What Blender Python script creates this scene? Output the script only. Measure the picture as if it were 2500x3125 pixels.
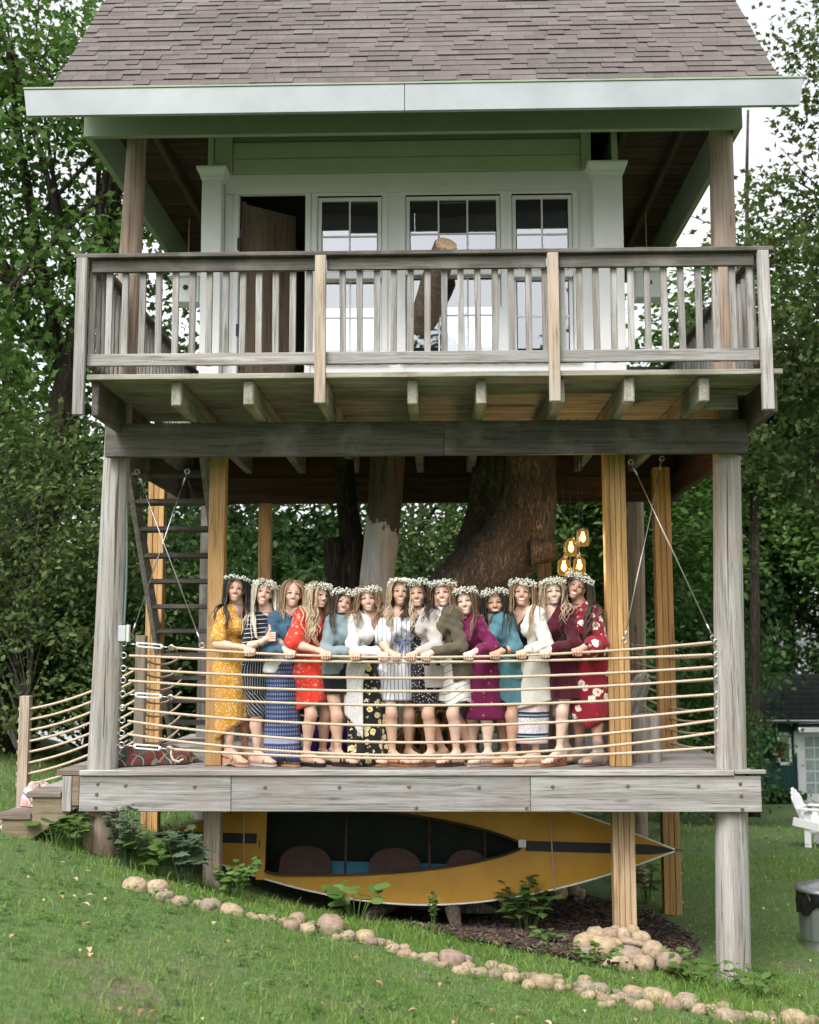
import bpy, math, random
import numpy as np
from mathutils import Vector, Matrix
R = math.radians
scene = bpy.context.scene
for o in list(bpy.data.objects): bpy.data.objects.remove(o)

# ---------------------------------------------------------------- camera
cam = bpy.data.cameras.new('camera'); camo = bpy.data.objects.new('camera', cam)
scene.collection.objects.link(camo); scene.camera = camo
cam.sensor_fit = 'VERTICAL'; cam.sensor_height = 36.0; cam.sensor_width = 28.8
cam.lens = 3646.0/3125.0*36.0
cam.clip_start = 0.1; cam.clip_end = 2000
CAM = (0.27, -10.30, 1.005)
_A, _T, _R = R(1.5), R(6.62), R(0.15)
_f = Vector((-math.sin(_A)*math.cos(_T), math.cos(_A)*math.cos(_T), math.sin(_T)))
_r0 = Vector((math.cos(_A), math.sin(_A), 0)); _u0 = _r0.cross(_f)
_r = _r0*math.cos(_R) - _u0*math.sin(_R); _u = _u0*math.cos(_R) + _r0*math.sin(_R)
camo.matrix_world = Matrix(((_r.x, _u.x, -_f.x, CAM[0]), (_r.y, _u.y, -_f.y, CAM[1]), (_r.z, _u.z, -_f.z, CAM[2]), (0, 0, 0, 1)))
cam.dof.use_dof = True; cam.dof.focus_distance = 10.6; cam.dof.aperture_fstop = 2.2
scene.render.resolution_x = 819; scene.render.resolution_y = 1024

# ---------------------------------------------------------------- sky and sun (overcast)
SUN_EL, SUN_ROT = R(52), R(205)
world = bpy.data.worlds.new('World'); scene.world = world; world.use_nodes = True
nt = world.node_tree; nt.nodes.clear()
sky = nt.nodes.new('ShaderNodeTexSky'); sky.sky_type = 'NISHITA'; sky.sun_disc = False
sky.sun_elevation = SUN_EL; sky.sun_rotation = SUN_ROT
sky.air_density = 1.0; sky.dust_density = 3.0; sky.ozone_density = 1.0
hs = nt.nodes.new('ShaderNodeHueSaturation'); hs.inputs['Saturation'].default_value = 0.1
bg = nt.nodes.new('ShaderNodeBackground'); bg.inputs['Strength'].default_value = 0.15
wo = nt.nodes.new('ShaderNodeOutputWorld')
nt.links.new(sky.outputs[0], hs.inputs['Color']); nt.links.new(hs.outputs[0], bg.inputs['Color']); nt.links.new(bg.outputs[0], wo.inputs['Surface'])
sl = bpy.data.lights.new('sun', 'SUN'); sl.energy = 1.3; sl.angle = R(25); sl.color = (1, 0.97, 0.93)
so = bpy.data.objects.new('sun', sl); scene.collection.objects.link(so)
_sd = Vector((math.sin(SUN_ROT)*math.cos(SUN_EL), math.cos(SUN_ROT)*math.cos(SUN_EL), math.sin(SUN_EL)))
so.rotation_euler = _sd.to_track_quat('Z', 'Y').to_euler(); so.location = (-8, -20, 30)
vs = scene.view_settings; vs.view_transform = 'Standard'; vs.look = 'None'; vs.exposure = 1.25; vs.gamma = 1.0; vs.use_curve_mapping = False

# ---------------------------------------------------------------- helpers
COL = scene.collection
rng = random.Random(7); nrng = np.random.default_rng(7)

def tag(o, label=None, cat=None, group=None, kind=None):
    if label: o['label'] = label
    if cat: o['category'] = cat
    if group: o['group'] = group
    if kind: o['kind'] = kind
    return o

def root(name, loc, label, cat, group=None):
    o = bpy.data.objects.new(name, None); COL.objects.link(o); o.location = loc
    o.empty_display_size = 0.2
    o['_w'] = list(loc)
    return tag(o, label, cat, group)

def wloc(o):
    return Vector(o['_w']) if '_w' in o else Vector((0, 0, 0))

def link(name, me, mats, parent=None, smooth=True):
    """mesh data given in world coordinates"""
    o = bpy.data.objects.new(name, me); COL.objects.link(o)
    if mats is not None:
        if not isinstance(mats, (list, tuple)): mats = [mats]
        if len(me.materials) == 0:
            for m in mats: me.materials.append(m)
    if parent is not None:
        o.parent = parent; o.matrix_parent_inverse = Matrix.Translation(-wloc(parent))
    return o

def npmesh(name, V, Fq, smooth=True, mi=None, col=None, uv=None):
    """V (n,3); Fq (m,k) int array or list of arrays of different k"""
    me = bpy.data.meshes.new(name)
    V = np.asarray(V, dtype=np.float32)
    if not isinstance(Fq, list): Fq = [Fq]
    Fq = [np.asarray(f, dtype=np.int32) for f in Fq if len(f)]
    nl = sum(f.size for f in Fq); nf = sum(len(f) for f in Fq)
    me.vertices.add(len(V)); me.vertices.foreach_set('co', V.ravel())
    me.loops.add(nl); me.loops.foreach_set('vertex_index', np.concatenate([f.ravel() for f in Fq]))
    me.polygons.add(nf)
    tot = np.concatenate([np.full(len(f), f.shape[1], np.int32) for f in Fq])
    st = np.concatenate([[0], np.cumsum(tot)[:-1]]).astype(np.int32)
    me.polygons.foreach_set('loop_start', st)
    try: me.polygons.foreach_set('loop_total', tot)
    except Exception: pass
    if mi is not None: me.polygons.foreach_set('material_index', np.asarray(mi, dtype=np.int32))
    me.polygons.foreach_set('use_smooth', np.full(nf, bool(smooth)))
    if col is not None:
        a = me.color_attributes.new('Col', 'FLOAT_COLOR', 'POINT')
        c = np.ones((len(V), 4), np.float32); c[:, :3] = col
        a.data.foreach_set('color', c.ravel())
    if uv is not None:
        u = me.uv_layers.new(name='UVMap')
        li = np.concatenate([f.ravel() for f in Fq])
        u.data.foreach_set('uv', np.asarray(uv, dtype=np.float32)[li].ravel())
    me.update(calc_edges=True); me.validate()
    return me

class MB:
    """collects simple shapes into one mesh"""
    def __init__(s): s.v = []; s.f = []
    def add(s, vs, fs):
        b = len(s.v); s.v += [tuple(p) for p in vs]; s.f += [tuple(i+b for i in f) for f in fs]; return s
    def box(s, x0, x1, y0, y1, z0, z1, bv=0.0, rot=None, piv=None):
        vs = []
        if bv <= 0:
            vs = [(x, y, z) for x in (x0, x1) for y in (y0, y1) for z in (z0, z1)]
            fs = [(0, 1, 3, 2), (4, 6, 7, 5), (0, 4, 5, 1), (2, 3, 7, 6), (0, 2, 6, 4), (1, 5, 7, 3)]
        else:
            vs, fs = bevbox(x0, x1, y0, y1, z0, z1, bv)
        if rot is not None:
            p = Vector(piv if piv else ((x0+x1)/2, (y0+y1)/2, (z0+z1)/2))
            vs = [tuple(p + rot @ (Vector(q)-p)) for q in vs]
        return s.add(vs, fs)
    def beam(s, a, b, w, h, upv=(0, 0, 1), bv=0.0):
        """rectangular bar from a to b, w across, h along upv"""
        a = Vector(a); b = Vector(b); d = (b-a); L = d.length; d.normalize()
        x = d.cross(Vector(upv)); x.normalize(); u = x.cross(d)
        vs, fs = bevbox(0, L, -w/2, w/2, -h/2, h/2, bv) if bv > 0 else ([(p, q, r) for p in (0, L) for q in (-w/2, w/2) for r in (-h/2, h/2)], [(0, 1, 3, 2), (4, 6, 7, 5), (0, 4, 5, 1), (2, 3, 7, 6), (0, 2, 6, 4), (1, 5, 7, 3)])
        return s.add([tuple(a + d*p[0] - x*p[1] + u*p[2]) for p in vs], fs)
    def tube(s, pts, rad, n=8, cap=True, squash=None):
        pts = [Vector(p) for p in pts]; m = len(pts)
        if not isinstance(rad, (list, tuple)): rad = [rad]*m
        b = len(s.v); prev = None
        for i, p in enumerate(pts):
            t = (pts[min(i+1, m-1)] - pts[max(i-1, 0)])
            if t.length < 1e-9: t = Vector((0, 0, 1))
            t.normalize()
            if prev is None:
                x = t.orthogonal().normalized()
            else:
                x = prev - t*prev.dot(t)
                x = x.normalized() if x.length > 1e-6 else t.orthogonal().normalized()
            prev = x; y = t.cross(x)
            for k in range(n):
                a = 2*math.pi*k/n
                s.v.append(tuple(p + (x*math.cos(a) + y*math.sin(a))*rad[i]))
        for i in range(m-1):
            for k in range(n):
                k2 = (k+1) % n
                s.f.append((b+i*n+k, b+i*n+k2, b+(i+1)*n+k2, b+(i+1)*n+k))
        if cap:
            s.f.append(tuple(b+k for k in reversed(range(n)))); s.f.append(tuple(b+(m-1)*n+k for k in range(n)))
        return s
    def lathe(s, prof, c, n=20, cap=True):
        b = len(s.v)
        for (r, z) in prof:
            for k in range(n):
                a = 2*math.pi*k/n; s.v.append((c[0]+r*math.cos(a), c[1]+r*math.sin(a), c[2]+z))
        m = len(prof)
        for i in range(m-1):
            for k in range(n):
                k2 = (k+1) % n; s.f.append((b+i*n+k, b+i*n+k2, b+(i+1)*n+k2, b+(i+1)*n+k))
        if cap:
            s.f.append(tuple(b+k for k in reversed(range(n)))); s.f.append(tuple(b+(m-1)*n+k for k in range(n)))
        return s
    def torus(s, c, ax, Rr, r, n=12, m=6, a0=0, a1=2*math.pi):
        ax = Vector(ax).normalized(); x = ax.orthogonal().normalized(); y = ax.cross(x); c = Vector(c)
        pts = [c + (x*math.cos(a0+(a1-a0)*i/n) + y*math.sin(a0+(a1-a0)*i/n))*Rr for i in range(n+1)]
        return s.tube(pts, r, m, cap=(a1-a0) < 6.2)
    def poly(s, pts): return s.add(pts, [tuple(range(len(pts)))])
    def build(s, name, mat, parent=None, smooth=False, auto=None):
        me = bpy.data.meshes.new(name); me.from_pydata(s.v, [], s.f); me.update()
        if smooth:
            me.polygons.foreach_set('use_smooth', [True]*len(me.polygons))
            if auto is not None:
                me.set_sharp_from_angle(angle=R(auto))
        return link(name, me, mat, parent)

def bevbox(x0, x1, y0, y1, z0, z1, b):
    vs = []; idx = {}
    X = (x0, x1); Y = (y0, y1); Z = (z0, z1)
    for i in (0, 1):
        for j in (0, 1):
            for k in (0, 1):
                sx, sy, sz = (1-2*i), (1-2*j), (1-2*k)
                for a in range(3):
                    p = [X[i]+sx*b, Y[j]+sy*b, Z[k]+sz*b]
                    p[a] = (X[i], Y[j], Z[k])[a]
                    idx[(i, j, k, a)] = len(vs); vs.append(tuple(p))
    fs = []
    for a in range(3):
        o = [t for t in range(3) if t != a]
        for e in (0, 1):
            q = []
            for (m, n) in ((0, 0), (1, 0), (1, 1), (0, 1)):
                c = [0, 0, 0]; c[a] = e; c[o[0]] = m; c[o[1]] = n; q.append(idx[(c[0], c[1], c[2], a)])
            flip = (e == 0) ^ (a == 1)
            fs.append(tuple(reversed(q)) if flip else tuple(q))
    for a in range(3):          # edges along axis a
        o = [t for t in range(3) if t != a]
        for m in (0, 1):
            for n in (0, 1):
                c0 = [0, 0, 0]; c0[a] = 0; c0[o[0]] = m; c0[o[1]] = n
                c1 = list(c0); c1[a] = 1
                fs.append((idx[(*c0, o[0])], idx[(*c1, o[0])], idx[(*c1, o[1])], idx[(*c0, o[1])]))
    for i in (0, 1):
        for j in (0, 1):
            for k in (0, 1): fs.append(tuple(idx[(i, j, k, a)] for a in range(3)))
    return vs, fs

def box(name, mat, parent, x0, x1, y0, y1, z0, z1, bv=0.004, jit=0.0):
    m = MB().box(x0, x1, y0, y1, z0, z1, bv)
    return m.build(name, mat, parent)

def copy_to(o, loc, parent=None, rot=None, scale=None):
    c = o.copy(); COL.objects.link(c)
    if parent is not None:
        c.parent = parent; c.matrix_parent_inverse = Matrix.Translation(-wloc(parent))
    c.location = loc
    if rot is not None: c.rotation_euler = rot
    if scale is not None: c.scale = scale
    return c

# ---------------------------------------------------------------- materials
def newmat(name):
    m = bpy.data.materials.new(name); m.use_nodes = True
    n = m.node_tree.nodes; b = n['Principled BSDF']
    return m, m.node_tree, b

def N(nt, t, **kw):
    n = nt.nodes.new(t)
    for k, v in kw.items():
        if k in n.inputs: n.inputs[k].default_value = v
        else: setattr(n, k, v)
    return n

def L(nt, a, b): nt.links.new(a, b)

def ramp(nt, fac, stops):
    r = nt.nodes.new('ShaderNodeValToRGB'); e = r.color_ramp.elements
    while len(e) < len(stops): e.new(0.5)
    for i, (p, c) in enumerate(stops):
        e[i].position = p; e[i].color = (*c, 1)
    if fac is not None: nt.links.new(fac, r.inputs[0])
    return r

def mix(nt, fac, a, b, mode='MIX'):
    m = nt.nodes.new('ShaderNodeMix'); m.data_type = 'RGBA'; m.blend_type = mode
    for sck, v in ((m.inputs[0], fac), (m.inputs[6], a), (m.inputs[7], b)):
        if hasattr(v, 'is_output') or hasattr(v, 'links'): nt.links.new(v, sck)
        elif isinstance(v, (tuple, list)): sck.default_value = (*v[:3], 1)
        else: sck.default_value = v
    return m.outputs[2]

def math_(nt, op, a, b=None, c=None):
    m = nt.nodes.new('ShaderNodeMath'); m.operation = op
    for i, v in enumerate((a, b, c)):
        if v is None: continue
        if hasattr(v, 'links'): nt.links.new(v, m.inputs[i])
        else: m.inputs[i].default_value = v
    return m.outputs[0]

def coords(nt, scale=(1, 1, 1), src='Object', rot=(0, 0, 0), loc=(0, 0, 0)):
    tc = nt.nodes.new('ShaderNodeTexCoord'); mp = nt.nodes.new('ShaderNodeMapping')
    mp.inputs['Scale'].default_value = scale; mp.inputs['Rotation'].default_value = rot; mp.inputs['Location'].default_value = loc
    nt.links.new(tc.outputs[src], mp.inputs[0]); return mp.outputs[0]

def noise(nt, vec, scale=5, detail=4, rough=0.6, dist=0.0):
    n = N(nt, 'ShaderNodeTexNoise', Scale=scale, Detail=detail, Roughness=rough, Distortion=dist)
    if vec is not None: nt.links.new(vec, n.inputs['Vector'])
    return n.outputs['Fac']

def bump(nt, b, h, strength=0.3, dist=0.01):
    n = N(nt, 'ShaderNodeBump', Strength=strength, Distance=dist)
    nt.links.new(h, n.inputs['Height']); nt.links.new(n.outputs[0], b.inputs['Normal']); return n

def wood(name, c1, c2, axis='X', grain=1.0, rough=0.75, stain=None, stainamt=0.5, rnd=0.25, knots=0.0, bstr=0.35):
    """c1 dark grain, c2 light; axis = direction of the grain"""
    m, nt, b = newmat(name)
    lo, hi = 1.3*grain, 34*grain
    sc = {'X': (lo, hi, hi), 'Y': (hi, lo, hi), 'Z': (hi, hi, lo)}[axis]
    oi = nt.nodes.new('ShaderNodeObjectInfo')
    tc = nt.nodes.new('ShaderNodeTexCoord')
    off = nt.nodes.new('ShaderNodeVectorMath'); off.operation = 'MULTIPLY_ADD'
    cmb = nt.nodes.new('ShaderNodeCombineXYZ')
    for i in range(3): L(nt, oi.outputs['Random'], cmb.inputs[i])
    L(nt, cmb.outputs[0], off.inputs[0]); off.inputs[1].default_value = (13.1, 7.7, 3.3); L(nt, tc.outputs['Object'], off.inputs[2])
    mp = nt.nodes.new('ShaderNodeMapping'); mp.inputs['Scale'].default_value = sc; L(nt, off.outputs[0], mp.inputs[0])
    f = noise(nt, mp.outputs[0], 1.0, 5, 0.65, 0.6)
    mp2 = nt.nodes.new('ShaderNodeMapping'); k = 0.25
    mp2.inputs['Scale'].default_value = tuple(v*k for v in sc); L(nt, off.outputs[0], mp2.inputs[0])
    f2 = noise(nt, mp2.outputs[0], 1.0, 3, 0.5, 1.2)
    ff = math_(nt, 'MULTIPLY_ADD', f2, 0.45, math_(nt, 'MULTIPLY', f, 0.55))
    r = ramp(nt, ff, [(0.32, c1), (0.64, c2)])
    col = r.outputs[0]
    mp3 = nt.nodes.new('ShaderNodeMapping'); mp3.inputs['Scale'].default_value = tuple(v*(2.2 if v > 10*grain else 1.6) for v in sc); L(nt, off.outputs[0], mp3.inputs[0])
    f3 = noise(nt, mp3.outputs[0], 1.3, 4, 0.7, 0.3)
    col = mix(nt, 1.0, col, ramp(nt, f3, [(0.34, (0.45, 0.43, 0.41)), (0.5, (1, 1, 1)), (0.75, (1.0, 1.0, 1.0))]).outputs[0], 'MULTIPLY')
    big = noise(nt, off.outputs[0], 2.2, 4, 0.6)
    if stain is not None:
        sr = ramp(nt, big, [(0.48, (0, 0, 0)), (0.66, (1, 1, 1))])
        col = mix(nt, math_(nt, 'MULTIPLY', sr.outputs[0], stainamt), col, stain)
    if knots > 0:
        vk = nt.nodes.new('ShaderNodeTexVoronoi'); vk.inputs['Scale'].default_value = 1.0
        mk = nt.nodes.new('ShaderNodeMapping'); kk = {'X': (1.5, 7, 7), 'Y': (7, 1.5, 7), 'Z': (7, 7, 1.5)}[axis]
        mk.inputs['Scale'].default_value = kk; L(nt, off.outputs[0], mk.inputs[0]); L(nt, mk.outputs[0], vk.inputs['Vector'])
        kr = ramp(nt, vk.outputs['Distance'], [(0.05, (1, 1, 1)), (0.13, (0, 0, 0))])
        col = mix(nt, math_(nt, 'MULTIPLY', kr.outputs[0], knots), col, tuple(v*0.45 for v in c1))
    if rnd:
        v = math_(nt, 'MULTIPLY_ADD', oi.outputs['Random'], rnd*2, 1-rnd)
        h = N(nt, 'ShaderNodeHueSaturation'); L(nt, col, h.inputs['Color']); L(nt, v, h.inputs['Value']); col = h.outputs[0]
    L(nt, col, b.inputs['Base Color']); b.inputs['Roughness'].default_value = rough
    b.inputs['Specular IOR Level'].default_value = 0.25
    bump(nt, b, f, bstr, 0.006)
    return m

def plain(name, c, rough=0.6, var=0.12, scale=8, metal=0.0, bstr=0.0, bscale=60, spec=0.4, rnd=0.0):
    m, nt, b = newmat(name)
    v = coords(nt)
    f = noise(nt, v, scale, 4, 0.6)
    r = ramp(nt, f, [(0.3, tuple(x*(1-var) for x in c)), (0.7, tuple(min(1, x*(1+var)) for x in c))])
    col = r.outputs[0]
    if rnd:
        oi = nt.nodes.new('ShaderNodeObjectInfo')
        h = N(nt, 'ShaderNodeHueSaturation'); L(nt, col, h.inputs['Color'])
        L(nt, math_(nt, 'MULTIPLY_ADD', oi.outputs['Random'], rnd*2, 1-rnd), h.inputs['Value']); col = h.outputs[0]
    L(nt, col, b.inputs['Base Color'])
    b.inputs['Roughness'].default_value = rough; b.inputs['Metallic'].default_value = metal
    b.inputs['Specular IOR Level'].default_value = spec
    if bstr: bump(nt, b, noise(nt, v, bscale, 3), bstr, 0.004)
    return m

M = {}
GREY1, GREY2 = (0.15, 0.138, 0.13), (0.42, 0.405, 0.39)
for ax in 'XYZ':
    M['grey'+ax] = wood('weathered_wood_'+ax, GREY1, GREY2, ax, 1, 0.8, (0.24, 0.2, 0.165), 0.5, 0.14, 0.5)
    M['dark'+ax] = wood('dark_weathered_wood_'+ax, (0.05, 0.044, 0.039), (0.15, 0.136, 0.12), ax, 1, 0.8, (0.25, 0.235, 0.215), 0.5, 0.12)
    M['orange'+ax] = wood('new_lumber_'+ax, (0.36, 0.19, 0.07), (0.60, 0.37, 0.16), ax, 0.8, 0.6, (0.48, 0.28, 0.1), 0.5, 0.12, 0.5)
    M['tan'+ax] = wood('pale_lumber_'+ax, (0.29, 0.22, 0.16), (0.5, 0.415, 0.33), ax, 0.8, 0.7, (0.38, 0.345, 0.3), 0.5, 0.1, 0.6)
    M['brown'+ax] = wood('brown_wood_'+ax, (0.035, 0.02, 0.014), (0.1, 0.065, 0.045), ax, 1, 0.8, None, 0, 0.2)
    M['mossy'+ax] = wood('mossy_painted_wood_'+ax, (0.2, 0.185, 0.145), (0.42, 0.4, 0.33), ax, 0.8, 0.85, (0.12, 0.1, 0.07), 0.6, 0.12)
M['warmZ'] = wood('sunned_lumber', (0.3, 0.19, 0.1), (0.56, 0.4, 0.24), 'Z', 0.8, 0.65, (0.42, 0.32, 0.22), 0.5, 0.1, 0.6)
M['post'] = wood('log_post_wood', (0.2, 0.185, 0.17), (0.46, 0.44, 0.415), 'Z', 0.6, 0.8, (0.32, 0.26, 0.205), 0.6, 0.05, 0.5, 0.4)
M['logtan'] = wood('tan_log_wood', (0.17, 0.115, 0.08), (0.41, 0.32, 0.245), 'Z', 0.5, 0.75, (0.3, 0.26, 0.23), 0.4, 0.05, 0.9)
M['logbase'] = wood('log_base_wood', (0.16, 0.1, 0.07), (0.33, 0.24, 0.18), 'Z', 0.5, 0.85, (0.2, 0.17, 0.14), 0.5, 0.05)
M['white'] = plain('white_paint', (0.78, 0.79, 0.79), 0.5, 0.04, 3, bstr=0.05)
M['fascia'] = plain('pale_blue_white_paint', (0.33, 0.355, 0.37), 0.5, 0.14, 1.5, bstr=0.12)
M['sage2'] = plain('pale_sage_siding', (0.46, 0.52, 0.38), 0.55, 0.06, 3, bstr=0.05)  # white siding with green lawn bounce and soffit shade put into its colour
M['sage'] = plain('sage_trim_paint', (0.25, 0.30, 0.205), 0.55, 0.06, 3, bstr=0.05)  # white trim, darker: soffit shade and green bounce painted into the colour
M['steel'] = plain('galvanised_steel', (0.55, 0.57, 0.58), 0.35, 0.1, 20, 1.0)
M['bolt'] = plain('rusty_bolt', (0.22, 0.17, 0.14), 0.5, 0.3, 60, 0.8)
M['black'] = plain('black_paint', (0.015, 0.015, 0.016), 0.5, 0.2)
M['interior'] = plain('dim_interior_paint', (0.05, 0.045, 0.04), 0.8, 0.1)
# ================================================================= TREEHOUSE
TH = root('treehouse', (0, 1.5, -1.3), 'two-storey wooden treehouse on posts with brown shingle roof and balcony', 'treehouse')

# ---- roof material and shingles
def shingle_mat():
    m, nt, b = newmat('brown_asphalt_shingle')
    g = nt.nodes.new('ShaderNodeNewGeometry'); oi = nt.nodes.new('ShaderNodeObjectInfo')
    rr = math_(nt, 'FRACT', math_(nt, 'ADD', g.outputs['Random Per Island'], oi.outputs['Random']))
    r = ramp(nt, rr, [(0.0, (0.075, 0.063, 0.06)), (0.35, (0.108, 0.091, 0.086)), (0.7, (0.138, 0.117, 0.11)), (1.0, (0.185, 0.16, 0.152))])
    v = coords(nt)
    sp = noise(nt, v, 260, 2, 0.7)
    big = noise(nt, v, 1.1, 3, 0.6)
    c = mix(nt, 0.5, r.outputs[0], ramp(nt, sp, [(0.3, (0.045, 0.039, 0.037)), (0.7, (0.2, 0.174, 0.165))]).outputs[0])
    c = mix(nt, 0.3, c, ramp(nt, big, [(0.35, (0.09, 0.076, 0.07)), (0.7, (0.2, 0.175, 0.167))]).outputs[0])
    L(nt, c, b.inputs['Base Color']); b.inputs['Roughness'].default_value = 0.9; b.inputs['Specular IOR Level'].default_value = 0.2
    bump(nt, b, sp, 0.5, 0.003); return m
M['shingle'] = shingle_mat()
RX0, RX1, RY0, RZ0, SL = -3.06, 3.16, -0.60, 5.775, R(48)
cs, sn = math.cos(SL), math.sin(SL)
RIDGE_Y = 2.1; SLEN = (RIDGE_Y-RY0)/cs
rm = MB()
def slope(y): return RZ0 + (y-RY0)*math.tan(SL)
zr = slope(RIDGE_Y); yb = 2*RIDGE_Y-RY0
rt_ = .05
V8 = []
for x in (RX0, RX1): V8 += [(x, RY0, RZ0), (x, RIDGE_Y, zr), (x, yb, RZ0), (x, RY0+.02, RZ0-rt_), (x, RIDGE_Y, zr-rt_*1.4), (x, yb-.02, RZ0-rt_)]
rm.add(V8, [(0, 6, 7, 1), (1, 7, 8, 2), (3, 4, 10, 9), (4, 5, 11, 10), (0, 3, 9, 6), (2, 8, 11, 5), (0, 1, 4, 3), (1, 2, 5, 4), (6, 9, 10, 7), (7, 10, 11, 8)])
roof = rm.build('roof', M['shingle'], TH)
def wedge(w, ln, lift, th):
    vs = [(0, 0, lift), (w, 0, lift), (w, ln, 0.001), (0, ln, 0.001), (0, 0, lift+th), (w, 0, lift+th), (w, ln, 0.003), (0, ln, 0.003)]
    fs = [(3, 2, 1, 0), (4, 5, 6, 7), (0, 1, 5, 4), (1, 2, 6, 5), (2, 3, 7, 6), (3, 0, 4, 7)]
    return vs, fs
protos = []
for lift in (0.008, 0.016):
    b = MB().add(*wedge(1.0, 0.26, lift, 0.007)); me = bpy.data.meshes.new('shingle'); me.from_pydata(b.v, [], b.f); me.materials.append(M['shingle']); protos.append(me)
EXPO = 0.116; nsh = 0; rest = MB()
ncourse = int(SLEN/EXPO)
for c in range(ncourse):
    x = RX0; d = c*EXPO - 0.02
    while x < RX1-0.02:
        w = rng.choice((0.13, 0.17, 0.2, 0.24, 0.28)) + rng.uniform(-.02, .02)
        if x + w > RX1-0.08: w = RX1 - x
        thick = rng.random() < 0.5
        jy = rng.uniform(-.0025, .0025)
        if nsh < 300:
            o = bpy.data.objects.new('shingle', protos[thick]); COL.objects.link(o); o.parent = roof
            o.location = (x, RY0 + (d+jy)*cs - 0.004*sn, RZ0 + (d+jy)*sn + 0.004*cs)
            o.rotation_euler = (SL, rng.uniform(-.002, .002), 0); o.scale = (w-0.003, 1, 1); nsh += 1
        else:
            vs, fs = wedge(w-0.003, 0.26, 0.016 if thick else 0.008, 0.007)
            rest.add([(x+p[0], RY0+(d+jy+p[1])*cs-(p[2]+.004)*sn, RZ0+(d+jy+p[1])*sn+(p[2]+.004)*cs) for p in vs], fs)
        x += w
o = rest.build('upper_shingles', M['shingle'], roof); o['kind'] = 'stuff'
# eave fascia in two lengths with slanted ends, drip strip
for nm, (a, b2, sa, sb) in {'l': (-3.27, -0.018, 0.03, 0), 'r': (-0.012, 3.34, 0, -0.04)}.items():
    z0, z1 = 5.545, 5.775
    m = MB().add([(a, -.66, z1), (b2, -.66, z1), (b2+sb, -.66, z0), (a+sa, -.66, z0), (a, -.615, z1), (b2, -.615, z1), (b2+sb, -.615, z0), (a+sa, -.615, z0)],
                 [(3, 2, 1, 0), (4, 5, 6, 7), (0, 1, 5, 4), (1, 2, 6, 5), (2, 3, 7, 6), (3, 0, 4, 7)])
    m.build('fascia_board', M['fascia'], roof)
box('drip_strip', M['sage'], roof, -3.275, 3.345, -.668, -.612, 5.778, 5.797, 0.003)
# ring beam under the roof, ceiling, rafters
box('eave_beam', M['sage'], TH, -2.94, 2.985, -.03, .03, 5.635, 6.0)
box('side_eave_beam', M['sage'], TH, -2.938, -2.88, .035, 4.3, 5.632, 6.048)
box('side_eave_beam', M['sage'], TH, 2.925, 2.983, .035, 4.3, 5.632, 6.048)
cl = MB()
for i in range(30):
    y0 = .04+i*.143
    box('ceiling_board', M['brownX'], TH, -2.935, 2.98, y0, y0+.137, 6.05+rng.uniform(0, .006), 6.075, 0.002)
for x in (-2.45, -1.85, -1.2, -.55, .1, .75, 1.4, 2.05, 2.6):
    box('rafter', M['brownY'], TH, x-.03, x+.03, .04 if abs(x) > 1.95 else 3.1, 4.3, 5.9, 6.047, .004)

# ---- upper posts (logs), slightly leaning; lower posts
def log(name, mat, a, b, r0, r1, parent=TH, n=20, rough=.006, seed=0):
    q = random.Random(seed); a = Vector(a); b = Vector(b); k = max(8, int((b-a).length/.1))
    ph = [q.uniform(0, 6.28) for _ in range(6)]
    V = []; F = []
    for i in range(k+1):
        t = i/k; p = a.lerp(b, t); r = r0+(r1-r0)*t
        for j in range(n):
            an = 2*math.pi*j/n
            rr = r*(1+.02*math.sin(2*an+ph[0]+t*2)+.015*math.sin(3*an+ph[1]-t*3)) + rough*math.sin(7*t+ph[2]+an)*.4
            V.append((p.x+rr*math.cos(an), p.y+rr*math.sin(an), p.z))
    for i in range(k):
        for j in range(n):
            j2 = (j+1) % n; F.append((i*n+j, i*n+j2, (i+1)*n+j2, (i+1)*n+j))
    F.append(tuple(reversed(range(n)))); F.append(tuple(k*n+j for j in range(n)))
    m = MB(); m.v = V; m.f = F
    return m.build(name, mat, parent, smooth=True, auto=60)
log('front_post', M['post'], (-2.665, .155, -.012), (-2.60, .17, 3.24), .128, .115, seed=1)
tag(log('post_base', M['logbase'], (-2.68, .19, -1.2), (-2.665, .19, -.03), .155, .135, seed=2), 'brown log base with wider foot')
log('front_post', M['post'], (2.70, .18, -1.95), (2.80, .17, 3.24), .144, .115, seed=3)
log('roof_post', M['logtan'], (-2.585, .17, 3.26), (-2.50, .17, 5.84), .115, .088, seed=4)
log('roof_post', M['logtan'], (2.805, .17, 3.26), (2.84, .17, 5.84), .118, .108, seed=5)
log('rear_post', M['logtan'], (2.60, 4.3, -2.2), (2.66, 4.3, 3.1), .105, .1, seed=6)
log('rear_post', M['darkZ'], (-2.52, 4.0, -1.2), (-2.5, 4.0, 3.1), .13, .125, seed=7)
# vertical drying cracks as thin dark wedges let into the post
for (x, y, z0, z1, w) in ((2.722, .043, 1.25, 2.7, .009), (2.735, .043, .55, .9, .005), (-2.645, .036, .05, 1.0, .008), (-2.585, .05, 1.6, 2.68, .02), (2.76, .04, -1.75, -1.2, .006)):
    m = MB(); pts = []
    for i in range(9):
        t = i/8; z = z0+(z1-z0)*t; dx = .006*math.sin(5*t+z0); hw = w*math.sin(math.pi*min(max(t, .04), .96))/2
        pts.append((x+dx+(.036*(z-z0) if x > 0 else .02*(z-z0)), z, hw))
    V = [(p[0]-p[2], y, p[1]) for p in pts]+[(p[0]+p[2], y, p[1]) for p in pts]+[(p[0], y+.03, p[1]) for p in pts]
    m.add(V, [(i, i+9, i+10, i+1) for i in range(8)])
    m.build('drying_crack', M['brownZ'], TH)

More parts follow.
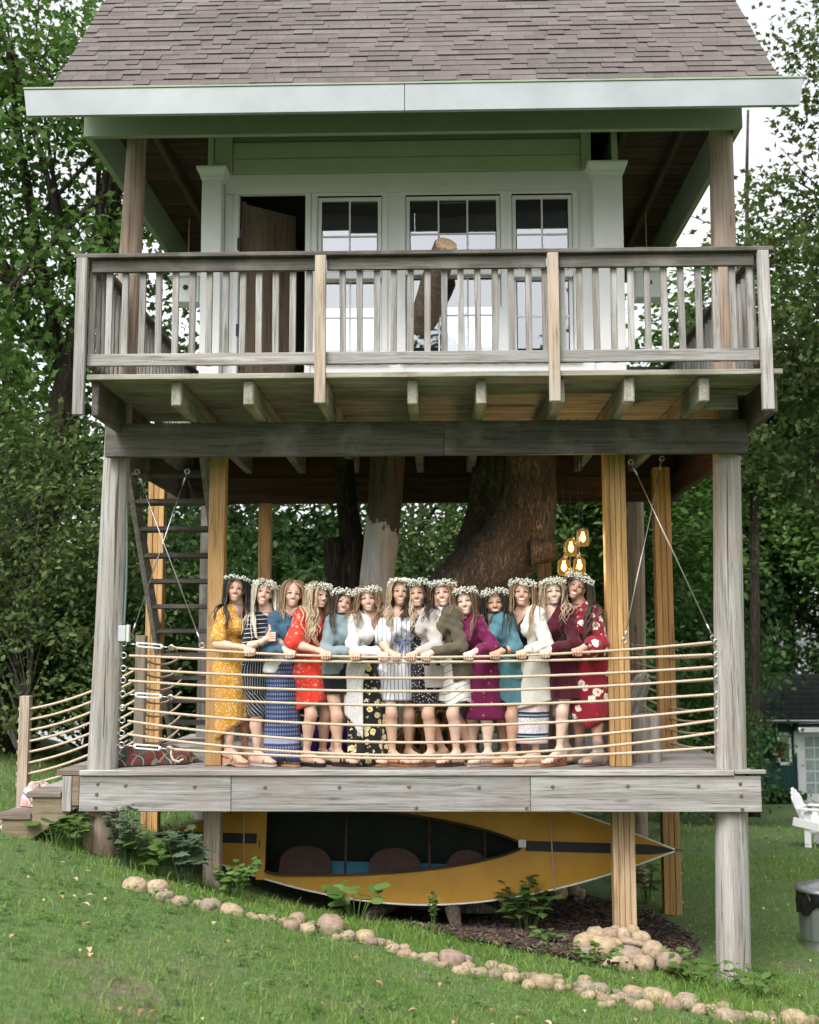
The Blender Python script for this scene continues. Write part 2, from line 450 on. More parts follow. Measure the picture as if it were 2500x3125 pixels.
# ---- sawn posts
box('sawn_post', M['orangeZ'], TH, -1.822, -1.676, .36, .505, .001, 2.95, .006)
box('sawn_post', M['tanZ'], TH, -1.822, -1.676, .36, .505, -1.4, -.04, .006)
for i in range(4):
    w = .0485
    box('post_ply', M['orangeZ'], TH, 1.73+i*w, 1.73+(i+1)*w-.003, .30+.004*(i % 2), .45, .001, 2.95, .004)
    box('post_ply', M['warmZ'], TH, 1.74+i*w, 1.74+(i+1)*w-.003, .30+.004*(i % 2), .45, -1.75, -.04, .004)
for i in range(3):
    w = .06
    box('rear_post_ply', M['orangeZ'], TH, 2.545+i*w, 2.545+(i+1)*w-.004, 2.4+.004*(i % 2), 2.55, -2.0, 2.95, .004)
    box('rear_post_ply', M['orangeZ'], TH, -2.93+i*w, -2.93+(i+1)*w-.004, 2.6+.004*(i % 2), 2.75, -1.2, 2.95, .004)
box('rear_sawn_post', M['orangeZ'], TH, -1.78, -1.64, 3.02, 3.14, 0, 2.68, .006)
box('rear_sawn_post', M['orangeZ'], TH, 1.36, 1.5, 3.02, 3.14, 0, 2.68, .006)

# ---- main beams
for a, b2 in ((-2.665, .3), (.304, 2.925)):
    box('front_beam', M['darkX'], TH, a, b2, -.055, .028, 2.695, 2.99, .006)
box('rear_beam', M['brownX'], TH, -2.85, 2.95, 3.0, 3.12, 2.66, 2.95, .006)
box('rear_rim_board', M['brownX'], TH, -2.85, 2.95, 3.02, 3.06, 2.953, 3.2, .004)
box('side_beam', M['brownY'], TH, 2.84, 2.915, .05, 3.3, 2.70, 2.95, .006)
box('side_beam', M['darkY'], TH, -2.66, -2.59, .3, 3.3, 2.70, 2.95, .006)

# ---- balcony floor: planks along X, joists along Y, rim joists
for i in range(34):
    y0 = -.84+i*.14
    if -.2 < y0 < 5 and False: continue
    if y0 > 3.9: break
    x0, x1 = (-2.605, 3.02) if i == 0 else (-2.60, 2.99)
    if y0 > .9 and y0 < 2.3: x0 = -2.0      # stair opening
    box('floor_plank', M['mossyX'], TH, x0, x1, y0, y0+.136, 3.205+(0 if i else -.004), 3.245, .004)
for i, x in enumerate((-1.885, -1.29, -.68, .045, .61, 1.235, 1.805, 2.40)):
    dx = .02*math.sin(i*3)
    box('floor_joist', M['mossyY'], TH, x-.042+dx*.3, x+.042+dx*.3, -.765+.02*math.sin(i*5), 3.0, 2.992, 3.203, .012)
box('rim_joist', M['darkY'], TH, -2.575, -2.52, -.78, 3.2, 2.915, 3.203, .006)
box('rim_joist', M['darkY'], TH, 2.93, 2.985, -.78, 3.2, 2.90, 3.203, .006)
box('blocking', M['mossyX'], TH, 2.51, 2.79, -.30, -.26, 3.03, 3.2, .004)
box('blocking', M['mossyX'], TH, .62, 1.2, .45, .49, 2.86, 3.0, .004)

# ---- balcony railing
def sub(name, loc, parent=TH):
    o = root(name, loc, None, None); o.parent = parent; o.matrix_parent_inverse = Matrix.Translation(-wloc(parent)); return o
RL = sub('balcony_railing', (0, -.8, 3.25))
def rbox(nm, mt, *a, **k): return box(nm, mt, RL, *a, **k)
rbox('top_rail', M['darkX'], -2.73, 2.985, -.845, -.70, 4.225, 4.262, .005)
px = (-2.665, -.70, 1.195, 2.895)
z = 4.223
for a, b2 in ((-2.6, -.748), (-.652, 1.142), (1.248, 2.832)):
    rbox('upper_rail', M['darkX'], a, b2, -.80, -.762, 4.115, 4.22, .004)
    rbox('lower_rail', M['greyX'], a-.02, b2+.02, -.80, -.762, 3.325, 3.425, .004)
bm = None
xs = [-2.60+.1385*i for i in range(41)]
for x in xs:
    if min(abs(x-p) for p in px) < .055: continue
    if x > 2.82: continue
    t = rng.uniform(-.006, .006)
    m = MB().beam((x, -.745, 3.33), (x+t, -.745, 4.14), .052, .034, (0, 1, 0), .003)
    m.build('baluster', M['greyZ'], RL)
for i, x in enumerate(px):
    mt = M['tanZ'] if i in (1, 2) else M['greyZ']
    w = .045
    z0 = 2.91 if i in (0, 3) else 2.99
    rbox('railing_post', mt, x-w, x+w, -.862, -.803, z0, 4.222, .005)
# side rails going back
for sx, x in ((-1, -2.62), (1, 2.90)):
    rbox('side_top_rail', M['darkY'], x-.07, x+.07, -.69, 3.3, 4.225, 4.26, .005)
    rbox('side_upper_rail', M['darkY'], x-.018, x+.018, -.70, 3.3, 4.115, 4.22, .004)
    rbox('side_lower_rail', M['darkY'], x-.018, x+.018, -.70, 3.3, 3.325, 3.425, .004)
    for k in range(28):
        y = -.62+k*.14
        rbox('side_baluster', M['greyZ'], x-sx*.04-.017, x-sx*.04+.017, y-.02, y+.02, 3.33, 4.14, .003)
rbox('back_top_rail', M['darkX'], -2.6, 2.9, 3.28, 3.42, 4.225, 4.26, .005)
rbox('back_lower_rail', M['darkX'], -2.6, 2.9, 3.33, 3.366, 3.325, 3.425, .004)
for k in range(7):
    rbox('back_baluster', M['greyZ'], 2.05+k*.12, 2.09+k*.12, 3.30, 3.33, 3.33, 4.2, .003)
    rbox('back_baluster', M['greyZ'], -2.5+k*.12, -2.46+k*.12, 3.30, 3.33, 3.33, 4.2, .003)

# ---- the cabin on the upper floor: front wall built of pieces round door and windows
WY = 0.80
FZ = 3.25
def wb(nm, mt, x0, x1, z0, z1, y0=WY, y1=WY+.06, bv=.004, par=TH): return box(nm, mt, par, x0, x1, y0, y1, z0, z1, bv)
# openings: door, window1, window2 (double), window3
DO = (-1.66, -1.02); W1 = (-.90, -.28); W2 = (-.05, .86); W3 = (.97, 1.55)
WZ0, WZ1 = 3.78, 5.36
seg = [(-1.80, DO[0]), (DO[1], W1[0]), (W1[1], W2[0]), (W2[1], W3[0]), (W3[1], 1.76)]
for a, b2 in seg: wb('wall_panel', M['white'], a, b2, FZ, 5.40)
for a, b2 in (W1, W2, W3): wb('wall_panel', M['white'], a, b2, FZ, WZ0-.002)
wb('frieze_board', M['white'], -1.80, 1.80, 5.402, 5.595, WY-.015, WY+.06)
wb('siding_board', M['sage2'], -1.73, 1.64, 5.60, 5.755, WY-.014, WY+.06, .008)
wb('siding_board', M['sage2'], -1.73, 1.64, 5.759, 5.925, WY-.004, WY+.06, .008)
wb('siding_board', M['sage'], -1.73, 1.64, 5.929, 6.04, WY+.01, WY+.06, .008)  # darker strip for the gap under the ceiling, shade painted in
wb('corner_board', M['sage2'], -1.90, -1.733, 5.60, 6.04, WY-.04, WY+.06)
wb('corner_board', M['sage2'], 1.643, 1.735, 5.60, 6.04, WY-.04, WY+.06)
wb('baseboard', M['white'], -1.0, 1.95, FZ, FZ+.115, WY-.03, WY-.001)
# casings
for a, b2 in ((DO[0], DO[1]), W1, W2, W3):
    z0 = FZ if a == DO[0] else WZ0-.06
    wb('casing', M['white'], a-.055, a-.004, z0, 5.40, WY-.018, WY-.001)
    wb('casing', M['white'], b2+.004, b2+.055, z0, 5.40, WY-.018, WY-.001)
    if a != DO[0]:
        wb('casing', M['white'], a-.055, b2+.055, 5.365, 5.398, WY-.024, WY-.0185)
        wb('window_sill', M['white'], a-.06, b2+.06, WZ0-.055, WZ0-.003, WY-.055, WY-.0195)
# pilasters with flared caps
for x0, x1 in ((-1.995, -1.805), (1.73, 2.01)):
    m = MB().box(x0, x1, WY-.16, WY+.06, FZ, 5.52, .006)
    c = (x0+x1)/2; hw = (x1-x0)/2
    pr = [(hw+.012, WY-.172, 5.50), (hw+.018, WY-.178, 5.53), (hw+.05, WY-.21, 5.59), (hw+.05, WY-.21, 5.61)]
    V = []
    for (h, yy, zz) in pr: V += [(c-h, yy, zz), (c+h, yy, zz), (c+h, WY+.07, zz), (c-h, WY+.07, zz)]
    Fs = [(3, 2, 1, 0), (12, 13, 14, 15)]
    for i in range(3):
        for k in range(4): Fs.append((i*4+k, i*4+(k+1) % 4, (i+1)*4+(k+1) % 4, (i+1)*4+k))
    m.build('pilaster', M['white'], TH)
    MB().add(V, Fs).build('pilaster_cap', M['white'], TH)
    box('pilaster_base', M['white'], TH, x0-.02, x1+.02, WY-.185, WY+.07, FZ, FZ+.115, .005)
# glass
def glass_mat():
    m, nt, b = newmat('window_glass'); nt.nodes.remove(b)
    out = nt.nodes['Material Output']
    g = N(nt, 'ShaderNodeBsdfGlossy', Roughness=0.01); g.inputs['Color'].default_value = (0.86, 0.88, 0.93, 1)
    t = N(nt, 'ShaderNodeBsdfTransparent'); t.inputs['Color'].default_value = (0.8, 0.85, 0.85, 1)
    f = N(nt, 'ShaderNodeFresnel', IOR=1.5)
    fac = math_(nt, 'MULTIPLY_ADD', f.outputs[0], 0.7, 0.26)
    mx = nt.nodes.new('ShaderNodeMixShader'); L(nt, fac, mx.inputs[0]); L(nt, t.outputs[0], mx.inputs[1]); L(nt, g.outputs[0], mx.inputs[2])
    L(nt, mx.outputs[0], out.inputs[0]); return m
M['glass'] = glass_mat()
def sash(x0, x1, z0, z1, nx, nz, y):
    w = MB(); fr = .035
    # frame
    w.box(x0, x0+fr, y, y+.035, z0, z1, .003).box(x1-fr, x1, y, y+.035, z0, z1, .003)
    w.box(x0+fr, x1-fr, y+.001, y+.034, z0, z0+fr+.01, .003).box(x0+fr, x1-fr, y+.001, y+.034, z1-fr, z1, .003)
    fo = w.build('window', M['white'], TH)
    gx0, gx1, gz0, gz1 = x0+fr, x1-fr, z0+fr+.01, z1-fr
    for i in range(1, nx):
        xx = gx0+(gx1-gx0)*i/nx; box('muntin', M['white'], fo, xx-.008, xx+.008, y+.006, y+.028, gz0, gz1, .002)
    for k in range(1, nz):
        zz = gz0+(gz1-gz0)*k/nz; box('muntin', M['white'], fo, gx0, gx1, y+.008, y+.026, zz-.008, zz+.008, .002)
    for i in range(nx):
        for k in range(nz):
            a = gx0+(gx1-gx0)*i/nx+.009; b2 = gx0+(gx1-gx0)*(i+1)/nx-.009; c = gz0+(gz1-gz0)*k/nz+.009; d = gz0+(gz1-gz0)*(k+1)/nz-.009
            t1, t2 = rng.uniform(-.0012, .0012), rng.uniform(-.0015, .0015)
            MB().add([(a, y+.017-t1-t2, c), (b2, y+.017+t1-t2, c), (b2, y+.017+t1+t2, d), (a, y+.017-t1+t2, d)], [(0, 1, 2, 3)]).build('pane', M['glass'], fo)
for (a, b2), nx in ((W1, 2), (W2, 3), (W3, 2)):
    zm = 4.57
    if (a, b2) == W2: zm = 4.60
    sash(a+.004, b2-.004, zm+.003, WZ1, nx, 2, WY+.005)
    sash(a+.004, b2-.004, WZ0, zm-.003, nx, 2, WY+.045)
    box('meeting_rail', M['white'], TH, a, b2, WY-.03, WY+.0045, zm-.03, zm+.03, .006)
# other walls and interior
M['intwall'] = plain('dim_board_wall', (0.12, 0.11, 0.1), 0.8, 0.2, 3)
box('side_wall', M['white'], TH, -1.99, -1.93, WY+.08, 3.0, FZ, 6.04)
box('side_wall', M['white'], TH, 1.95, 2.01, WY+.08, 3.0, FZ, 6.04)
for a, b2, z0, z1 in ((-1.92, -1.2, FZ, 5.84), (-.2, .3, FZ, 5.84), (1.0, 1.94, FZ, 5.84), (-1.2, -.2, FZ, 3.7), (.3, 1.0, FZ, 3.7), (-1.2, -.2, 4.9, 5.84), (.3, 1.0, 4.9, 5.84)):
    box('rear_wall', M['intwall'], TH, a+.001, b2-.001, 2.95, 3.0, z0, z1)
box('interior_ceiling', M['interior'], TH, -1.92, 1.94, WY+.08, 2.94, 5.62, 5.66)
# open door leaf turned inward
dl = MB().box(-1.655, -1.61, WY+.07, WY+.72, FZ+.01, 5.36, .004)
dv = dl.build('door', wood('door_wood', (.075, .05, .033), (.17, .12, .085), 'Z', .8, .6, None, 0, 0), TH)
box('door_panel', M['brownZ'], dv, -1.612, -1.598, WY+.15, WY+.36, FZ+.25, 5.2, .004)
box('door_panel', M['brownZ'], dv, -1.612, -1.598, WY+.44, WY+.65, FZ+.25, 5.2, .004)
dl2 = MB().box(0, .58, 0, .04, 0, 2.08, .004)
o = dl2.build('screen_door', wood('screen_door_wood', (.11, .08, .055), (.24, .18, .13), 'Z', .8, .6, None, 0, 0), TH)
o.location = (-1.62, WY+.09, FZ+.01); o.rotation_euler = (0, 0, R(38))
for z in (4.05, 4.9):
    MB().box(-1.675, -1.64, WY-.02, WY+.0, z-.06, z+.06, .003).build('door_hinge', M['black'], TH)

# ---- lower deck
for i in range(32):
    y0 = .02+i*.14
    x0, x1 = -2.80, 2.90-(.0 if y0 < 2.2 else .09*(y0-2.2))
    box('deck_plank', M['greyX'], TH, x0, x1, y0, y0+.134, -.036-.002*rng.random(), 0-.002*rng.random(), .004)
box('deck_trim', M['greyX'], TH, -2.815, 2.72, -.03, .016, -.045, .001, .005)
box('deck_trim', M['greyX'], TH, 2.724, 2.985, -.034, .016, -.03, .004, .005)
for a, b2 in ((-2.815, -1.52), (-1.516, 1.012), (1.016, 2.945)):
    box('deck_fascia', M['fasciawood'] if 'fasciawood' in M else M['greyX'], TH, a, b2, -.012, .03, -.345, -.048, .005)
for (x, z) in ((-2.66, -.11), (-2.665, -.2), (-2.67, -.31), (-2.42, -.125), (-1.83, -.135), (-1.23, -.14), (-.6, -.14), (-.01, -.135), (.58, -.14), (1.2, -.135), (1.83, -.13), (2.42, -.13), (2.77, -.11), (2.775, -.21), (2.78, -.32), (-2.4, -.3), (.05, -.31), (.98, -.31)):
    MB().tube([(x, -.011, z), (x, -.022, z)], .012, 8).build('bolt_head', M['bolt'], TH)
    MB().torus((x, -.0135, z), (0, 1, 0), .014, .003, 10, 5).build('bolt_washer', M['bolt'], TH)
for x in np.arange(-2.4, 2.8, .6):
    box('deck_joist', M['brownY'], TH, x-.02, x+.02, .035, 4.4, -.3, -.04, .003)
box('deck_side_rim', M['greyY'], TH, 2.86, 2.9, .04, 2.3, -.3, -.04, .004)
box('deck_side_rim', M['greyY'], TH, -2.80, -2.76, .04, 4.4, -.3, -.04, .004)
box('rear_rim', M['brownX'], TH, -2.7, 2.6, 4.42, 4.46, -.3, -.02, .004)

# ---- inner stair up to the balcony, going up towards the front
IS = sub('inner_stair', (-2.2, 2.4, 0))
for x in (-2.80, -2.05):
    MB().beam((x, 3.45, .05), (x, 1.05, 3.15), .05, .22, (0, 0, 1), .004).build('stringer', M['darkY'] if x > -2 else M['greyY'], IS)
for i in range(12):
    t = (i+.6)/12.2; y = 3.45-2.4*t; z = .05+3.1*t
    box('stair_tread', M['darkX'], IS, -2.775, -2.08, y-.13, y+.11, z-.02, z+.025, .004)
# ================================================================= ROPES, CABLES, STEPS
def rope_mat():
    m, nt, b = newmat('manila_rope')
    uv = coords(nt, (1, 1, 1), 'UV')
    sx = nt.nodes.new('ShaderNodeSeparateXYZ'); L(nt, uv, sx.inputs[0])
    t = math_(nt, 'ADD', math_(nt, 'MULTIPLY', sx.outputs[0], 30.0), math_(nt, 'MULTIPLY', sx.outputs[1], 3.0))
    fr = math_(nt, 'FRACT', t); tri = math_(nt, 'ABSOLUTE', math_(nt, 'SUBTRACT', fr, 0.5))
    r = ramp(nt, tri, [(0.0, (0.62, 0.5, 0.38)), (0.3, (0.55, 0.43, 0.32)), (0.5, (0.24, 0.17, 0.12))])
    f = noise(nt, coords(nt), 50, 3)
    c = mix(nt, 0.25, r.outputs[0], ramp(nt, f, [(0.3, (0.3, 0.2, 0.13)), (0.7, (0.75, 0.6, 0.45))]).outputs[0])
    L(nt, c, b.inputs['Base Color']); b.inputs['Roughness'].default_value = 0.9
    bump(nt, b, math_(nt, 'SUBTRACT', 0.5, tri), 0.8, 0.004); return m
M['rope'] = rope_mat()
def rope(pts, r, parent, name='rope', n=8):
    P = np.array(pts, float); V = []; UV = []; s = 0
    m = len(P)
    for i in range(m):
        if i: s += np.linalg.norm(P[i]-P[i-1])
        t = Vector(P[min(i+1, m-1)]-P[max(i-1, 0)]).normalized()
        x = Vector((0, 0, 1)).cross(t)
        x = x.normalized() if x.length > 1e-4 else Vector((1, 0, 0)); y = t.cross(x)
        for k in range(n+1):
            a = 2*math.pi*k/n; q = Vector(P[i])+(x*math.cos(a)+y*math.sin(a))*r
            V.append(q[:]); UV.append((s, k/n))
    F = [(i*(n+1)+k, i*(n+1)+k+1, (i+1)*(n+1)+k+1, (i+1)*(n+1)+k) for i in range(m-1) for k in range(n)]
    return link(name, npmesh(name, V, np.array(F), True, uv=UV), M['rope'], parent)
FR = sub('rope_railing', (0, .12, 0))
ZL = [1.075, .97, .857, .755, .638, .518, .413, .30, .20]
ZR = [1.07, .965, .86, .757, .626, .503, .406, .303, .18]
SAG = [.125, .06, .088, .097, .093, .145, .185, .185, .10]
ROPEZ = []
def ropept(i, x):
    t = (x+2.5)/5.1; z = ZL[i]+(ZR[i]-ZL[i])*t - SAG[i]*4*t*(1-t)
    return (x, .125-.06*4*t*(1-t), z)
for i in range(9):
    tb = i in (0, 4, 8)
    x0 = -2.5+(.42 if tb else .05); x1 = 2.60
    xs = np.linspace(x0, x1, 60)
    rope([ropept(i, x) for x in xs], .0115, FR)
    # eye bolts
    for xe, sg in ((-2.5, -1), (2.64, 1)):
        p = ropept(i, max(-2.5, min(2.6, xe)))
        m = MB().torus((xe, p[1], p[2]), (0, 1, 0), .024, .0065, 14, 6)
        m.tube([(xe+sg*.022, p[1], p[2]), (xe+sg*.085, p[1]+.02, p[2])], .006, 6)
        m.build('eye_bolt', M['steel'], FR, True)
    if tb:
        a = Vector(ropept(i, -2.46)); b2 = Vector(ropept(i, -2.07)); d = (b2-a)
        m = MB().tube([a, a+d*.22], .006, 6); m.tube([a+d*.75, a+d*.95], .006, 6)
        m.torus(a+d*.98, (0, 1, 0), .022, .0065, 12, 6); m.build('turnbuckle_screw', M['steel'], FR, True)
        q = a+d*.2; e = a+d*.76
        m = MB(); up = Vector((0, 0, .016))
        m.tube([q+up, e+up], .0075, 6).tube([q-up, e-up], .0075, 6).tube([q+up, q-up], .012, 6).tube([e+up, e-up], .012, 6)
        m.build('turnbuckle', M['white'], FR, True)
        m = [a+d*1.0+Vector((.03*math.cos(t*2.1), -.008, .02*math.sin(t*2.1))) for t in range(8)]
        rope(m, .011, FR, 'rope_knot', 6)
a = Vector(ropept(8, -2.06)); rope([a, a+Vector((.0, -.01, -.05)), a+Vector((.02, -.02, -.09)), a+Vector((.07, -.03, -.105)), a+Vector((.11, -.03, -.08))], .0105, FR, 'rope_tail', 6)
# right-hand and rear side ropes
SR = sub('side_rope_railing', (2.7, 2.3, 0))
for i in range(9):
    z0, z1 = ZR[i]+.005, ZR[i]-.0
    pts = []
    for t in np.linspace(0, 1, 24):
        sg = (.04+.02*i*.6)*4*t*(1-t)
        pts.append((2.72-.12*t, .3+4.0*t, z0+(z1-z0)*t-sg))
    rope(pts, .012, SR, n=6)
    MB().torus((2.56, 4.18, z1), (1, 0, .3), .022, .006, 10, 5).build('eye_bolt', M['steel'], SR)
for i in range(7):
    z = .25+.125*i
    rope([(x, 4.25, z-.03*math.sin((x+2.5)/5*math.pi)) for x in np.linspace(-2.4, 2.5, 20)], .011, SR, n=6)
for x in (-1.9, -1.72, -.2): box('rail_post', M['tanZ'], SR, x-.045, x+.045, 4.15, 4.24, 0, 1.05 if x > -1.8 else 1.2, .004)
# left-hand landing post and ropes to it
box('landing_post', M['tanZ'], SR, -2.525, -2.435, .62, .71, 0, 1.15, .004)
for i in range(7):
    z = .2+.125*i
    rope([(-2.48, .66+t*1.7, z-.1*t*(1-t)*3) for t in np.linspace(0, 1, 12)], .011, SR, n=6)

# wire cross braces
def cable(a, b, parent=TH):
    o = MB().tube([a, b], .006, 6).build('brace_cable', M['steel'], parent, True)
    a = Vector(a); b = Vector(b); d = (b-a).normalized()
    for p, s in ((a, 1), (b, -1)):
        m = MB().torus(p, (0, 1, 0), .022, .0055, 10, 5); m.tube([p+d*s*.03, p+d*s*.13], .009, 6); m.build('cable_end', M['steel'], o, True)
cable((-2.44, .2, 2.60), (-1.83, .2, 1.055)); cable((-1.99, .2, 2.60), (-2.46, .2, 1.13))
cable((1.96, .22, 2.66), (2.63, .2, 1.11)); cable((2.36, .9, 2.8), (1.86, .2, 1.09))
cable((2.05, 2.4, 2.2), (2.42, 4.2, 1.1))
# electric box and armoured conduit on the left post
cd = MB(); pts = [(-2.505+.01*math.sin(t*5), .13, 1.22+t*1.5) for t in np.linspace(0, 1, 24)]; cd.tube(pts, .011, 8); cd.build('conduit', plain('green_grey_conduit', (.16, .22, .21), .5, .3, 80, .3, .5, 150), TH, True)
eb = box('electric_box', plain('grey_switch_box', (.42, .44, .44), .4), TH, -2.545, -2.475, .08, .15, 1.09, 1.23, .006)
box('box_cover', plain('cream_cover', (.7, .68, .6), .5), eb, -2.474, -2.45, .09, .15, 1.085, 1.235, .005)

# ---- steps on the left going down to the lawn
ST = root('entry_steps', (-3.3, .5, -.7), 'wooden entry steps with three treads descending left from the lower deck', 'steps')
M['stepdark'] = wood('worn_tread_wood', (.07, .05, .04), (.24, .2, .165), 'X', 1, .8, (.3, .26, .22), .4, .1)
treads = [(-3.03, -2.82, .0), (-3.285, -2.985, -.185), (-3.535, -3.24, -.37), (-3.79, -3.49, -.555)]
for x0, x1, z in treads:
    for j in range(3): box('tread', M['stepdark'] if j == 0 else M['greyX'], ST, x0, x1, .03+j*.42, .03+j*.42+.415, z-.05, z-.003*rng.random(), .006)
M['stringer'] = wood('brown_stringer', (.13, .085, .055), (.27, .2, .14), 'X', .7, .8, (.2, .2, .13), .5, .05)
for y in (.05, 1.2):
    prof = [(-2.825, -.052), (-2.98, -.052), (-2.98, -.237), (-3.235, -.237), (-3.235, -.422), (-3.49, -.422), (-3.49, -.607), (-3.75, -.607), (-3.75, -.85), (-3.62, -.85), (-2.825, -.30)]
    n = len(prof); V = [(x, y, z) for x, z in prof]+[(x, y+.05, z) for x, z in prof]
    m = MB().add(V, [tuple(range(n)), tuple(reversed(range(n, 2*n)))]+[(i, n+i, n+(i+1) % n, (i+1) % n) for i in range(n)])
    m.build('stringer', M['stringer'], ST)
box('cleat', M['greyZ'], ST, -2.975, -2.895, .028, .048, -.35, -.055, .003)
box('cleat', M['stringer'], ST, -2.89, -2.83, .032, .048, -.3, -.055, .003)
box('rail_post', M['tanZ'], ST, -3.8, -3.705, 1.25, 1.35, -.75, .58, .004)
for i in range(8):
    z0 = .45-.103*i; pts = []
    z1 = .90-.095*i
    for t in np.linspace(0, 1, 16): pts.append((-3.75+1.25*t, 1.3-.3*t, z0+(z1-z0)*t-.085*4*t*(1-t)*.8))
    rope(pts, .012, ST, n=7)
    MB().torus((-3.81, 1.3, z0), (1, 0, 0), .015, .012, 8, 6).build('rope_knot', M['rope'], ST, True)

# ---- blankets
def plaid(name, base, c2, c3, scale):
    m, nt, b = newmat(name); v = coords(nt, (scale,)*3, rot=(0, 0, .5))
    s = nt.nodes.new('ShaderNodeSeparateXYZ'); L(nt, v, s.inputs[0])
    def st(o, w, ph): return math_(nt, 'LESS_THAN', math_(nt, 'FRACT', math_(nt, 'ADD', o, ph)), w)
    c = mix(nt, math_(nt, 'MULTIPLY', st(s.outputs[0], .4, 0), .42), base, c2)
    c = mix(nt, math_(nt, 'MULTIPLY', st(s.outputs[1], .4, .2), .42), c, c2)
    c = mix(nt, math_(nt, 'MULTIPLY', st(s.outputs[0], .08, .6), .8), c, c3)
    c = mix(nt, math_(nt, 'MULTIPLY', st(s.outputs[1], .08, .7), .8), c, c3)
    L(nt, c, b.inputs['Base Color']); b.inputs['Roughness'].default_value = .95
    bump(nt, b, noise(nt, coords(nt), 300, 2), .3, .003); return m
def heap(name, label, mat, c, rx, ry, h, seed, cat='blanket', spiky=.35):
    q = np.random.default_rng(seed); n, k = 40, 16; V = []
    ph = q.uniform(0, 6.28, 8)
    for i in range(k+1):
        t = i/k; rr = math.sin(t*math.pi/2)**.8
        for j in range(n):
            a = 2*math.pi*j/n
            w = 1+spiky*(.5*math.sin(3*a+ph[0])+.35*math.sin(5*a+ph[1]+3*t)+.25*math.sin(8*a+ph[2]))*t
            zz = h*(math.cos(t*math.pi/2))*(1+.35*math.sin(4*a+ph[3]+5*t)*t*(1-t)*3)+.012*math.sin(9*a+ph[4]+8*t)*(t < .98)
            V.append((c[0]+rx*rr*w*math.cos(a), c[1]+ry*rr*w*math.sin(a), c[2]+max(zz, .006)))
    F = [(i*n+j, (i+1)*n+j, (i+1)*n+(j+1) % n, i*n+(j+1) % n) for i in range(k) for j in range(n)]
    F += []
    o = link(name, npmesh(name, V, np.array(F), True), mat); return tag(o, label, cat)
M['plaid1'] = plaid('green_red_plaid', (.02, .05, .045), (.25, .02, .015), (.3, .28, .2), 9)
M['plaid2'] = plaid('cream_red_plaid', (.55, .48, .42), (.35, .05, .04), (.03, .06, .12), 8)
heap('plaid_blanket', 'dark green and red plaid blanket crumpled on the deck behind the left log post', M['plaid1'], (-2.44, .62, .002), .46, .3, .14, 3)
heap('plaid_blanket', 'cream, red and navy plaid blanket heaped on the entry steps', M['plaid2'], (-3.42, .75, -.37), .15, .28, .17, 4, spiky=.2)
heap('plaid_blanket', 'red and white plaid cloth at the left edge on the lowest step', M['plaid2'], (-3.64, .5, -.555), .12, .2, .12, 9, spiky=.2)
M['purple'] = plain('purple_cloth', (.06, .015, .2), .9, .3, 6, bstr=.3)
M['yplaid'] = plaid('yellow_black_plaid', (.02, .018, .015), (.45, .27, .04), (.5, .4, .2), 9)
heap('folded_cloth', 'purple cloth bundle on the deck behind the woman in red', M['purple'], (-.72, 1.1, .002), .26, .2, .42, 5, 'cloth', .25)
heap('folded_cloth', 'yellow and black checked cloth heaped on the deck behind bare legs', M['yplaid'], (.2, 1.25, .002), .4, .25, .4, 6, 'cloth', .25)

# ---- tree-stump seats
def stump(label, c, r, h, seed, mat):
    q = random.Random(seed); m = MB(); n = 26; ph = [q.uniform(0, 6.28) for _ in range(4)]
    ring = []
    for i, z in enumerate((0, h*.15, h*.5, h*.85, h-.012, h)):
        for j in range(n):
            a = 2*math.pi*j/n
            rr = r*(1+.05*math.sin(2*a+ph[0])+.04*math.sin(5*a+ph[1])-(.13 if j % 7 == 0 else 0)+.04*(1-z/h))-(.012 if i == 5 else 0)
            ring.append((c[0]+rr*math.cos(a), c[1]+rr*math.sin(a), c[2]+z))
    m.v = ring
    m.f = [(i*n+j, i*n+(j+1) % n, (i+1)*n+(j+1) % n, (i+1)*n+j) for i in range(5) for j in range(n)]+[tuple(5*n+j for j in range(n)), tuple(reversed(range(n)))]
    return tag(m.build('stump_seat', mat, None, True, 50), label, 'stump', 'stump seats on the deck')
stump('wide cracked grey stump seat on the deck beside the right log post', (2.12, .8, 0), .145, .43, 1, M['greyZ'])
stump('taller tan stump seat standing behind the wide cracked stump', (2.03, 1.35, 0), .12, .6, 2, M['logtan'])

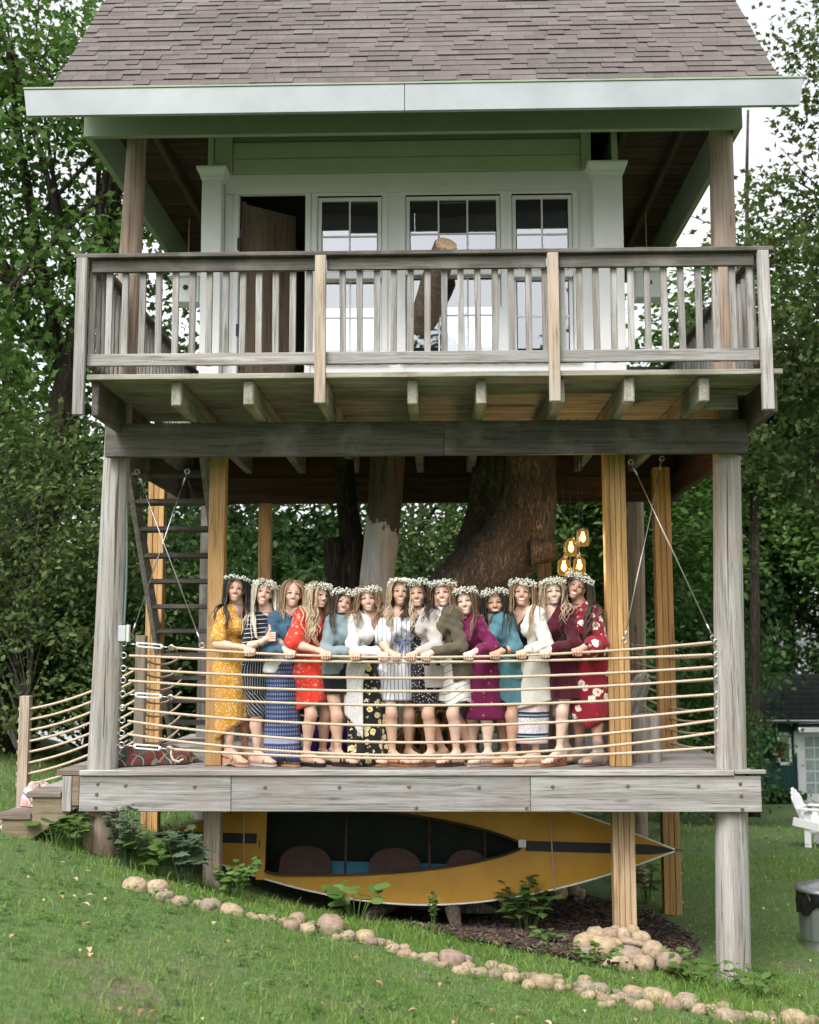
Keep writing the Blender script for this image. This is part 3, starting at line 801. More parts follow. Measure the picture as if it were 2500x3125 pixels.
# ---- weathered garden chair on the deck behind the group (slatted)
def slat_chair(name, label, c, rz, mat, ssz=1.0, group=None):
    r = root(name, c, label, 'chair', group)
    rot = Matrix.Rotation(rz, 3, 'Z')
    def bx(nm, x0, x1, y0, y1, z0, z1, tilt=0.0, piv=None):
        m = MB().box(x0, x1, y0, y1, z0, z1, .005)
        if tilt:
            T = Matrix.Rotation(tilt, 3, 'X'); p = Vector(piv); m.v = [tuple(p+T @ (Vector(q)-p)) for q in m.v]
        m.v = [tuple(Vector(c)+rot @ (Vector(q)*ssz)) for q in m.v]
        return m.build(nm, mat, r)
    for sx in (-1, 1):
        x = sx*.29
        bx('front_leg', x-.045, x+.045, -.36, -.335, 0, .54)
        bx('rear_leg', x-.02, x+.02, .18, .27, 0, .52)
        bx('arm_rest', x-.07, x+.07, -.40, .32, .54, .565)
        bx('seat_rail', x-.045, x-.02, -.36, .42, .18, .30, .18, (0, -.36, .3))
    bx('front_stretcher', -.245, .245, -.36, -.337, .24, .35)
    for i in range(6):
        y = -.33+i*.088
        bx('seat_slat', -.27, .27, y, y+.075, .355-.028*i, .375-.028*i)
    hs = (.70, .76, .80, .80, .76, .70)
    for i in range(6):
        x = -.27+i*.092
        m = MB(); h = hs[i]; pts = [(x, .0), (x+.08, .0)]
        # rounded top
        V = [(x, .22, .18), (x+.08, .22, .18), (x+.08, .22, h), (x+.065, .22, h+.05), (x+.04, .22, h+.07), (x+.015, .22, h+.05), (x, .22, h)]
        k = len(V); V2 = [(q[0], q[1]+.02, q[2]) for q in V]
        m.add(V+V2, [tuple(range(k)), tuple(reversed(range(k, 2*k)))]+[(a, k+a, k+(a+1) % k, (a+1) % k) for a in range(k)])
        T = Matrix.Rotation(-.38, 3, 'X'); p = Vector((0, .22, .18)); m.v = [tuple(Vector(c)+rot @ ((p+T @ (Vector(q)-p))*ssz)) for q in m.v]
        m.build('back_slat', mat, r)
    bx('back_brace', -.3, .3, .34, .37, .5, .56)
    return r
slat_chair('garden_chair', 'weathered grey slatted garden chair on the deck behind the woman in dark red flowers', (1.74, 1.2, 0), R(-120), M['greyZ'])
slat_chair('garden_chair', 'weathered grey low slatted chair on the deck behind the woman in burgundy', (1.2, 1.9, 0), R(160), M['greyZ'])
# ================================================================= GROUND
GP = np.array([(-2.68, .17, -.73), (2.71, .17, -1.73), (0, -.92, -1.22), (-2.2, -.6, -.78), (2.6, -1.25, -1.63), (1.8, .2, -1.52), (0, -10.3, -.62),
 (-3, -6, -.42), (3, -6, -1.3), (-5, -10, -.15), (5, -10, -1.0), (3.8, 1.6, -1.81), (5.7, 8, -1.92), (10, 24, -3.25), (-5.4, 5, -.42), (-8, 2, 0),
 (-10, 15, -.4), (0, 8, -1.75), (0, 20, -3.0), (-10, 40, -5), (0, 45, -6.6), (15, 45, -6.8), (12, 8, -2.5), (15, 0, -2.7), (-15, 0, 1.2),
 (-3.6, 1, -.6), (0, 3, -1.4), (2.6, 4.3, -1.75), (9, 16, -2.6), (-12, -12, .6), (12, -12, -1.6), (0, -20, 0), (30, 30, -6), (-30, 30, 1), (-30, -20, 3), (30, -20, -3), (-10, 60, -8), (20, 60, -8), (40, 60, -8), (-40, 60, -8), (-1.5, 1.0, -1.15), (-.4, 1.0, -1.5), (.5, 1.0, -1.55), (-.4, .3, -1.32)], float)
def _u(r2): return np.where(r2 > 0, .5*r2*np.log(r2+1e-12), 0)
_K = _u(((GP[:, None, :2]-GP[None, :, :2])**2).sum(2)) + np.eye(len(GP))*.02
_P = np.c_[np.ones(len(GP)), GP[:, :2]]
_Am = np.block([[_K, _P], [_P.T, np.zeros((3, 3))]])
_W = np.linalg.solve(_Am, np.r_[GP[:, 2], 0, 0, 0])
def gz(x, y):
    x = np.clip(np.asarray(x, float), -45, 45); y = np.clip(np.asarray(y, float), -25, 62)
    sh = x.shape; q = np.stack([x.ravel(), y.ravel()], 1)
    k = _u(((q[:, None, :]-GP[None, :, :2])**2).sum(2))
    z = k @ _W[:-3] + _W[-3] + q @ _W[-2:]
    z = z + .025*np.sin(q[:, 0]*1.7+1)*np.cos(q[:, 1]*1.3)+.012*np.sin(q[:, 0]*4.1)*np.sin(q[:, 1]*3.7+1)
    return z.reshape(sh)
def gzf(x, y): return float(gz(np.array([x]), np.array([y]))[0])
BORDER = [(-2.05, -1.04, 0.083), (-1.9, -1.01, 0.078), (-1.8, -1.22, 0.067), (-1.67, -1.24, 0.063), (-1.55, -1.16, 0.041), (-1.44, -1.23, 0.072), (-1.29, -1.18, 0.081), (-1.17, -1.13, 0.036), (-1.12, -1.19, 0.031), (-1.07, -1.11, 0.027), (-1.01, -1.14, 0.041), (-0.93, -1.1, 0.036), (-0.85, -0.9, 0.06), (-0.84, -1.27, 0.053), (-0.74, -1.22, 0.054), (-0.74, -0.91, 0.037), (-0.6, -1.03, 0.091), (-0.52, -1.23, 0.031), (-0.44, -1.19, 0.054), (-0.31, -1.14, 0.067), (-0.2, -1.12, 0.049), (-0.13, -1.09, 0.041), (-0.1, -1.29, 0.044), (-0.02, -1.23, 0.04), (-0.03, -1.39, 0.035), (0.05, -1.4, 0.035), (0.1, -1.37, 0.026), (0.17, -1.45, 0.043), (0.19, -1.37, 0.044), (0.25, -1.55, 0.034), (0.34, -1.4, 0.083), (0.44, -1.21, 0.044), (0.39, -1.62, 0.055), (0.46, -1.51, 0.047), (0.53, -1.58, 0.043), (0.62, -1.29, 0.04), (0.66, -1.14, 0.031), (0.63, -1.56, 0.047), (0.74, -1.35, 0.07), (0.74, -1.6, 0.055), (0.84, -1.48, 0.047), (0.91, -1.36, 0.035), (0.86, -1.71, 0.042), (0.94, -1.63, 0.076), (1.04, -1.4, 0.035), (1.07, -1.43, 0.043), (1.09, -1.24, 0.035), (1.06, -1.63, 0.042), (1.14, -1.51, 0.034), (1.31, -1.21, 0.044), (1.27, -1.5, 0.056), (1.26, -1.33, 0.035), (1.21, -1.61, 0.034), (1.28, -1.69, 0.046), (1.38, -1.47, 0.06), (1.37, -1.76, 0.046), (1.34, -1.95, 0.028), (1.45, -1.68, 0.038), (1.46, -1.52, 0.034), (1.51, -1.61, 0.03), (1.61, -1.46, 0.073), (1.72, -1.25, 0.026), (1.55, -1.75, 0.041), (1.62, -1.82, 0.057), (1.76, -1.54, 0.072), (1.82, -1.53, 0.068), (1.85, -1.68, 0.058), (1.95, -1.59, 0.067), (2.02, -1.28, 0.07), (2.04, -1.66, 0.054), (2.13, -1.61, 0.05), (2.27, -1.36, 0.052), (2.15, -1.71, 0.041), (2.23, -1.69, 0.067), (2.34, -1.51, 0.051), (2.41, -1.47, 0.038), (2.49, -1.46, 0.051), (2.6, -1.37, 0.047), (2.83, -0.9, 0.041), (2.78, -1.26, 0.087), (2.91, -1.16, 0.044), (2.97, -1.17, 0.044)]
PILE = [(1.421, -0.026, -1.412, 0.091, 0.062), (1.525, 0.051, -1.374, 0.072, 0.046), (1.549, -0.094, -1.443, 0.114, 0.075), (1.413, -0.231, -1.506, 0.096, 0.096), (1.625, -0.291, -1.532, 0.137, 0.089), (1.802, -0.18, -1.482, 0.113, 0.071), (1.662, 0.034, -1.382, 0.069, 0.056), (1.699, -0.051, -1.423, 0.068, 0.033), (1.707, 0.12, -1.34, 0.036, 0.027), (1.777, 0.043, -1.378, 0.059, 0.053), (1.875, -0.043, -1.418, 0.114, 0.029), (1.863, 0.103, -1.348, 0.05, 0.04), (1.908, 0.034, -1.381, 0.069, 0.043), (1.993, -0.111, -1.45, 0.084, 0.071), (2.063, -0.231, -1.504, 0.09, 0.064), (1.879, -0.3, -1.534, 0.083, 0.064), (1.944, -0.077, -1.434, 0.039, 0.02), (1.323, -0.163, -1.476, 0.045, 0.045)]
PILE2 = [(1.28, 2.68, -1.45, 0.045), (1.38, 2.68, -1.43, 0.062), (1.47, 2.58, -1.48, 0.089), (1.64, 2.68, -1.4, 0.049), (1.57, 2.68, -1.44, 0.062), (1.65, 2.58, -1.47, 0.071), (1.7, 2.58, -1.49, 0.062), (1.68, 2.58, -1.56, 0.062)]
def ground_mat():
    m, nt, b = newmat('lawn_soil')
    v = coords(nt)
    a = noise(nt, v, 0.9, 5, .6); f = noise(nt, v, 14, 5, .7)
    c1 = ramp(nt, f, [(.3, (.035, .07, .014)), (.7, (.09, .15, .036))]).outputs[0]
    c2 = ramp(nt, f, [(.3, (.07, .055, .035)), (.7, (.17, .135, .09))]).outputs[0]
    c = mix(nt, ramp(nt, a, [(.56, (0, 0, 0)), (.72, (.85, .85, .85))]).outputs[0], c1, c2)
    L(nt, c, b.inputs['Base Color']); b.inputs['Roughness'].default_value = .95
    bump(nt, b, f, .6, .03); return m
M['ground'] = ground_mat()
def axis(lo, hi, mid0, mid1, fine, coarse):
    a = list(np.arange(mid0, mid1, fine)); x = mid1
    st = fine
    while x < hi: a.append(x); st = min(st*1.25, coarse); x += st
    a.append(hi); x = mid0; st = fine
    pre = []
    while x > lo: st = min(st*1.25, coarse); x -= st; pre.append(max(x, lo))
    return np.array(pre[::-1]+a)
gx = axis(-400, 400, -7, 8, .15, 40); gy = axis(-60, 500, -7, 9, .15, 40)
GX, GY = np.meshgrid(gx, gy); GZ = gz(GX, GY)
n0, n1 = GX.shape; idx = np.arange(n0*n1).reshape(n0, n1)
Fq = np.stack([idx[:-1, :-1], idx[:-1, 1:], idx[1:, 1:], idx[1:, :-1]], -1).reshape(-1, 4)
tag(link('ground', npmesh('ground', np.stack([GX, GY, GZ], -1).reshape(-1, 3), Fq), M['ground']), kind='structure')
wm, nt_, b_ = newmat('lake_water'); b_.inputs['Base Color'].default_value = (.05, .07, .07, 1); b_.inputs['Roughness'].default_value = .08
bump(nt_, b_, noise(nt_, coords(nt_, (.5, 1.5, 1)), 1.2, 3), .15, .05)
tag(MB().box(-500, 500, 30, 900, -6.6, -6.45).build('lake', wm), kind='structure')

# ---------------------------------------------------------------- grass
def foliage_mat(name, stops, transl=.38, rough=.65, spec=.14, tint=None):
    m, nt, b = newmat(name)
    g = nt.nodes.new('ShaderNodeNewGeometry'); oi = nt.nodes.new('ShaderNodeObjectInfo')
    big = noise(nt, coords(nt), .8, 3, .6)
    fac = math_(nt, 'ADD', math_(nt, 'MULTIPLY', g.outputs['Random Per Island'], .65), math_(nt, 'MULTIPLY', big, .4))
    r = ramp(nt, fac, stops)
    h = N(nt, 'ShaderNodeHueSaturation'); L(nt, r.outputs[0], h.inputs['Color'])
    L(nt, math_(nt, 'MULTIPLY_ADD', oi.outputs['Random'], .3, .85), h.inputs['Value'])
    L(nt, h.outputs[0], b.inputs['Base Color']); b.inputs['Roughness'].default_value = rough; b.inputs['Specular IOR Level'].default_value = spec
    t = nt.nodes.new('ShaderNodeBsdfTranslucent'); h2 = N(nt, 'ShaderNodeHueSaturation', Value=1.2); h2.inputs['Saturation'].default_value = 1.15
    L(nt, h.outputs[0], h2.inputs['Color']); L(nt, h2.outputs[0], t.inputs['Color'])
    mx = nt.nodes.new('ShaderNodeMixShader'); mx.inputs[0].default_value = transl
    L(nt, b.outputs[0], mx.inputs[1]); L(nt, t.outputs[0], mx.inputs[2]); L(nt, mx.outputs[0], nt.nodes['Material Output'].inputs[0])
    return m
M['grass'] = foliage_mat('grass_blades', [(0, (.058, .125, .02)), (.3, (.105, .2, .036)), (.6, (.165, .265, .06)), (.85, (.27, .32, .11)), (1, (.4, .37, .19))], .3)
def snoise(x, y, seed):
    q = np.random.default_rng(seed); s = 0
    for k in range(6):
        a = q.uniform(0, 6.28); f = .5*1.7**k; s = s+np.sin((x*np.cos(a)+y*np.sin(a))*f+q.uniform(0, 6.28))/(1.25**k)
    return s/3
def blades(n, x0, x1, y0, y1, hmin, hmax, w, seed, keep=None):
    q = np.random.default_rng(seed)
    x = q.uniform(x0, x1, n); y = q.uniform(y0, y1, n)
    dens = snoise(x, y, 5)
    ok = (q.random(n) < np.clip(.72+.6*dens, .05, 1))
    if keep is not None: ok &= keep(x, y, q)
    x = x[ok]; y = y[ok]; n = len(x); z = gz(x, y)-.005
    hh = (hmin+(hmax-hmin)*q.random(n)**1.6)*np.clip(1+.6*snoise(x, y, 8), .35, 2)
    a = q.uniform(0, 6.283, n); dx, dy = np.cos(a), np.sin(a); la = q.uniform(0, 6.283, n); ln = q.uniform(.2, 1.0, n)*hh
    lx, ly = np.cos(la)*ln, np.sin(la)*ln; ww = w*q.uniform(.6, 1.3, n)
    V = np.empty((n, 5, 3))
    V[:, 0] = np.stack([x-dx*ww, y-dy*ww, z], 1); V[:, 1] = np.stack([x+dx*ww, y+dy*ww, z], 1)
    V[:, 2] = np.stack([x+dx*ww*.8+lx*.35, y+dy*ww*.8+ly*.35, z+hh*.62], 1); V[:, 3] = np.stack([x-dx*ww*.8+lx*.35, y-dy*ww*.8+ly*.35, z+hh*.62], 1)
    V[:, 4] = np.stack([x+lx, y+ly, z+hh*.9], 1)
    b = np.arange(n)*5
    return V.reshape(-1, 3), np.stack([b, b+1, b+2, b+3], 1), np.stack([b+3, b+2, b+4], 1)
MULCH = lambda x, y: (((x-1.15)/1.35)**2+((y-1.25)/1.75)**2 < 1)
def keepA(x, y, q): return ~(MULCH(x, y) & (y > -.3)) & ~((y > .5) & (x > -2.4) & (x < 1.8) & (q.random(len(x)) < .75))
def keepB(x, y, q): return keepA(x, y, q) & ~((x > 6) & (x < 9.5) & (y > 16)) & ~((x > 4.6) & (y > 7.5) & (q.random(len(x)) < .55))
parts = [blades(125000, -4.6, 4.4, -4.9, .6, .02, .085, .0024, 1, keepA), blades(27000, 2.2, 6.5, -.2, 7, .02, .075, .004, 2, keepB),
         blades(22000, 2.5, 14, 5, 26, .03, .09, .01, 3, keepB), blades(20000, -9, -2.6, .3, 12, .03, .13, .006, 4),
         blades(9000, .6, 3.2, -1.7, .6, .06, .17, .003, 6, keepA), blades(4000, -3, .6, -1.0, .1, .05, .12, .003, 7, keepA)]
VV = []; Q4 = []; Q3 = []; off = 0
for V, f4, f3 in parts: VV.append(V); Q4.append(f4+off); Q3.append(f3+off); off += len(V)
tag(link('grass', npmesh('grass', np.concatenate(VV), [np.concatenate(Q4), np.concatenate(Q3)], False), M['grass']), 'short green lawn grass sloping down to the right', 'grass', kind='stuff')

# broad-leaved lawn weeds
q = np.random.default_rng(77); nc = 520; cxw = q.uniform(-4.5, 4.2, nc); cyw = q.uniform(-4.8, -.2, nc); n = nc*9; ci = np.repeat(np.arange(nc), 9)
a = q.uniform(0, 6.28, n); rr_ = q.uniform(.01, .05, n); x = cxw[ci]+np.cos(a)*rr_; y = cyw[ci]+np.sin(a)*rr_; z = gz(x, y)+q.uniform(.015, .06, n); sz = q.uniform(.02, .05, n)
SHP = np.array([(0, -.5, 0), (.24, -.12, .05), (.2, .2, .04), (0, .5, -.04), (-.2, .2, .04), (-.24, -.12, .05)]); V = np.empty((n, 6, 3)); tl_ = q.uniform(-.5, .5, (n, 2))
for k, p in enumerate(SHP):
    u_ = p[0]*sz; w_ = p[1]*sz; V[:, k] = np.stack([x-np.sin(a)*u_+np.cos(a)*w_, y+np.cos(a)*u_+np.sin(a)*w_, z+p[2]*sz+tl_[:, 0]*w_+tl_[:, 1]*u_], 1)
M['lawnweed'] = foliage_mat('lawn_weed_leaves', [(0, (.06, .13, .03)), (.6, (.11, .21, .055)), (1, (.2, .3, .11))], .3)
tag(link('lawn_weeds', npmesh('lawn_weeds', V.reshape(-1, 3), (np.arange(n)*6)[:, None]+np.arange(6)[None], False), M['lawnweed']), 'small broad-leaved weeds scattered through the lawn', 'weeds', kind='stuff')

# ---------------------------------------------------------------- leaf clouds and trees
OAK = np.array([(0, -.5, 0), (.16, -.28, .03), (.13, -.1, .02), (.34, .06, .05), (.2, .2, .02), (0, .5, -.05), (-.2, .2, .02), (-.34, .06, .05), (-.13, -.1, .02), (-.16, -.28, .03)])
OVAL = np.array([(0, -.5, 0), (.24, -.12, .05), (.2, .2, .04), (0, .5, -.04), (-.2, .2, .04), (-.24, -.12, .05)])
LOBE = np.array([(0, -.5, 0), (.13, -.2, .03), (.34, .0, .05), (.15, .16, .02), (0, .5, -.05), (-.15, .16, .02), (-.34, .0, .05), (-.13, -.2, .03)])
def leafcloud(n, blobs, size, seed, shape=OVAL, nclump=200, spread=.35, up=.6, shell=.5, tri=True):
    q = np.random.default_rng(seed)
    vol = np.array([b[3]*b[4]*b[5] for b in blobs]); pi = q.choice(len(blobs), nclump, p=vol/vol.sum())
    d = q.normal(size=(nclump, 3)); d /= np.linalg.norm(d, axis=1)[:, None]
    rr = (shell+(1-shell)*q.random(nclump))**.7
    B = np.array(blobs)[pi]; cc = B[:, :3]+d*B[:, 3:6]*rr[:, None]
    ci = q.integers(0, nclump, n); sp = spread*q.uniform(.5, 1.4, nclump)[ci]
    p = cc[ci]+q.normal(size=(n, 3))*sp[:, None]*np.array([1, 1, .55])
    nrm = q.normal(size=(n, 3))*(1-up)+np.array([0, 0, up])+.25*(p-p.mean(0))/(np.abs(p-p.mean(0)).max()+1e-6)
    nrm /= np.linalg.norm(nrm, axis=1)[:, None]
    t = q.normal(size=(n, 3)); t -= nrm*(t*nrm).sum(1)[:, None]; t /= np.linalg.norm(t, axis=1)[:, None]
    s = np.cross(nrm, t); sz = size*q.uniform(.6, 1.25, n)
    k = len(shape)
    V = p[:, None, :]+(shape[None, :, 0:1]*s[:, None, :]+shape[None, :, 1:2]*t[:, None, :]+shape[None, :, 2:3]*nrm[:, None, :])*sz[:, None, None]
    F = (np.arange(n)*k)[:, None]+np.arange(k)[None, :]
    return V.reshape(-1, 3), F, cc
def limbs(m, base, top, r, cc, nb, seed, fork=.45):
    """trunk from base to top and nb limbs reaching clump centres"""
    q = random.Random(seed); base = Vector(base); top = Vector(top); H = (top-base)
    pts = []; rad = []
    for i in range(12):
        t = i/11; p = base+H*t+Vector((.12*math.sin(t*4+seed), .12*math.cos(t*3+seed), 0))*H.length*.05*t*3
        pts.append(p); rad.append(r*(1-.8*t)*(1+.5*max(0, .12-t)/.12))
    m.tube(pts, rad, 12)
    for j in range(nb):
        c = Vector(cc[q.randrange(len(cc))]); t = q.uniform(fork, .95); k = min(10, int(t*11)); a = pts[k]
        mid = a.lerp(c, .5)+Vector((q.uniform(-.3, .3), q.uniform(-.3, .3), q.uniform(-.1, .4)))
        r0 = max(.012, rad[k]*.38)
        seg = [a.lerp(mid, s).lerp(mid.lerp(c, s), s) for s in (0, .2, .4, .6, .8, 1)]
        m.tube(seg, [r0*(1-.82*s) for s in (0, .2, .4, .6, .8, 1)], 6, cap=False)
        for _ in range(2):
            c2 = c+Vector((q.uniform(-.8, .8), q.uniform(-.8, .8), q.uniform(-.3, .5))); m.tube([seg[3], seg[3].lerp(c2, .6), c2], [r0*.3, r0*.2, .006], 5, cap=False)
def bark_mat(name, c1, c2, sc=1.0, bs=.9, warm=None):
    m, nt, b = newmat(name)
    v = coords(nt, (9*sc, 9*sc, 1.6*sc)); f = noise(nt, v, 1.6, 6, .7, .8)
    w = noise(nt, coords(nt, (16*sc, 16*sc, 2.2*sc)), 1.3, 4, .75, 1.5); rid = math_(nt, 'ABSOLUTE', math_(nt, 'SUBTRACT', w, .5))
    h = math_(nt, 'ADD', math_(nt, 'MULTIPLY', ramp(nt, rid, [(0, (0, 0, 0)), (.12, (1, 1, 1))]).outputs[0], .45), math_(nt, 'MULTIPLY', f, .6))
    r = ramp(nt, h, [(.22, c1), (.8, c2)]); L(nt, r.outputs[0], b.inputs['Base Color']); b.inputs['Roughness'].default_value = .95; b.inputs['Specular IOR Level'].default_value = .15
    bump(nt, b, h, bs, .035); return m
M['bark'] = bark_mat('dark_bark', (.018, .014, .011), (.085, .07, .056), .6)
M['bark2'] = bark_mat('grey_bark', (.05, .045, .038), (.2, .18, .155), .6)
G_DARK = [(0, (.028, .062, .021)), (.4, (.047, .1, .032)), (.75, (.075, .14, .044)), (1, (.115, .18, .062))]
G_MID = [(0, (.036, .08, .021)), (.4, (.06, .12, .03)), (.75, (.092, .16, .042)), (1, (.155, .21, .065))]
G_OLV = [(0, (.045, .072, .024)), (.4, (.075, .112, .038)), (.75, (.115, .155, .054)), (1, (.19, .2, .085))]
M['leafD'] = foliage_mat('dark_leaves', G_DARK); M['leafM'] = foliage_mat('maple_leaves', G_MID); M['leafO'] = foliage_mat('olive_leaves', G_OLV)
def tree(name, label, base, top, r, blobs, nleaf, size, seed, mat, shape=OVAL, nclump=220, spread=.4, nb=26, bark='bark', group=None, cat='tree', shell=.5, up=.5, crown='crown', trunk='trunk', fork=.45):
    rt = root(name, base, label, cat, group)
    V, F, cc = leafcloud(nleaf, blobs, size, seed, shape, nclump, spread, up, shell)
    link(crown, npmesh(crown, V, F, False), mat, rt)
    m = MB(); limbs(m, base, top, r, cc, nb, seed, fork); m.build(trunk, M[bark], rt, True)
    return rt
def tcopy(src, label, loc, rz, sc, group=None):
    r = src.copy(); COL.objects.link(r); r.location = loc; r.rotation_euler = (0, 0, rz); r.scale = (sc, sc, sc) if not isinstance(sc, tuple) else sc
    r['label'] = label
    if group: r['group'] = group
    for ch in src.children:
        c = ch.copy(); COL.objects.link(c); c.parent = r; c.matrix_parent_inverse = ch.matrix_parent_inverse.copy()
    return r
GB = 'trees behind the treehouse'
# big maple left behind the steps
tree('maple_tree', 'large maple with thick dark leaning trunk left of the treehouse balcony', (-6.3, 7.5, -.5), (-4.4, 7.2, 11.5), .36,
     [(-5.6, 7.3, 8.2, 3.0, 2.4, 2.8), (-6.6, 7.0, 5.4, 2.0, 2.2, 1.9), (-4.4, 7.6, 10.8, 2.2, 2.2, 2.2), (-7.6, 7.4, 10.6, 2.2, 2.2, 2.4), (-4.4, 8.4, 6.0, 1.4, 1.6, 1.9)], 21000, .168, 11, M['leafM'], LOBE, 420, .36, 26, group=GB, shell=.2)
tree('oak_tree', 'loose-crowned oak with long bare branches right of the roof', (8.3, 9.0, -2.1), (7.5, 8.8, 12), .3,
     [(6.8, 8.6, 7.0, 2.2, 2.0, 2.4), (7.6, 8.0, 10.8, 2.6, 2.0, 2.2), (5.4, 9.2, 5.8, 1.2, 1.4, 1.8), (7.4, 9, 4.2, 2.0, 1.8, 1.5)], 20000, .15, 12, M['leafO'], LOBE, 260, .3, 34, group=GB, shell=.2)
tree('oak_tree', 'oak bough with sparse leaf clumps at the top right corner', (9.0, 5.0, -2.2), (6.6, 4.6, 12), .22,
     [(6.2, 4.6, 9.2, .95, 1.0, 1.3), (6.5, 4.4, 10.8, 1.1, 1.0, 1.0)], 4200, .12, 13, M['leafO'], LOBE, 60, .22, 12, group=GB, shell=.1)
tA = tree('maple_tree', 'tall dark-trunked maple behind the right log post', (5.25, 9.6, -2.2), (5.9, 10.2, 9), .1,
     [(6.2, 10, 5.0, 2.5, 2.2, 1.9), (5.0, 10.6, 3.4, 1.6, 1.6, 1.3), (7.2, 10.6, 4.0, 2.2, 1.6, 1.5)], 16000, .175, 14, M['leafM'], OVAL, 260, .38, 18, group=GB, shell=.35, up=.7)
tM = tree('maple_tree', 'slender maple with thin trunk behind the green cottage roof', (7.6, 13.6, -2.5), (7.8, 13.6, 8), .09,
     [(7.8, 14, 4.6, 2.6, 2.2, 2.0), (9.6, 14.6, 5.6, 2.6, 2.2, 2.4), (6.6, 14.6, 5.6, 2, 2, 2)], 13000, .2, 15, M['leafM'], OVAL, 230, .42, 18, group=GB, shell=.35, up=.7)
tB = tree('broadleaf_tree', 'dense dark broadleaf tree seen between the pale trunk and the curved trunk', (.6, 15, -2.4), (.4, 15, 7), .2,
     [(0, 15, 3.6, 3.2, 2.2, 2.6), (2.4, 15.5, 1.4, 2.4, 2, 2.0), (-2.2, 15.2, 1.2, 2.4, 2, 2.0), (.4, 15, -.4, 2.2, 1.6, 1.6)], 19000, .2, 16, M['leafD'], OVAL, 220, .42, 26, group=GB, shell=.45)
for lab, loc, rz, sc in (('dense dark broadleaf tree seen behind the inner stair', (-4.6, 16.5, -2), 2.0, 1.05), ('dense dark broadleaf tree seen behind the hanging jar lamps', (4.2, 17, -2.6), 4.1, 1.0),
                         ('tall dark broadleaf tree filling the gap left of the stair', (-8.6, 14, -.6), 1.0, 1.1), ('far dark broadleaf tree right of the rear log post', (4.8, 21, -3.0), 5.2, 1.05), ('dark broadleaf tree rising behind the cottage roof', (12.5, 33, -4.2), 3.2, 1.5), ('dark broadleaf tree filling the gap left of the cottage', (9.2, 37, -4.8), 1.7, 1.5)):
    tcopy(tB, lab, loc, rz, sc, GB)
for lab, loc, rz, sc in (('dark maple at the far right edge above the cottage', (14.5, 30, -4), 2.2, 1.5), ('dark maple behind the right rear lumber post', (3.6, 12.5, -2.2), 3.6, .95)):
    tcopy(tA, lab, loc, rz, sc, GB)
tree('slender_tree', 'slender pale-trunked tree deep in the wood behind the group', (-.65, 22, -3.3), (-.6, 22, 8), .13, [(-.4, 22.4, 7, 2.6, 2, 2), (1, 23, 3.5, 2.6, 2, 2)], 5000, .22, 17, M['leafM'], OVAL, 90, .45, 14, 'bark2', GB)
# shrubs
tS = tree('tall_shrub', 'tall tangled shrub with bare twigs left of the log post', (-5.4, 6.0, -.45), (-5.2, 6, 3.6), .05,
     [(-5.4, 6, 2.9, 1.5, 1.2, 1.5), (-4.5, 6.2, 1.9, 1.0, 1.0, 1.2), (-6.6, 6.2, 2.0, 1.2, 1, 1.6), (-5.2, 5.8, .7, 1.6, 1.0, 1.0)], 14000, .105, 21, M['leafO'], OVAL, 260, .28, 40, 'bark2', 'shrubs beside the steps', 'shrub', fork=.05)
tD = tree('dark_shrub', 'dense dark green shrub low behind the entry steps', (-5.0, 7.6, -.5), (-5, 7.6, 2.0), .05,
     [(-5, 7.6, 1.2, 2.0, 1.0, 1.5), (-6.6, 7.6, 1.4, 1.6, 1.0, 1.7), (-3.7, 7.8, 1.4, 1.2, 1.0, 1.6)], 13500, .13, 22, M['leafD'], OVAL, 190, .26, 30, 'bark', 'shrubs beside the steps', 'shrub', fork=.05)
for lab, loc, rz, sc in (('dark shrub far left behind the tangled shrub', (-8.2, 9.0, -.4), 1.2, 1.2), ('dark shrub seen under the inner stair', (-2.6, 10.0, -1.0), 2.9, 1.0), ('dark shrub behind the heads of the women in denim and red', (-.6, 10.6, -1.6), .4, 1.05),
                         ('dark shrub behind the curved trunk', (2.4, 10.6, -1.9), 5.0, 1.05), ('dark shrub by the water right of the deck', (4.9, 14.5, -2.4), 2.0, .85), ('dark shrub directly behind the rope rail of the steps', (-5.2, 9.4, -.6), 3.3, 1.1), ('dark shrub behind the rope rail post at the far left', (-7.4, 8.0, -.4), 4.4, 1.0)):
    tcopy(tD, lab, loc, rz, sc, 'shrubs beside the steps')
tcopy(tS, 'tall lighter green shrub behind the pale trunk', (-.2, 12.5, -1.8), 2.4, 1.15, 'shrubs beside the steps')
# far woods across the lake, and the trees round the clearing behind the camera (they show in the window panes)
for i, (x, y, sc) in enumerate(((-30, 60, 1.9), (-18, 66, 2.0), (-7, 62, 1.8), (14, 70, 1.7), (32, 66, 2.0), (44, 60, 1.9))):
    tcopy(tB, 'far hazy tree on the lake shore beyond the wood', (x, y, -6.8), i*1.3, sc, 'far trees on the shore')

for i, (x, y, sc) in enumerate(((-26, -24, 1.6), (-17, -31, 1.8), (-8, -34, 1.6), (1, -36, 1.5), (9, -32, 1.9), (17, -28, 1.9), (25, -22, 1.7))):
    tcopy(tB if i % 2 else tA, 'tree on the far side of the clearing, mirrored in the window panes', (x, y, .2), i*1.7, sc, 'trees across the clearing')

tA.location = (7.1, 17, gzf(7.1, 17)); tA.scale = (1.5, 1.5, 1.5)
tM.location = (11.2, 31, gzf(11.2, 31)); tM.scale = (1.35, 1.35, 1.35)
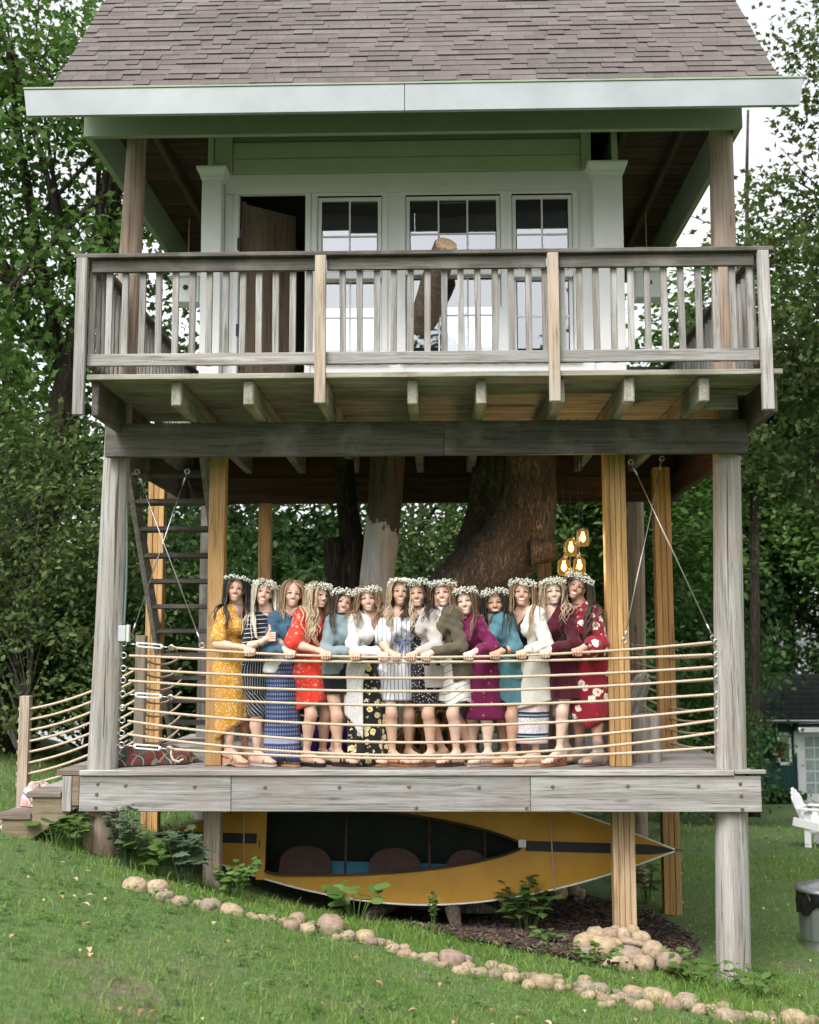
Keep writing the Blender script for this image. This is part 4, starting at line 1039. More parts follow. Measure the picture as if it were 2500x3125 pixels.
# ================================================================= TREES GROWING THROUGH THE HOUSE
def trunk_mesh(paths, seed, n=28, amp=.03, sub=14):
    """paths: list of [(x,y,z,r),...]; lumpy barked tubes fused into one mesh"""
    V = []; F = []; q = np.random.default_rng(seed)
    for P in paths:
        P = np.array(P, float); m = len(P); T = np.linspace(0, m-1, (m-1)*sub+1)
        C = []
        for t in T:       # Catmull-Rom
            i = min(int(t), m-2); u = t-i; p0, p1, p2, p3 = P[max(i-1, 0)], P[i], P[i+1], P[min(i+2, m-1)]
            C.append(.5*((2*p1)+(-p0+p2)*u+(2*p0-5*p1+4*p2-p3)*u*u+(-p0+3*p1-3*p2+p3)*u**3))
        C = np.array(C); b = len(V); ph = q.uniform(0, 6.28, 8); prev = None
        for i in range(len(C)):
            t = Vector(C[min(i+1, len(C)-1)][:3]-C[max(i-1, 0)][:3]).normalized()
            x = (t.orthogonal() if prev is None else (prev-t*prev.dot(t))).normalized(); prev = x; y = t.cross(x)
            s = i/sub
            for k in range(n):
                a = 2*math.pi*k/n
                rid = math.sin(9*a+ph[0]+.9*math.sin(s*2.3+ph[1]))*.45+math.sin(14*a+ph[2]+1.4*math.sin(s*3.1))*.35+math.sin(5*a+s*2.2+ph[3])*.4+.5*math.sin(s*9+3*a+ph[4])*.3
                r = C[i][3]*(1+.07*math.sin(2*a+ph[5]+s)+.05*math.sin(3*a+ph[6]-s*.7))+amp*rid*min(1, C[i][3]/.2)
                V.append((Vector(C[i][:3])+(x*math.cos(a)+y*math.sin(a))*r)[:])
        for i in range(len(C)-1):
            for k in range(n): F.append((b+i*n+k, b+i*n+(k+1) % n, b+(i+1)*n+(k+1) % n, b+(i+1)*n+k))
        F.append(tuple(b+(len(C)-1)*n+k for k in range(n)))
    m = MB(); m.v = V; m.f = F; return m
M['barkbig'] = bark_mat('furrowed_bark', (.07, .058, .047), (.36, .3, .24), 1.1, 1.0)
BT = root('leaning_trunk', (.35, 1.9, -1.4), 'massive dark furrowed tree trunk curving up through the deck and balcony', 'tree')
trunk_mesh([[(.3, 1.8, -1.5, .46), (.33, 1.85, -1.0, .36), (.26, 1.9, 0, .36), (.24, 1.95, .8, .37), (.38, 1.95, 1.45, .36), (.72, 1.92, 1.82, .34), (1.04, 1.9, 2.1, .32), (1.18, 1.9, 2.5, .265), (1.2, 1.9, 3.0, .245), (1.15, 1.9, 3.6, .26)]], 1).build('trunk', M['barkbig'], BT, True)
trunk_mesh([[(.62, 2.2, 1.75, .2), (.62, 2.4, 2.1, .19), (.72, 2.6, 2.5, .17), (.8, 2.7, 3.0, .16), (.82, 2.7, 3.5, .15)]], 2).build('limb', M['barkbig'], BT, True)
trunk_mesh([[(1.18, 1.72, 2.0, .16), (1.36, 1.7, 2.0, .12), (1.44, 1.69, 2.0, .085)]], 3, 16, .015, 6).build('branch_stub', M['barkbig'], BT, True)
trunk_mesh([[(.2, 1.35, .9, .05), (.1, 1.5, 3.5, .1)]], 3, 8, .01, 3)
for i, (a, l) in enumerate(((-2.3, .6), (-1.5, .7), (-.8, .55), (2.8, .5))):
    trunk_mesh([[(.3+.25*math.cos(a), 1.8+.25*math.sin(a), -1.0, .12), (.3+.5*math.cos(a), 1.8+.5*math.sin(a), -1.25, .1), (.3+(.5+l)*math.cos(a), 1.8+(.5+l)*math.sin(a), -1.42, .05)]], 20+i, 12, .012, 6).build('root', M['barkbig'], BT, True)
# sawn limb poking out of the middle window
m = trunk_mesh([[(.06, 1.05, 4.0, .13), (.14, .78, 4.22, .125), (.24, .5, 4.48, .118), (.33, .28, 4.68, .105)]], 5, 20, .012, 8)
lim = m.build('sawn_limb', bark_mat('light_bark', (.12, .09, .065), (.4, .32, .25), 1.4, .8), BT, True)
M['cut'] = wood('pale_cut_wood', (.42, .28, .17), (.62, .45, .3), 'Y', .4, .8)
d = Vector((.09, -.22, .2)).normalized(); c = Vector((.33, .28, .68+4)); x = d.orthogonal().normalized(); y = d.cross(x); V = []; Fc = []
for rr, dd in ((.1, 0), (.098, .03), (.05, .036), (.0, .036)):
    for k in range(20):
        a = 2*math.pi*k/20; V.append((c+(x*math.cos(a)+y*math.sin(a))*rr+d*dd)[:])
for i in range(3):
    for k in range(20): Fc.append((i*20+k, i*20+(k+1) % 20, (i+1)*20+(k+1) % 20, (i+1)*20+k))
MB().add(V, Fc).build('cut_end', M['cut'], lim)
def pale_mat():
    m, nt, b = newmat('barkless_trunk')
    v = coords(nt, (12, 12, 1.2)); f = noise(nt, v, 1.5, 6, .7, .7)
    pale = ramp(nt, f, [(.3, (.38, .355, .335)), (.7, (.66, .63, .6))]).outputs[0]
    dark = ramp(nt, f, [(.3, (.03, .024, .018)), (.75, (.15, .125, .1))]).outputs[0]
    s = nt.nodes.new('ShaderNodeSeparateXYZ'); L(nt, coords(nt), s.inputs[0])
    e = math_(nt, 'MULTIPLY_ADD', noise(nt, coords(nt), 7, 3), .7, math_(nt, 'ADD', s.outputs[2], math_(nt, 'MULTIPLY', s.outputs[0], .5)))
    fac = ramp(nt, math_(nt, 'SUBTRACT', e, 1.85), [(.55, (0, 0, 0)), (.6, (1, 1, 1))]).outputs[0]
    L(nt, mix(nt, fac, pale, dark), b.inputs['Base Color']); b.inputs['Roughness'].default_value = .9; bump(nt, b, f, .9, .03); return m
PT = root('pale_trunk', (-.5, 1.8, -1.3), 'straight tree trunk with pale barkless lower half behind the group', 'tree')
trunk_mesh([[(-.5, 1.8, -1.4, .26), (-.48, 1.8, 0, .21), (-.42, 1.8, 1.2, .185), (-.36, 1.8, 1.9, .18), (-.29, 1.8, 2.6, .17), (-.25, 1.8, 3.2, .165)]], 6, 26, .012).build('trunk', pale_mat(), PT, True)
DT = root('dark_forked_trunk', (-.66, 2.1, -1.3), 'thin dark twin trunks with a broken stub left of the pale trunk', 'tree')
trunk_mesh([[(-.6, 2.1, -1.4, .2), (-.6, 2.1, .6, .17), (-.58, 2.1, 1.4, .15), (-.64, 2.1, 2.0, .12), (-.72, 2.1, 2.6, .1), (-.74, 2.1, 3.1, .09)]], 7, 20, .014).build('trunk', M['bark'], DT, True)
trunk_mesh([[(-.6, 2.1, .5, .16), (-.72, 2.1, 1.3, .14), (-.8, 2.1, 1.85, .13), (-.86, 2.1, 2.17, .1)]], 8, 18, .014).build('broken_stub', M['bark'], DT, True)

# ================================================================= STONES
def stone_mat():
    m, nt, b = newmat('field_stone')
    oi = nt.nodes.new('ShaderNodeObjectInfo')
    r = ramp(nt, oi.outputs['Random'], [(0, (.5, .41, .28)), (.25, (.56, .46, .34)), (.45, (.42, .33, .245)), (.6, (.58, .49, .37)), (.75, (.33, .3, .26)), (.9, (.44, .32, .26)), (1, (.28, .265, .25))])
    v = coords(nt); f = noise(nt, v, 14, 5, .65); f2 = noise(nt, v, 3, 3, .5)
    c = mix(nt, .55, r.outputs[0], ramp(nt, f, [(.3, (.2, .16, .11)), (.7, (.62, .54, .43))]).outputs[0], 'OVERLAY')
    c = mix(nt, ramp(nt, f2, [(.42, (0, 0, 0)), (.7, (.7, .7, .7))]).outputs[0], c, (.17, .145, .11))
    L(nt, c, b.inputs['Base Color']); b.inputs['Roughness'].default_value = .85; b.inputs['Specular IOR Level'].default_value = .25; bump(nt, b, f, .7, .02); return m
M['stone'] = stone_mat()
def stone_mesh(seed):
    q = np.random.default_rng(seed); n, k = 14, 9; V = []
    ax = q.normal(size=(5, 3)); ax /= np.linalg.norm(ax, axis=1)[:, None]; am = q.uniform(-.3, .22, 5)
    for i in range(k+1):
        th = math.pi*i/k
        for j in range(n if 0 < i < k else 1):
            ph = 2*math.pi*j/n; d = np.array((math.sin(th)*math.cos(ph), math.sin(th)*math.sin(ph), math.cos(th)))
            r = 1+sum(a*np.sign(d@x)*abs(d@x)**1.6 for a, x in zip(am, ax))
            p = np.sign(d)*np.abs(d)**.8*r*(1+.05*math.sin(5*ph+seed)*math.sin(3*th+seed*2)); V.append(tuple(p))
    F = []; I = [[0]]+[[1+(i-1)*n+j for j in range(n)] for i in range(1, k)]+[[1+(k-1)*n]]
    for j in range(n): F.append((0, I[1][j], I[1][(j+1) % n])); F.append((I[k][0], I[k-1][(j+1) % n], I[k-1][j]))
    for i in range(1, k-1):
        for j in range(n): F.append((I[i][j], I[i+1][j], I[i+1][(j+1) % n], I[i][(j+1) % n]))
    me = bpy.data.meshes.new('stone'); me.from_pydata(V, [], F); me.polygons.foreach_set('use_smooth', [True]*len(F)); me.materials.append(M['stone']); return me
SM = [stone_mesh(i) for i in range(12)]
def stone(parent, x, y, z, rx, ry, rz):
    o = bpy.data.objects.new('stone', rng.choice(SM)); COL.objects.link(o); o.parent = parent; o.matrix_parent_inverse = Matrix.Translation(-wloc(parent))
    o.location = (x, y, z); o.scale = (rx, ry, rz); o.rotation_euler = (rng.uniform(-.25, .25), rng.uniform(-.25, .25), rng.uniform(-.5, .5)); return o
SB = root('stone_border', (.5, -1.3, gzf(.5, -1.3)), 'winding border of small rounded field stones edging the lawn', 'stone border')
for (x, y, r) in BORDER:
    stone(SB, x, y, gzf(x, y)+r*.3, r*1.16, r*rng.uniform(.8, 1.15), r*rng.uniform(.7, .98))
for i_ in range(len(BORDER)-1):
    (x0, y0, r0), (x1, y1, r1) = BORDER[i_], BORDER[i_+1]
    if rng.random() < .6: x = (x0+x1)/2+rng.uniform(-.05, .05); y = (y0+y1)/2+rng.uniform(-.08, .08); r = rng.uniform(.024, .042); stone(SB, x, y, gzf(x, y)+r*.3, r*1.2, r, r*.8)
SP = root('stone_pile', (1.73, -.1, -1.6), 'pile of large round stones around the foot of the right lumber post', 'stone pile')
for (x, y, z, rx, rz) in PILE: stone(SP, x, y-.03, z+.025, rx*1.1, max(rx, rz)*.95, rz*1.18)
for (x, y, r) in ((1.5, .05, .1), (1.75, -.08, .12), (1.65, .12, .12), (1.95, .0, .1), (1.85, .15, .1)): stone(SP, x, y, -1.56, r, r, r*.8)
S2 = root('stone_pile', (1.5, 2.6, -1.5), 'shaded heap of grey stones on the mulch under the canoe', 'stone pile')
for (x, y, z, r) in PILE2: stone(S2, x, y, z, r, r*.9, r*.85)

# mulch bed
mu = MB(); ring = 40; V = []
def mpos(a, s): return (1.15+1.42*s*math.cos(a)*(1+.06*math.sin(5*a)), 1.25+1.82*s*math.sin(a)*(1+.05*math.sin(4*a+1)))
for s in np.linspace(0, 1, 9):
    for k in range(ring):
        x, y = mpos(2*math.pi*k/ring, s); V.append((x, y, gzf(x, y)+.03*(1-s**4)-.012*(s > .95)))
mu.v = V; mu.f = [(i*ring+k, i*ring+(k+1) % ring, (i+1)*ring+(k+1) % ring, (i+1)*ring+k) for i in range(8) for k in range(ring)]
M['mulch'] = plain('mulch_soil', (.028, .017, .012), .95, .4, 30, bstr=.6, bscale=40)
tag(mu.build('mulch_bed', M['mulch'], None, True), kind='structure')
q = np.random.default_rng(31); n = 6000
a = q.uniform(0, 6.28, n); s = np.sqrt(q.random(n))*1.02; x = 1.15+1.42*s*np.cos(a); y = 1.25+1.82*s*np.sin(a); z = gz(x, y)+.03+q.uniform(0, .02, n)
ln = q.uniform(.012, .045, n); wd = q.uniform(.006, .014, n); an = q.uniform(0, 6.28, n); ti = q.uniform(-.4, .4, n)
dx, dy = np.cos(an), np.sin(an); V = np.empty((n, 8, 3)); k = 0
for su in (-1, 1):
    for sv in (-1, 1):
        for sw in (0, 1):
            V[:, k] = np.stack([x+dx*ln*su-dy*wd*sv, y+dy*ln*su+dx*wd*sv, z+ti*ln*su+sw*.006], 1); k += 1
b = (np.arange(n)*8)[:, None]
fs = np.concatenate([b+np.array([f]) for f in ((0, 1, 3, 2), (4, 6, 7, 5), (0, 4, 5, 1), (2, 3, 7, 6), (1, 5, 7, 3))])
def chip_mat():
    m, nt, b = newmat('bark_chip'); g = nt.nodes.new('ShaderNodeNewGeometry')
    r = ramp(nt, g.outputs['Random Per Island'], [(0, (.016, .01, .008)), (.5, (.045, .026, .018)), (.85, (.09, .055, .04)), (1, (.17, .12, .09))]); L(nt, r.outputs[0], b.inputs['Base Color']); b.inputs['Roughness'].default_value = .9; return m
tag(link('mulch_chips', npmesh('mulch_chips', V.reshape(-1, 3), fs, False), chip_mat()), 'red-brown bark chips under the deck', 'mulch', kind='stuff')
# fallen leaves on the lawn
q = np.random.default_rng(5); n = 420; x = np.where(q.random(n) < .6, q.uniform(2.6, 9, n), q.uniform(-4.5, 4, n)); y = np.where(x > 2.6, q.uniform(-1, 14, n), q.uniform(-4.5, -.8, n)); z = gz(x, y)+.045
an = q.uniform(0, 6.28, n); sz = q.uniform(.02, .045, n); V = np.empty((n, 6, 3))
for k, p in enumerate(OVAL): V[:, k] = np.stack([x+(np.cos(an)*p[0]-np.sin(an)*p[1])*sz*1.6, y+(np.sin(an)*p[0]+np.cos(an)*p[1])*sz*1.6, z+p[2]*sz*6], 1)
lm, nt_, b_ = newmat('dry_leaf'); g_ = nt_.nodes.new('ShaderNodeNewGeometry'); L(nt_, ramp(nt_, g_.outputs['Random Per Island'], [(0, (.18, .09, .04)), (.5, (.34, .2, .1)), (1, (.5, .4, .27))]).outputs[0], b_.inputs['Base Color'])
tag(link('fallen_leaves', npmesh('fallen_leaves', V.reshape(-1, 3), (np.arange(n)*6)[:, None]+np.arange(6)[None], False), lm), 'scattered dry brown leaves on the lawn', 'leaves', kind='stuff')

# ================================================================= WEEDS AND PLANTS
M['weed'] = foliage_mat('weed_leaves', [(0, (.05, .1, .02)), (.5, (.085, .15, .035)), (1, (.15, .22, .07))], .3)
M['weedblue'] = foliage_mat('bluish_weed_leaves', [(0, (.05, .085, .045)), (.5, (.085, .13, .07)), (1, (.14, .19, .11))], .25)
ROUND = np.array([(0, -.42, .0), (.25, -.48, .03), (.47, -.2, .06), (.48, .12, .06), (.3, .4, .03), (0, .48, 0), (-.3, .4, .03), (-.48, .12, .06), (-.47, -.2, .06), (-.25, -.48, .03)])
HEART = np.array([(0, -.38, 0), (.22, -.5, .03), (.4, -.25, .05), (.33, .1, .04), (0, .55, -.06), (-.33, .1, .04), (-.4, -.25, .05), (-.22, -.5, .03)])
JAG = np.array([(0, -.5, 0), (.1, -.35, .02), (.22, -.32, .02), (.14, -.15, .02), (.3, -.05, .04), (.17, .1, .02), (.26, .2, .03), (.1, .3, .01), (0, .55, -.06), (-.1, .3, .01), (-.26, .2, .03), (-.17, .1, .02), (-.3, -.05, .04), (-.14, -.15, .02), (-.22, -.32, .02), (-.1, -.35, .02)])
def plant(name, label, x, y, nst, h, spread, leaf, nl, size, mat, seed, lean=(0, 0), rosette=False):
    q = random.Random(seed); z = gzf(x, y); r = root(name, (x, y, z), label, 'plant', 'weeds along the edge of the deck')
    st = MB(); V = []; F = []
    for i in range(nst):
        a = q.uniform(0, 6.28); d = spread*math.sqrt(q.random()); hh = h*q.uniform(.6, 1.05)
        b0 = Vector((x+.25*d*math.cos(a), y+.25*d*math.sin(a), z)); tp = Vector((x+d*math.cos(a)+lean[0]*hh, y+d*math.sin(a)+lean[1]*hh, z+hh))
        pts = [b0.lerp(tp, s)+Vector((0, 0, .12*hh*math.sin(s*3.1))) for s in (0, .33, .66, 1)]
        st.tube(pts, [.005, .004, .003, .002], 5)
        for j in range(nl):
            s = 1.0 if rosette else .25+.75*(j+1)/nl; k = min(int(s*3), 2); p = pts[k].lerp(pts[k+1], s*3-k)
            az = q.uniform(0, 6.28) if not rosette else a+q.uniform(-.4, .4)
            out = Vector((math.cos(az), math.sin(az), q.uniform(-.25, .35))).normalized()
            nrm = Vector((q.uniform(-.3, .3), q.uniform(-.55, 0), 1)); nrm = (nrm-out*nrm.dot(out)).normalized(); sd = out.cross(nrm)
            sz = size*q.uniform(.6, 1.15)*(1.1-.35*s if not rosette else 1); c = p+out*sz*.45; b = len(V)
            for l in leaf: V.append((c+sd*l[0]*sz+out*l[1]*sz+nrm*l[2]*sz)[:])
            F.append(tuple(range(b, b+len(leaf))))
    st.build('stem', mat, r); m = MB(); m.v = V; m.f = F; m.build('foliage', mat, r); return r
plant('leafy_weed', 'broad round-leaved weed clump below the entry steps', -3.02, .0, 14, .22, .2, ROUND, 1, .17, M['weed'], 1, rosette=True)
plant('leafy_weed', 'bright lobed weed beside the brown log base', -2.85, -.08, 8, .28, .16, JAG, 3, .15, M['weed'], 2)
plant('leafy_weed', 'bluish upright weed with small leaves right of the brown log base', -2.36, -.12, 16, .5, .2, HEART, 9, .09, M['weedblue'], 3)
plant('leafy_weed', 'sprawling heart-leaved weed at the foot of the left posts', -2.18, -.1, 12, .32, .3, HEART, 4, .15, M['weed'], 4)
plant('thistle_weed', 'jagged-leaved thistle in front of the left lumber post', -1.86, -.16, 9, .42, .24, JAG, 5, .23, M['weedblue'], 5)
plant('leafy_weed', 'low mixed weed creeping under the canoe bow', -1.5, -.12, 12, .28, .3, HEART, 5, .12, M['weed'], 6)
plant('leafy_weed', 'glossy round-leaved violet clump below the middle of the canoe', -.45, -.1, 16, .28, .2, ROUND, 1, .16, M['weed'], 7, rosette=True)
plant('leafy_weed', 'thin tall seeding weed by the tree root', .2, .1, 4, .42, .06, HEART, 12, .05, M['weed'], 8)
plant('berry_vine', 'dark green lobed vine on the mulch below the canoe', 1.0, .75, 14, .48, .32, JAG, 6, .17, M['leafM'], 9)
plant('leafy_weed', 'small vine at the front edge of the mulch bed', 1.15, .1, 6, .16, .16, JAG, 4, .12, M['weed'], 10)
plant('leafy_weed', 'pale weed growing in front of the stone pile', 1.45, -.55, 8, .16, .2, HEART, 3, .1, M['weed'], 11)
plant('leafy_weed', 'rank dandelion tuft left of the right log post', 2.25, -.3, 20, .2, .4, JAG, 2, .16, M['weed'], 12)
plant('leafy_weed', 'rank dandelion tuft in front of the right log post', 2.75, -.45, 18, .2, .35, JAG, 2, .16, M['weed'], 13)
plant('leafy_weed', 'leafy weed growing behind the rear lumber post', 2.45, 2.9, 8, .4, .15, JAG, 4, .2, M['weed'], 14)

# ================================================================= CANOE hung on its side under the deck
KY = root('canoe', (0, 1.0, -.75), 'yellow decked canoe hung on its side under the deck, cockpit facing out', 'canoe')
M['canoe'] = plain('ochre_canvas', (.52, .27, .03), .55, .12, 3, bstr=.1, bscale=200)
M['canoein'] = plain('dark_green_lining', (.01, .014, .01), .8, .3, 4)
M['seat'] = plain('red_brown_board', (.055, .02, .012), .6, .25, 6)
M['bluefl'] = plain('faded_blue_board', (.05, .2, .28), .6, .15, 6)
M['rubber'] = plain('black_rubber', (.02, .02, .02), .6, .2)
CX0, CX1 = -2.42, 2.42
def half(x):
    t = (x-CX0)/(CX1-CX0)*2-1; return .54*max(0, 1-abs(t)**1.9)**1.05
def czc(x): return -.70-.025*(x-CX0)
def open_h(x):
    if x < -1.42 or x > 1.02: return 0
    u = (x+1.42)/2.44; return min(.31*(max(0, 1-u**2.4))**.75, half(x)-.07)
TIL = R(12)
def kp(x, v, d):   # v: across (down negative), d: depth away from viewer
    y = 1.0 - v*math.sin(TIL)*-1 + d*math.cos(TIL); y = 1.0 + v*math.sin(TIL) + d*math.cos(TIL)
    return (x, y, czc(x)+v*math.cos(TIL)-d*math.sin(TIL))
NX = 64; xs = np.linspace(CX0, CX1, NX+1)
dk = {1: MB(), -1: MB()}
for sg in (1, -1):
    m = MB(); K = 6
    for x in xs:
        h = half(x); o = open_h(x)
        for k in range(K+1):
            f = k/K; v = o+(h-o)*f; m.v.append(kp(x, sg*v, -.05*(1-(v/(h+1e-6))**2)*min(1, h/.2)*(1 if o == 0 else .6)))
    for i in range(NX):
        for k in range(K): m.f.append((i*(K+1)+k, i*(K+1)+k+1, (i+1)*(K+1)+k+1, (i+1)*(K+1)+k))
    m.build('deck_panel', M['canoe'], KY, True)
for nm, mt, sc in (('hull', M['canoe'], 1.0), ('lining', M['canoein'], .965)):
    m = MB(); K = 18
    for x in xs:
        h = half(x)*sc
        for k in range(K+1):
            a = math.pi*k/K; m.v.append(kp(x, h*math.cos(a), .30*sc*math.sin(a)**.7*min(1, h/.3)))
    for i in range(NX):
        for k in range(K): m.f.append((i*(K+1)+k, i*(K+1)+k+1, (i+1)*(K+1)+k+1, (i+1)*(K+1)+k))
    m.build(nm, mt, KY, True)
MB().tube([kp(x, -half(x), 0) for x in xs], .009, 6).build('rub_strip', M['white'], KY, True)
MB().tube([kp(x, half(x), 0) for x in xs], .009, 6).build('rub_strip', M['white'], KY, True)
oc = [x for x in xs if open_h(x) > 0]
MB().tube([kp(x, -open_h(x), -.045) for x in oc], .012, 6).build('coaming', M['brownX'], KY, True)
MB().tube([kp(x, open_h(x), -.045) for x in oc], .012, 6).build('coaming', M['brownX'], KY, True)
for a, b2 in ((CX0+.03, -1.44), (1.03, CX1-.02)):
    m = MB(); L2 = np.linspace(a, b2, 12)
    for x in L2:
        w = min(.045, half(x)*.6); m.v += [kp(x, w, -.058*min(1, half(x)/.2)), kp(x, -w, -.058*min(1, half(x)/.2))]
    m.f = [(2*i, 2*i+1, 2*i+3, 2*i+2) for i in range(11)]
    m.build('centre_strip', M['rubber'], KY)
for x0, x1 in ((-1.25, -.75), (-.42, .08), (.3, .7)):
    m = MB(); n = 8
    for i in range(n+1):
        a = math.pi*i/n; w = .5+.5*math.sin(a); m.v += [kp(x0+(x1-x0)*(.5-.5*math.cos(a)), -.3+.26*math.sin(a)**.6, .07), kp(x0+(x1-x0)*(.5-.5*math.cos(a)), -.3+.26*math.sin(a)**.6, .1)]
    m.f = [(2*i, 2*i+1, 2*i+3, 2*i+2) for i in range(n)]+[tuple(2*i for i in range(n+1))]
    m.build('seat_board', M['seat'], KY)
MB().add([kp(-1.1, -.17, .16), kp(.75, -.17, .16), kp(.75, -.3, .09), kp(-1.1, -.3, .09)], [(0, 1, 2, 3)]).build('floor_board', M['bluefl'], KY)
for x in (-1.42, -.62, .15, .66):
    MB().tube([kp(x, -open_h(x+.01)-.0, -.03), kp(x, open_h(x+.01)+.05, .0)], .012, 6).build('thwart', M['brownZ'], KY, True)
MB().add([kp(-1.36, h_, .02) for h_ in ()] or [kp(-1.44, .36, -.03), kp(-1.44, -.36, -.03), kp(-1.36, -.36, -.02), kp(-1.36, .36, -.02)], [(0, 1, 2, 3)]).build('cockpit_edge', M['canoe'], KY)
for (x, w) in ((-1.58, 1), (1.25, 1)):
    rope([kp(x+.04*t, half(x)*1.02*math.cos(math.pi*t), -.06*math.sin(math.pi*t)-.004) for t in np.linspace(0, 1, 12)], .007, KY, 'lashing', 6)
    MB().tube([kp(x, half(x), .02), (x, 1.1, -.28)], .006, 5).build('hanger', M['steel'], KY)
for x, v in ((-1.56, -.3), (1.0, .02)):
    p = Vector(kp(x, v, -.07)); MB().box(p.x-.035, p.x+.035, p.y-.006, p.y, p.z-.035, p.z+.035, .003).build('plastic_tag', M['white'], KY)
p = kp(CX1-.02, 0, 0); MB().tube([p, (p[0]+.07, p[1], p[2]-.002)], [.016, .01], 6).build('bow_fitting', M['steel'], KY)

# ================================================================= COTTAGE, BIN, CHAIR, LAMPS, BIRDHOUSES
CT = root('cottage', (11, 25, -3.2), 'small dark green cottage with white glazed door behind the right post', 'cottage')
M['dkgreen'] = wood('dark_green_boards', (.012, .05, .045), (.022, .085, .075), 'Z', .5, .6, None, 0, .1)
for i in range(9): box('wall_board', M['dkgreen'], CT, 9.3+i*.1, 9.398+i*.1, 24.0, 24.06, -3.35, -.98, .006)
box('side_wall', M['dkgreen'], CT, 9.3, 9.36, 24.07, 29, -3.35, -.98, .004)
box('wall_board', M['dkgreen'], CT, 11.4, 15, 24.0, 24.06, -3.35, -.98, .004)
M['roofd'] = plain('dark_shingle_roof', (.02, .024, .022), 1.0, .3, 12, bstr=.6, bscale=30, spec=.03)
cr = MB().add([(8.95, 23.5, -.93), (16, 23.5, -.93), (16, 30, -.93), (8.95, 30, -.93), (10.9, 25.6, .25), (14, 25.6, .25), (14, 28, .25), (10.9, 28, .25)], [(0, 1, 5, 4), (1, 2, 6, 5), (2, 3, 7, 6), (3, 0, 4, 7), (4, 5, 6, 7), (3, 2, 1, 0)]).build('roof', M['roofd'], CT)
for r_ in range(9):
    t0 = r_/9; yy = 23.5+2.1*t0; zz = -.93+1.18*t0; xl = 8.95+1.95*t0
    for k in range(12):
        xa = xl+k*.28+(r_ % 2)*.14-.1
        if xa < xl: xa = xl
        MB().add([(xa, yy-.01, zz+.03), (xa+.26, yy-.01, zz+.03), (xa+.27, yy+.24, zz+.15), (xa+.01, yy+.24, zz+.15), (xa, yy-.01, zz+.005), (xa+.26, yy-.01, zz+.005)], [(0, 1, 2, 3), (4, 5, 1, 0)]).build('shingle', M['roofd'], cr)
MB().tube([(8.95, 23.46, -.97), (16, 23.46, -.97)], .045, 8).build('gutter', M['steel'], CT, True)
MB().tube([(9.2, 23.5, -1.0), (9.28, 23.9, -1.2), (9.3, 23.93, -3.1)], .035, 8).build('downpipe', M['dkgreen'], CT, True)
wf = MB(); 
for a in ((9.66, 10.05, -1.30, -1.37), (9.66, 10.05, -2.12, -2.2), (9.66, 9.73, -2.2, -1.30), (9.98, 10.05, -2.2, -1.30)): wf.box(a[0], a[1], 23.95, 23.995, min(a[2:]), max(a[2:]), .004)
wfo = wf.build('window', M['white'], CT)
MB().add([(9.73, 23.985, -2.12), (9.98, 23.985, -2.12), (9.98, 23.985, -1.37), (9.73, 23.985, -1.37)], [(0, 1, 2, 3)]).build('pane', M['glass'], wfo)
box('curtain', plain('lace_curtain', (.6, .62, .6), .9), wfo, 9.75, 9.97, 24.03, 24.05, -2.0, -1.4)
box('name_plate', M['black'], wfo, 9.74, 9.97, 23.95, 23.98, -2.1, -2.03, .003)
box('porch_roof', M['roofd'], CT, 10.05, 13, 23.3, 23.98, -1.12, -1.05, .01); box('porch_fascia', M['white'], CT, 10.12, 13, 23.27, 23.3, -1.25, -1.12, .005)
box('porch_bracket', M['white'], CT, 10.12, 10.24, 23.9, 23.99, -1.9, -1.26, .005)
dw = box('door', M['white'], CT, 10.2, 11.4, 23.94, 23.99, -3.25, -1.3, .005)
for i in range(3):
    for k in range(5):
        x0 = 10.43+i*.26; z0 = -2.98+k*.32
        MB().add([(x0, 23.93, z0), (x0+.23, 23.93, z0), (x0+.23, 23.93, z0+.28), (x0, 23.93, z0+.28)], [(0, 1, 2, 3)]).build('pane', plain('curtained_glass', (.35, .42, .42), .15, .2) if (i, k) == (0, 0) else bpy.data.materials['curtained_glass'], dw)
MB().lathe([(.001, -.03), (.03, -.02), (.03, .02), (.001, .03)], (10.35, 23.9, -2.2), 10).build('door_knob', M['steel'], dw, True)
hb = root('hanging_basket', (9.6, 23.75, -1.95), 'hanging basket of green plants beside the cottage window', 'basket')
MB().lathe([(.06, 0), (.17, .08), (.2, .2), (.19, .21), (.02, .2)], (9.6, 23.75, -1.98), 14).build('bowl', plain('red_brown_basket', (.1, .03, .02), .8, .3), hb, True)
V, F, _ = leafcloud(420, [(9.6, 23.75, -1.68, .2, .2, .14)], .09, 3, OVAL, 20, .08, .4, .2); link('foliage', npmesh('foliage', V, F, False), M['weed'], hb)
MB().tube([(9.6, 23.75, -1.7), (9.6, 23.75, -1.0)], .008, 5).build('chain', M['steel'], hb)
V, F, _ = leafcloud(1500, [(9.6, 23.4, -3.0, .55, .3, .16)], .16, 8, OVAL, 40, .12, .6, .2)
hs_ = root('hosta_bed', (9.6, 23.4, -3.2), 'low leafy plants along the cottage wall', 'plant'); link('foliage', npmesh('foliage', V, F, False), M['leafD'], hs_)
slat_chair('garden_chair', 'white slatted garden chair on the lawn by the cottage', (6.02, 8.1, gzf(6.0, 8.1)), R(62), M['white'], 1.04)
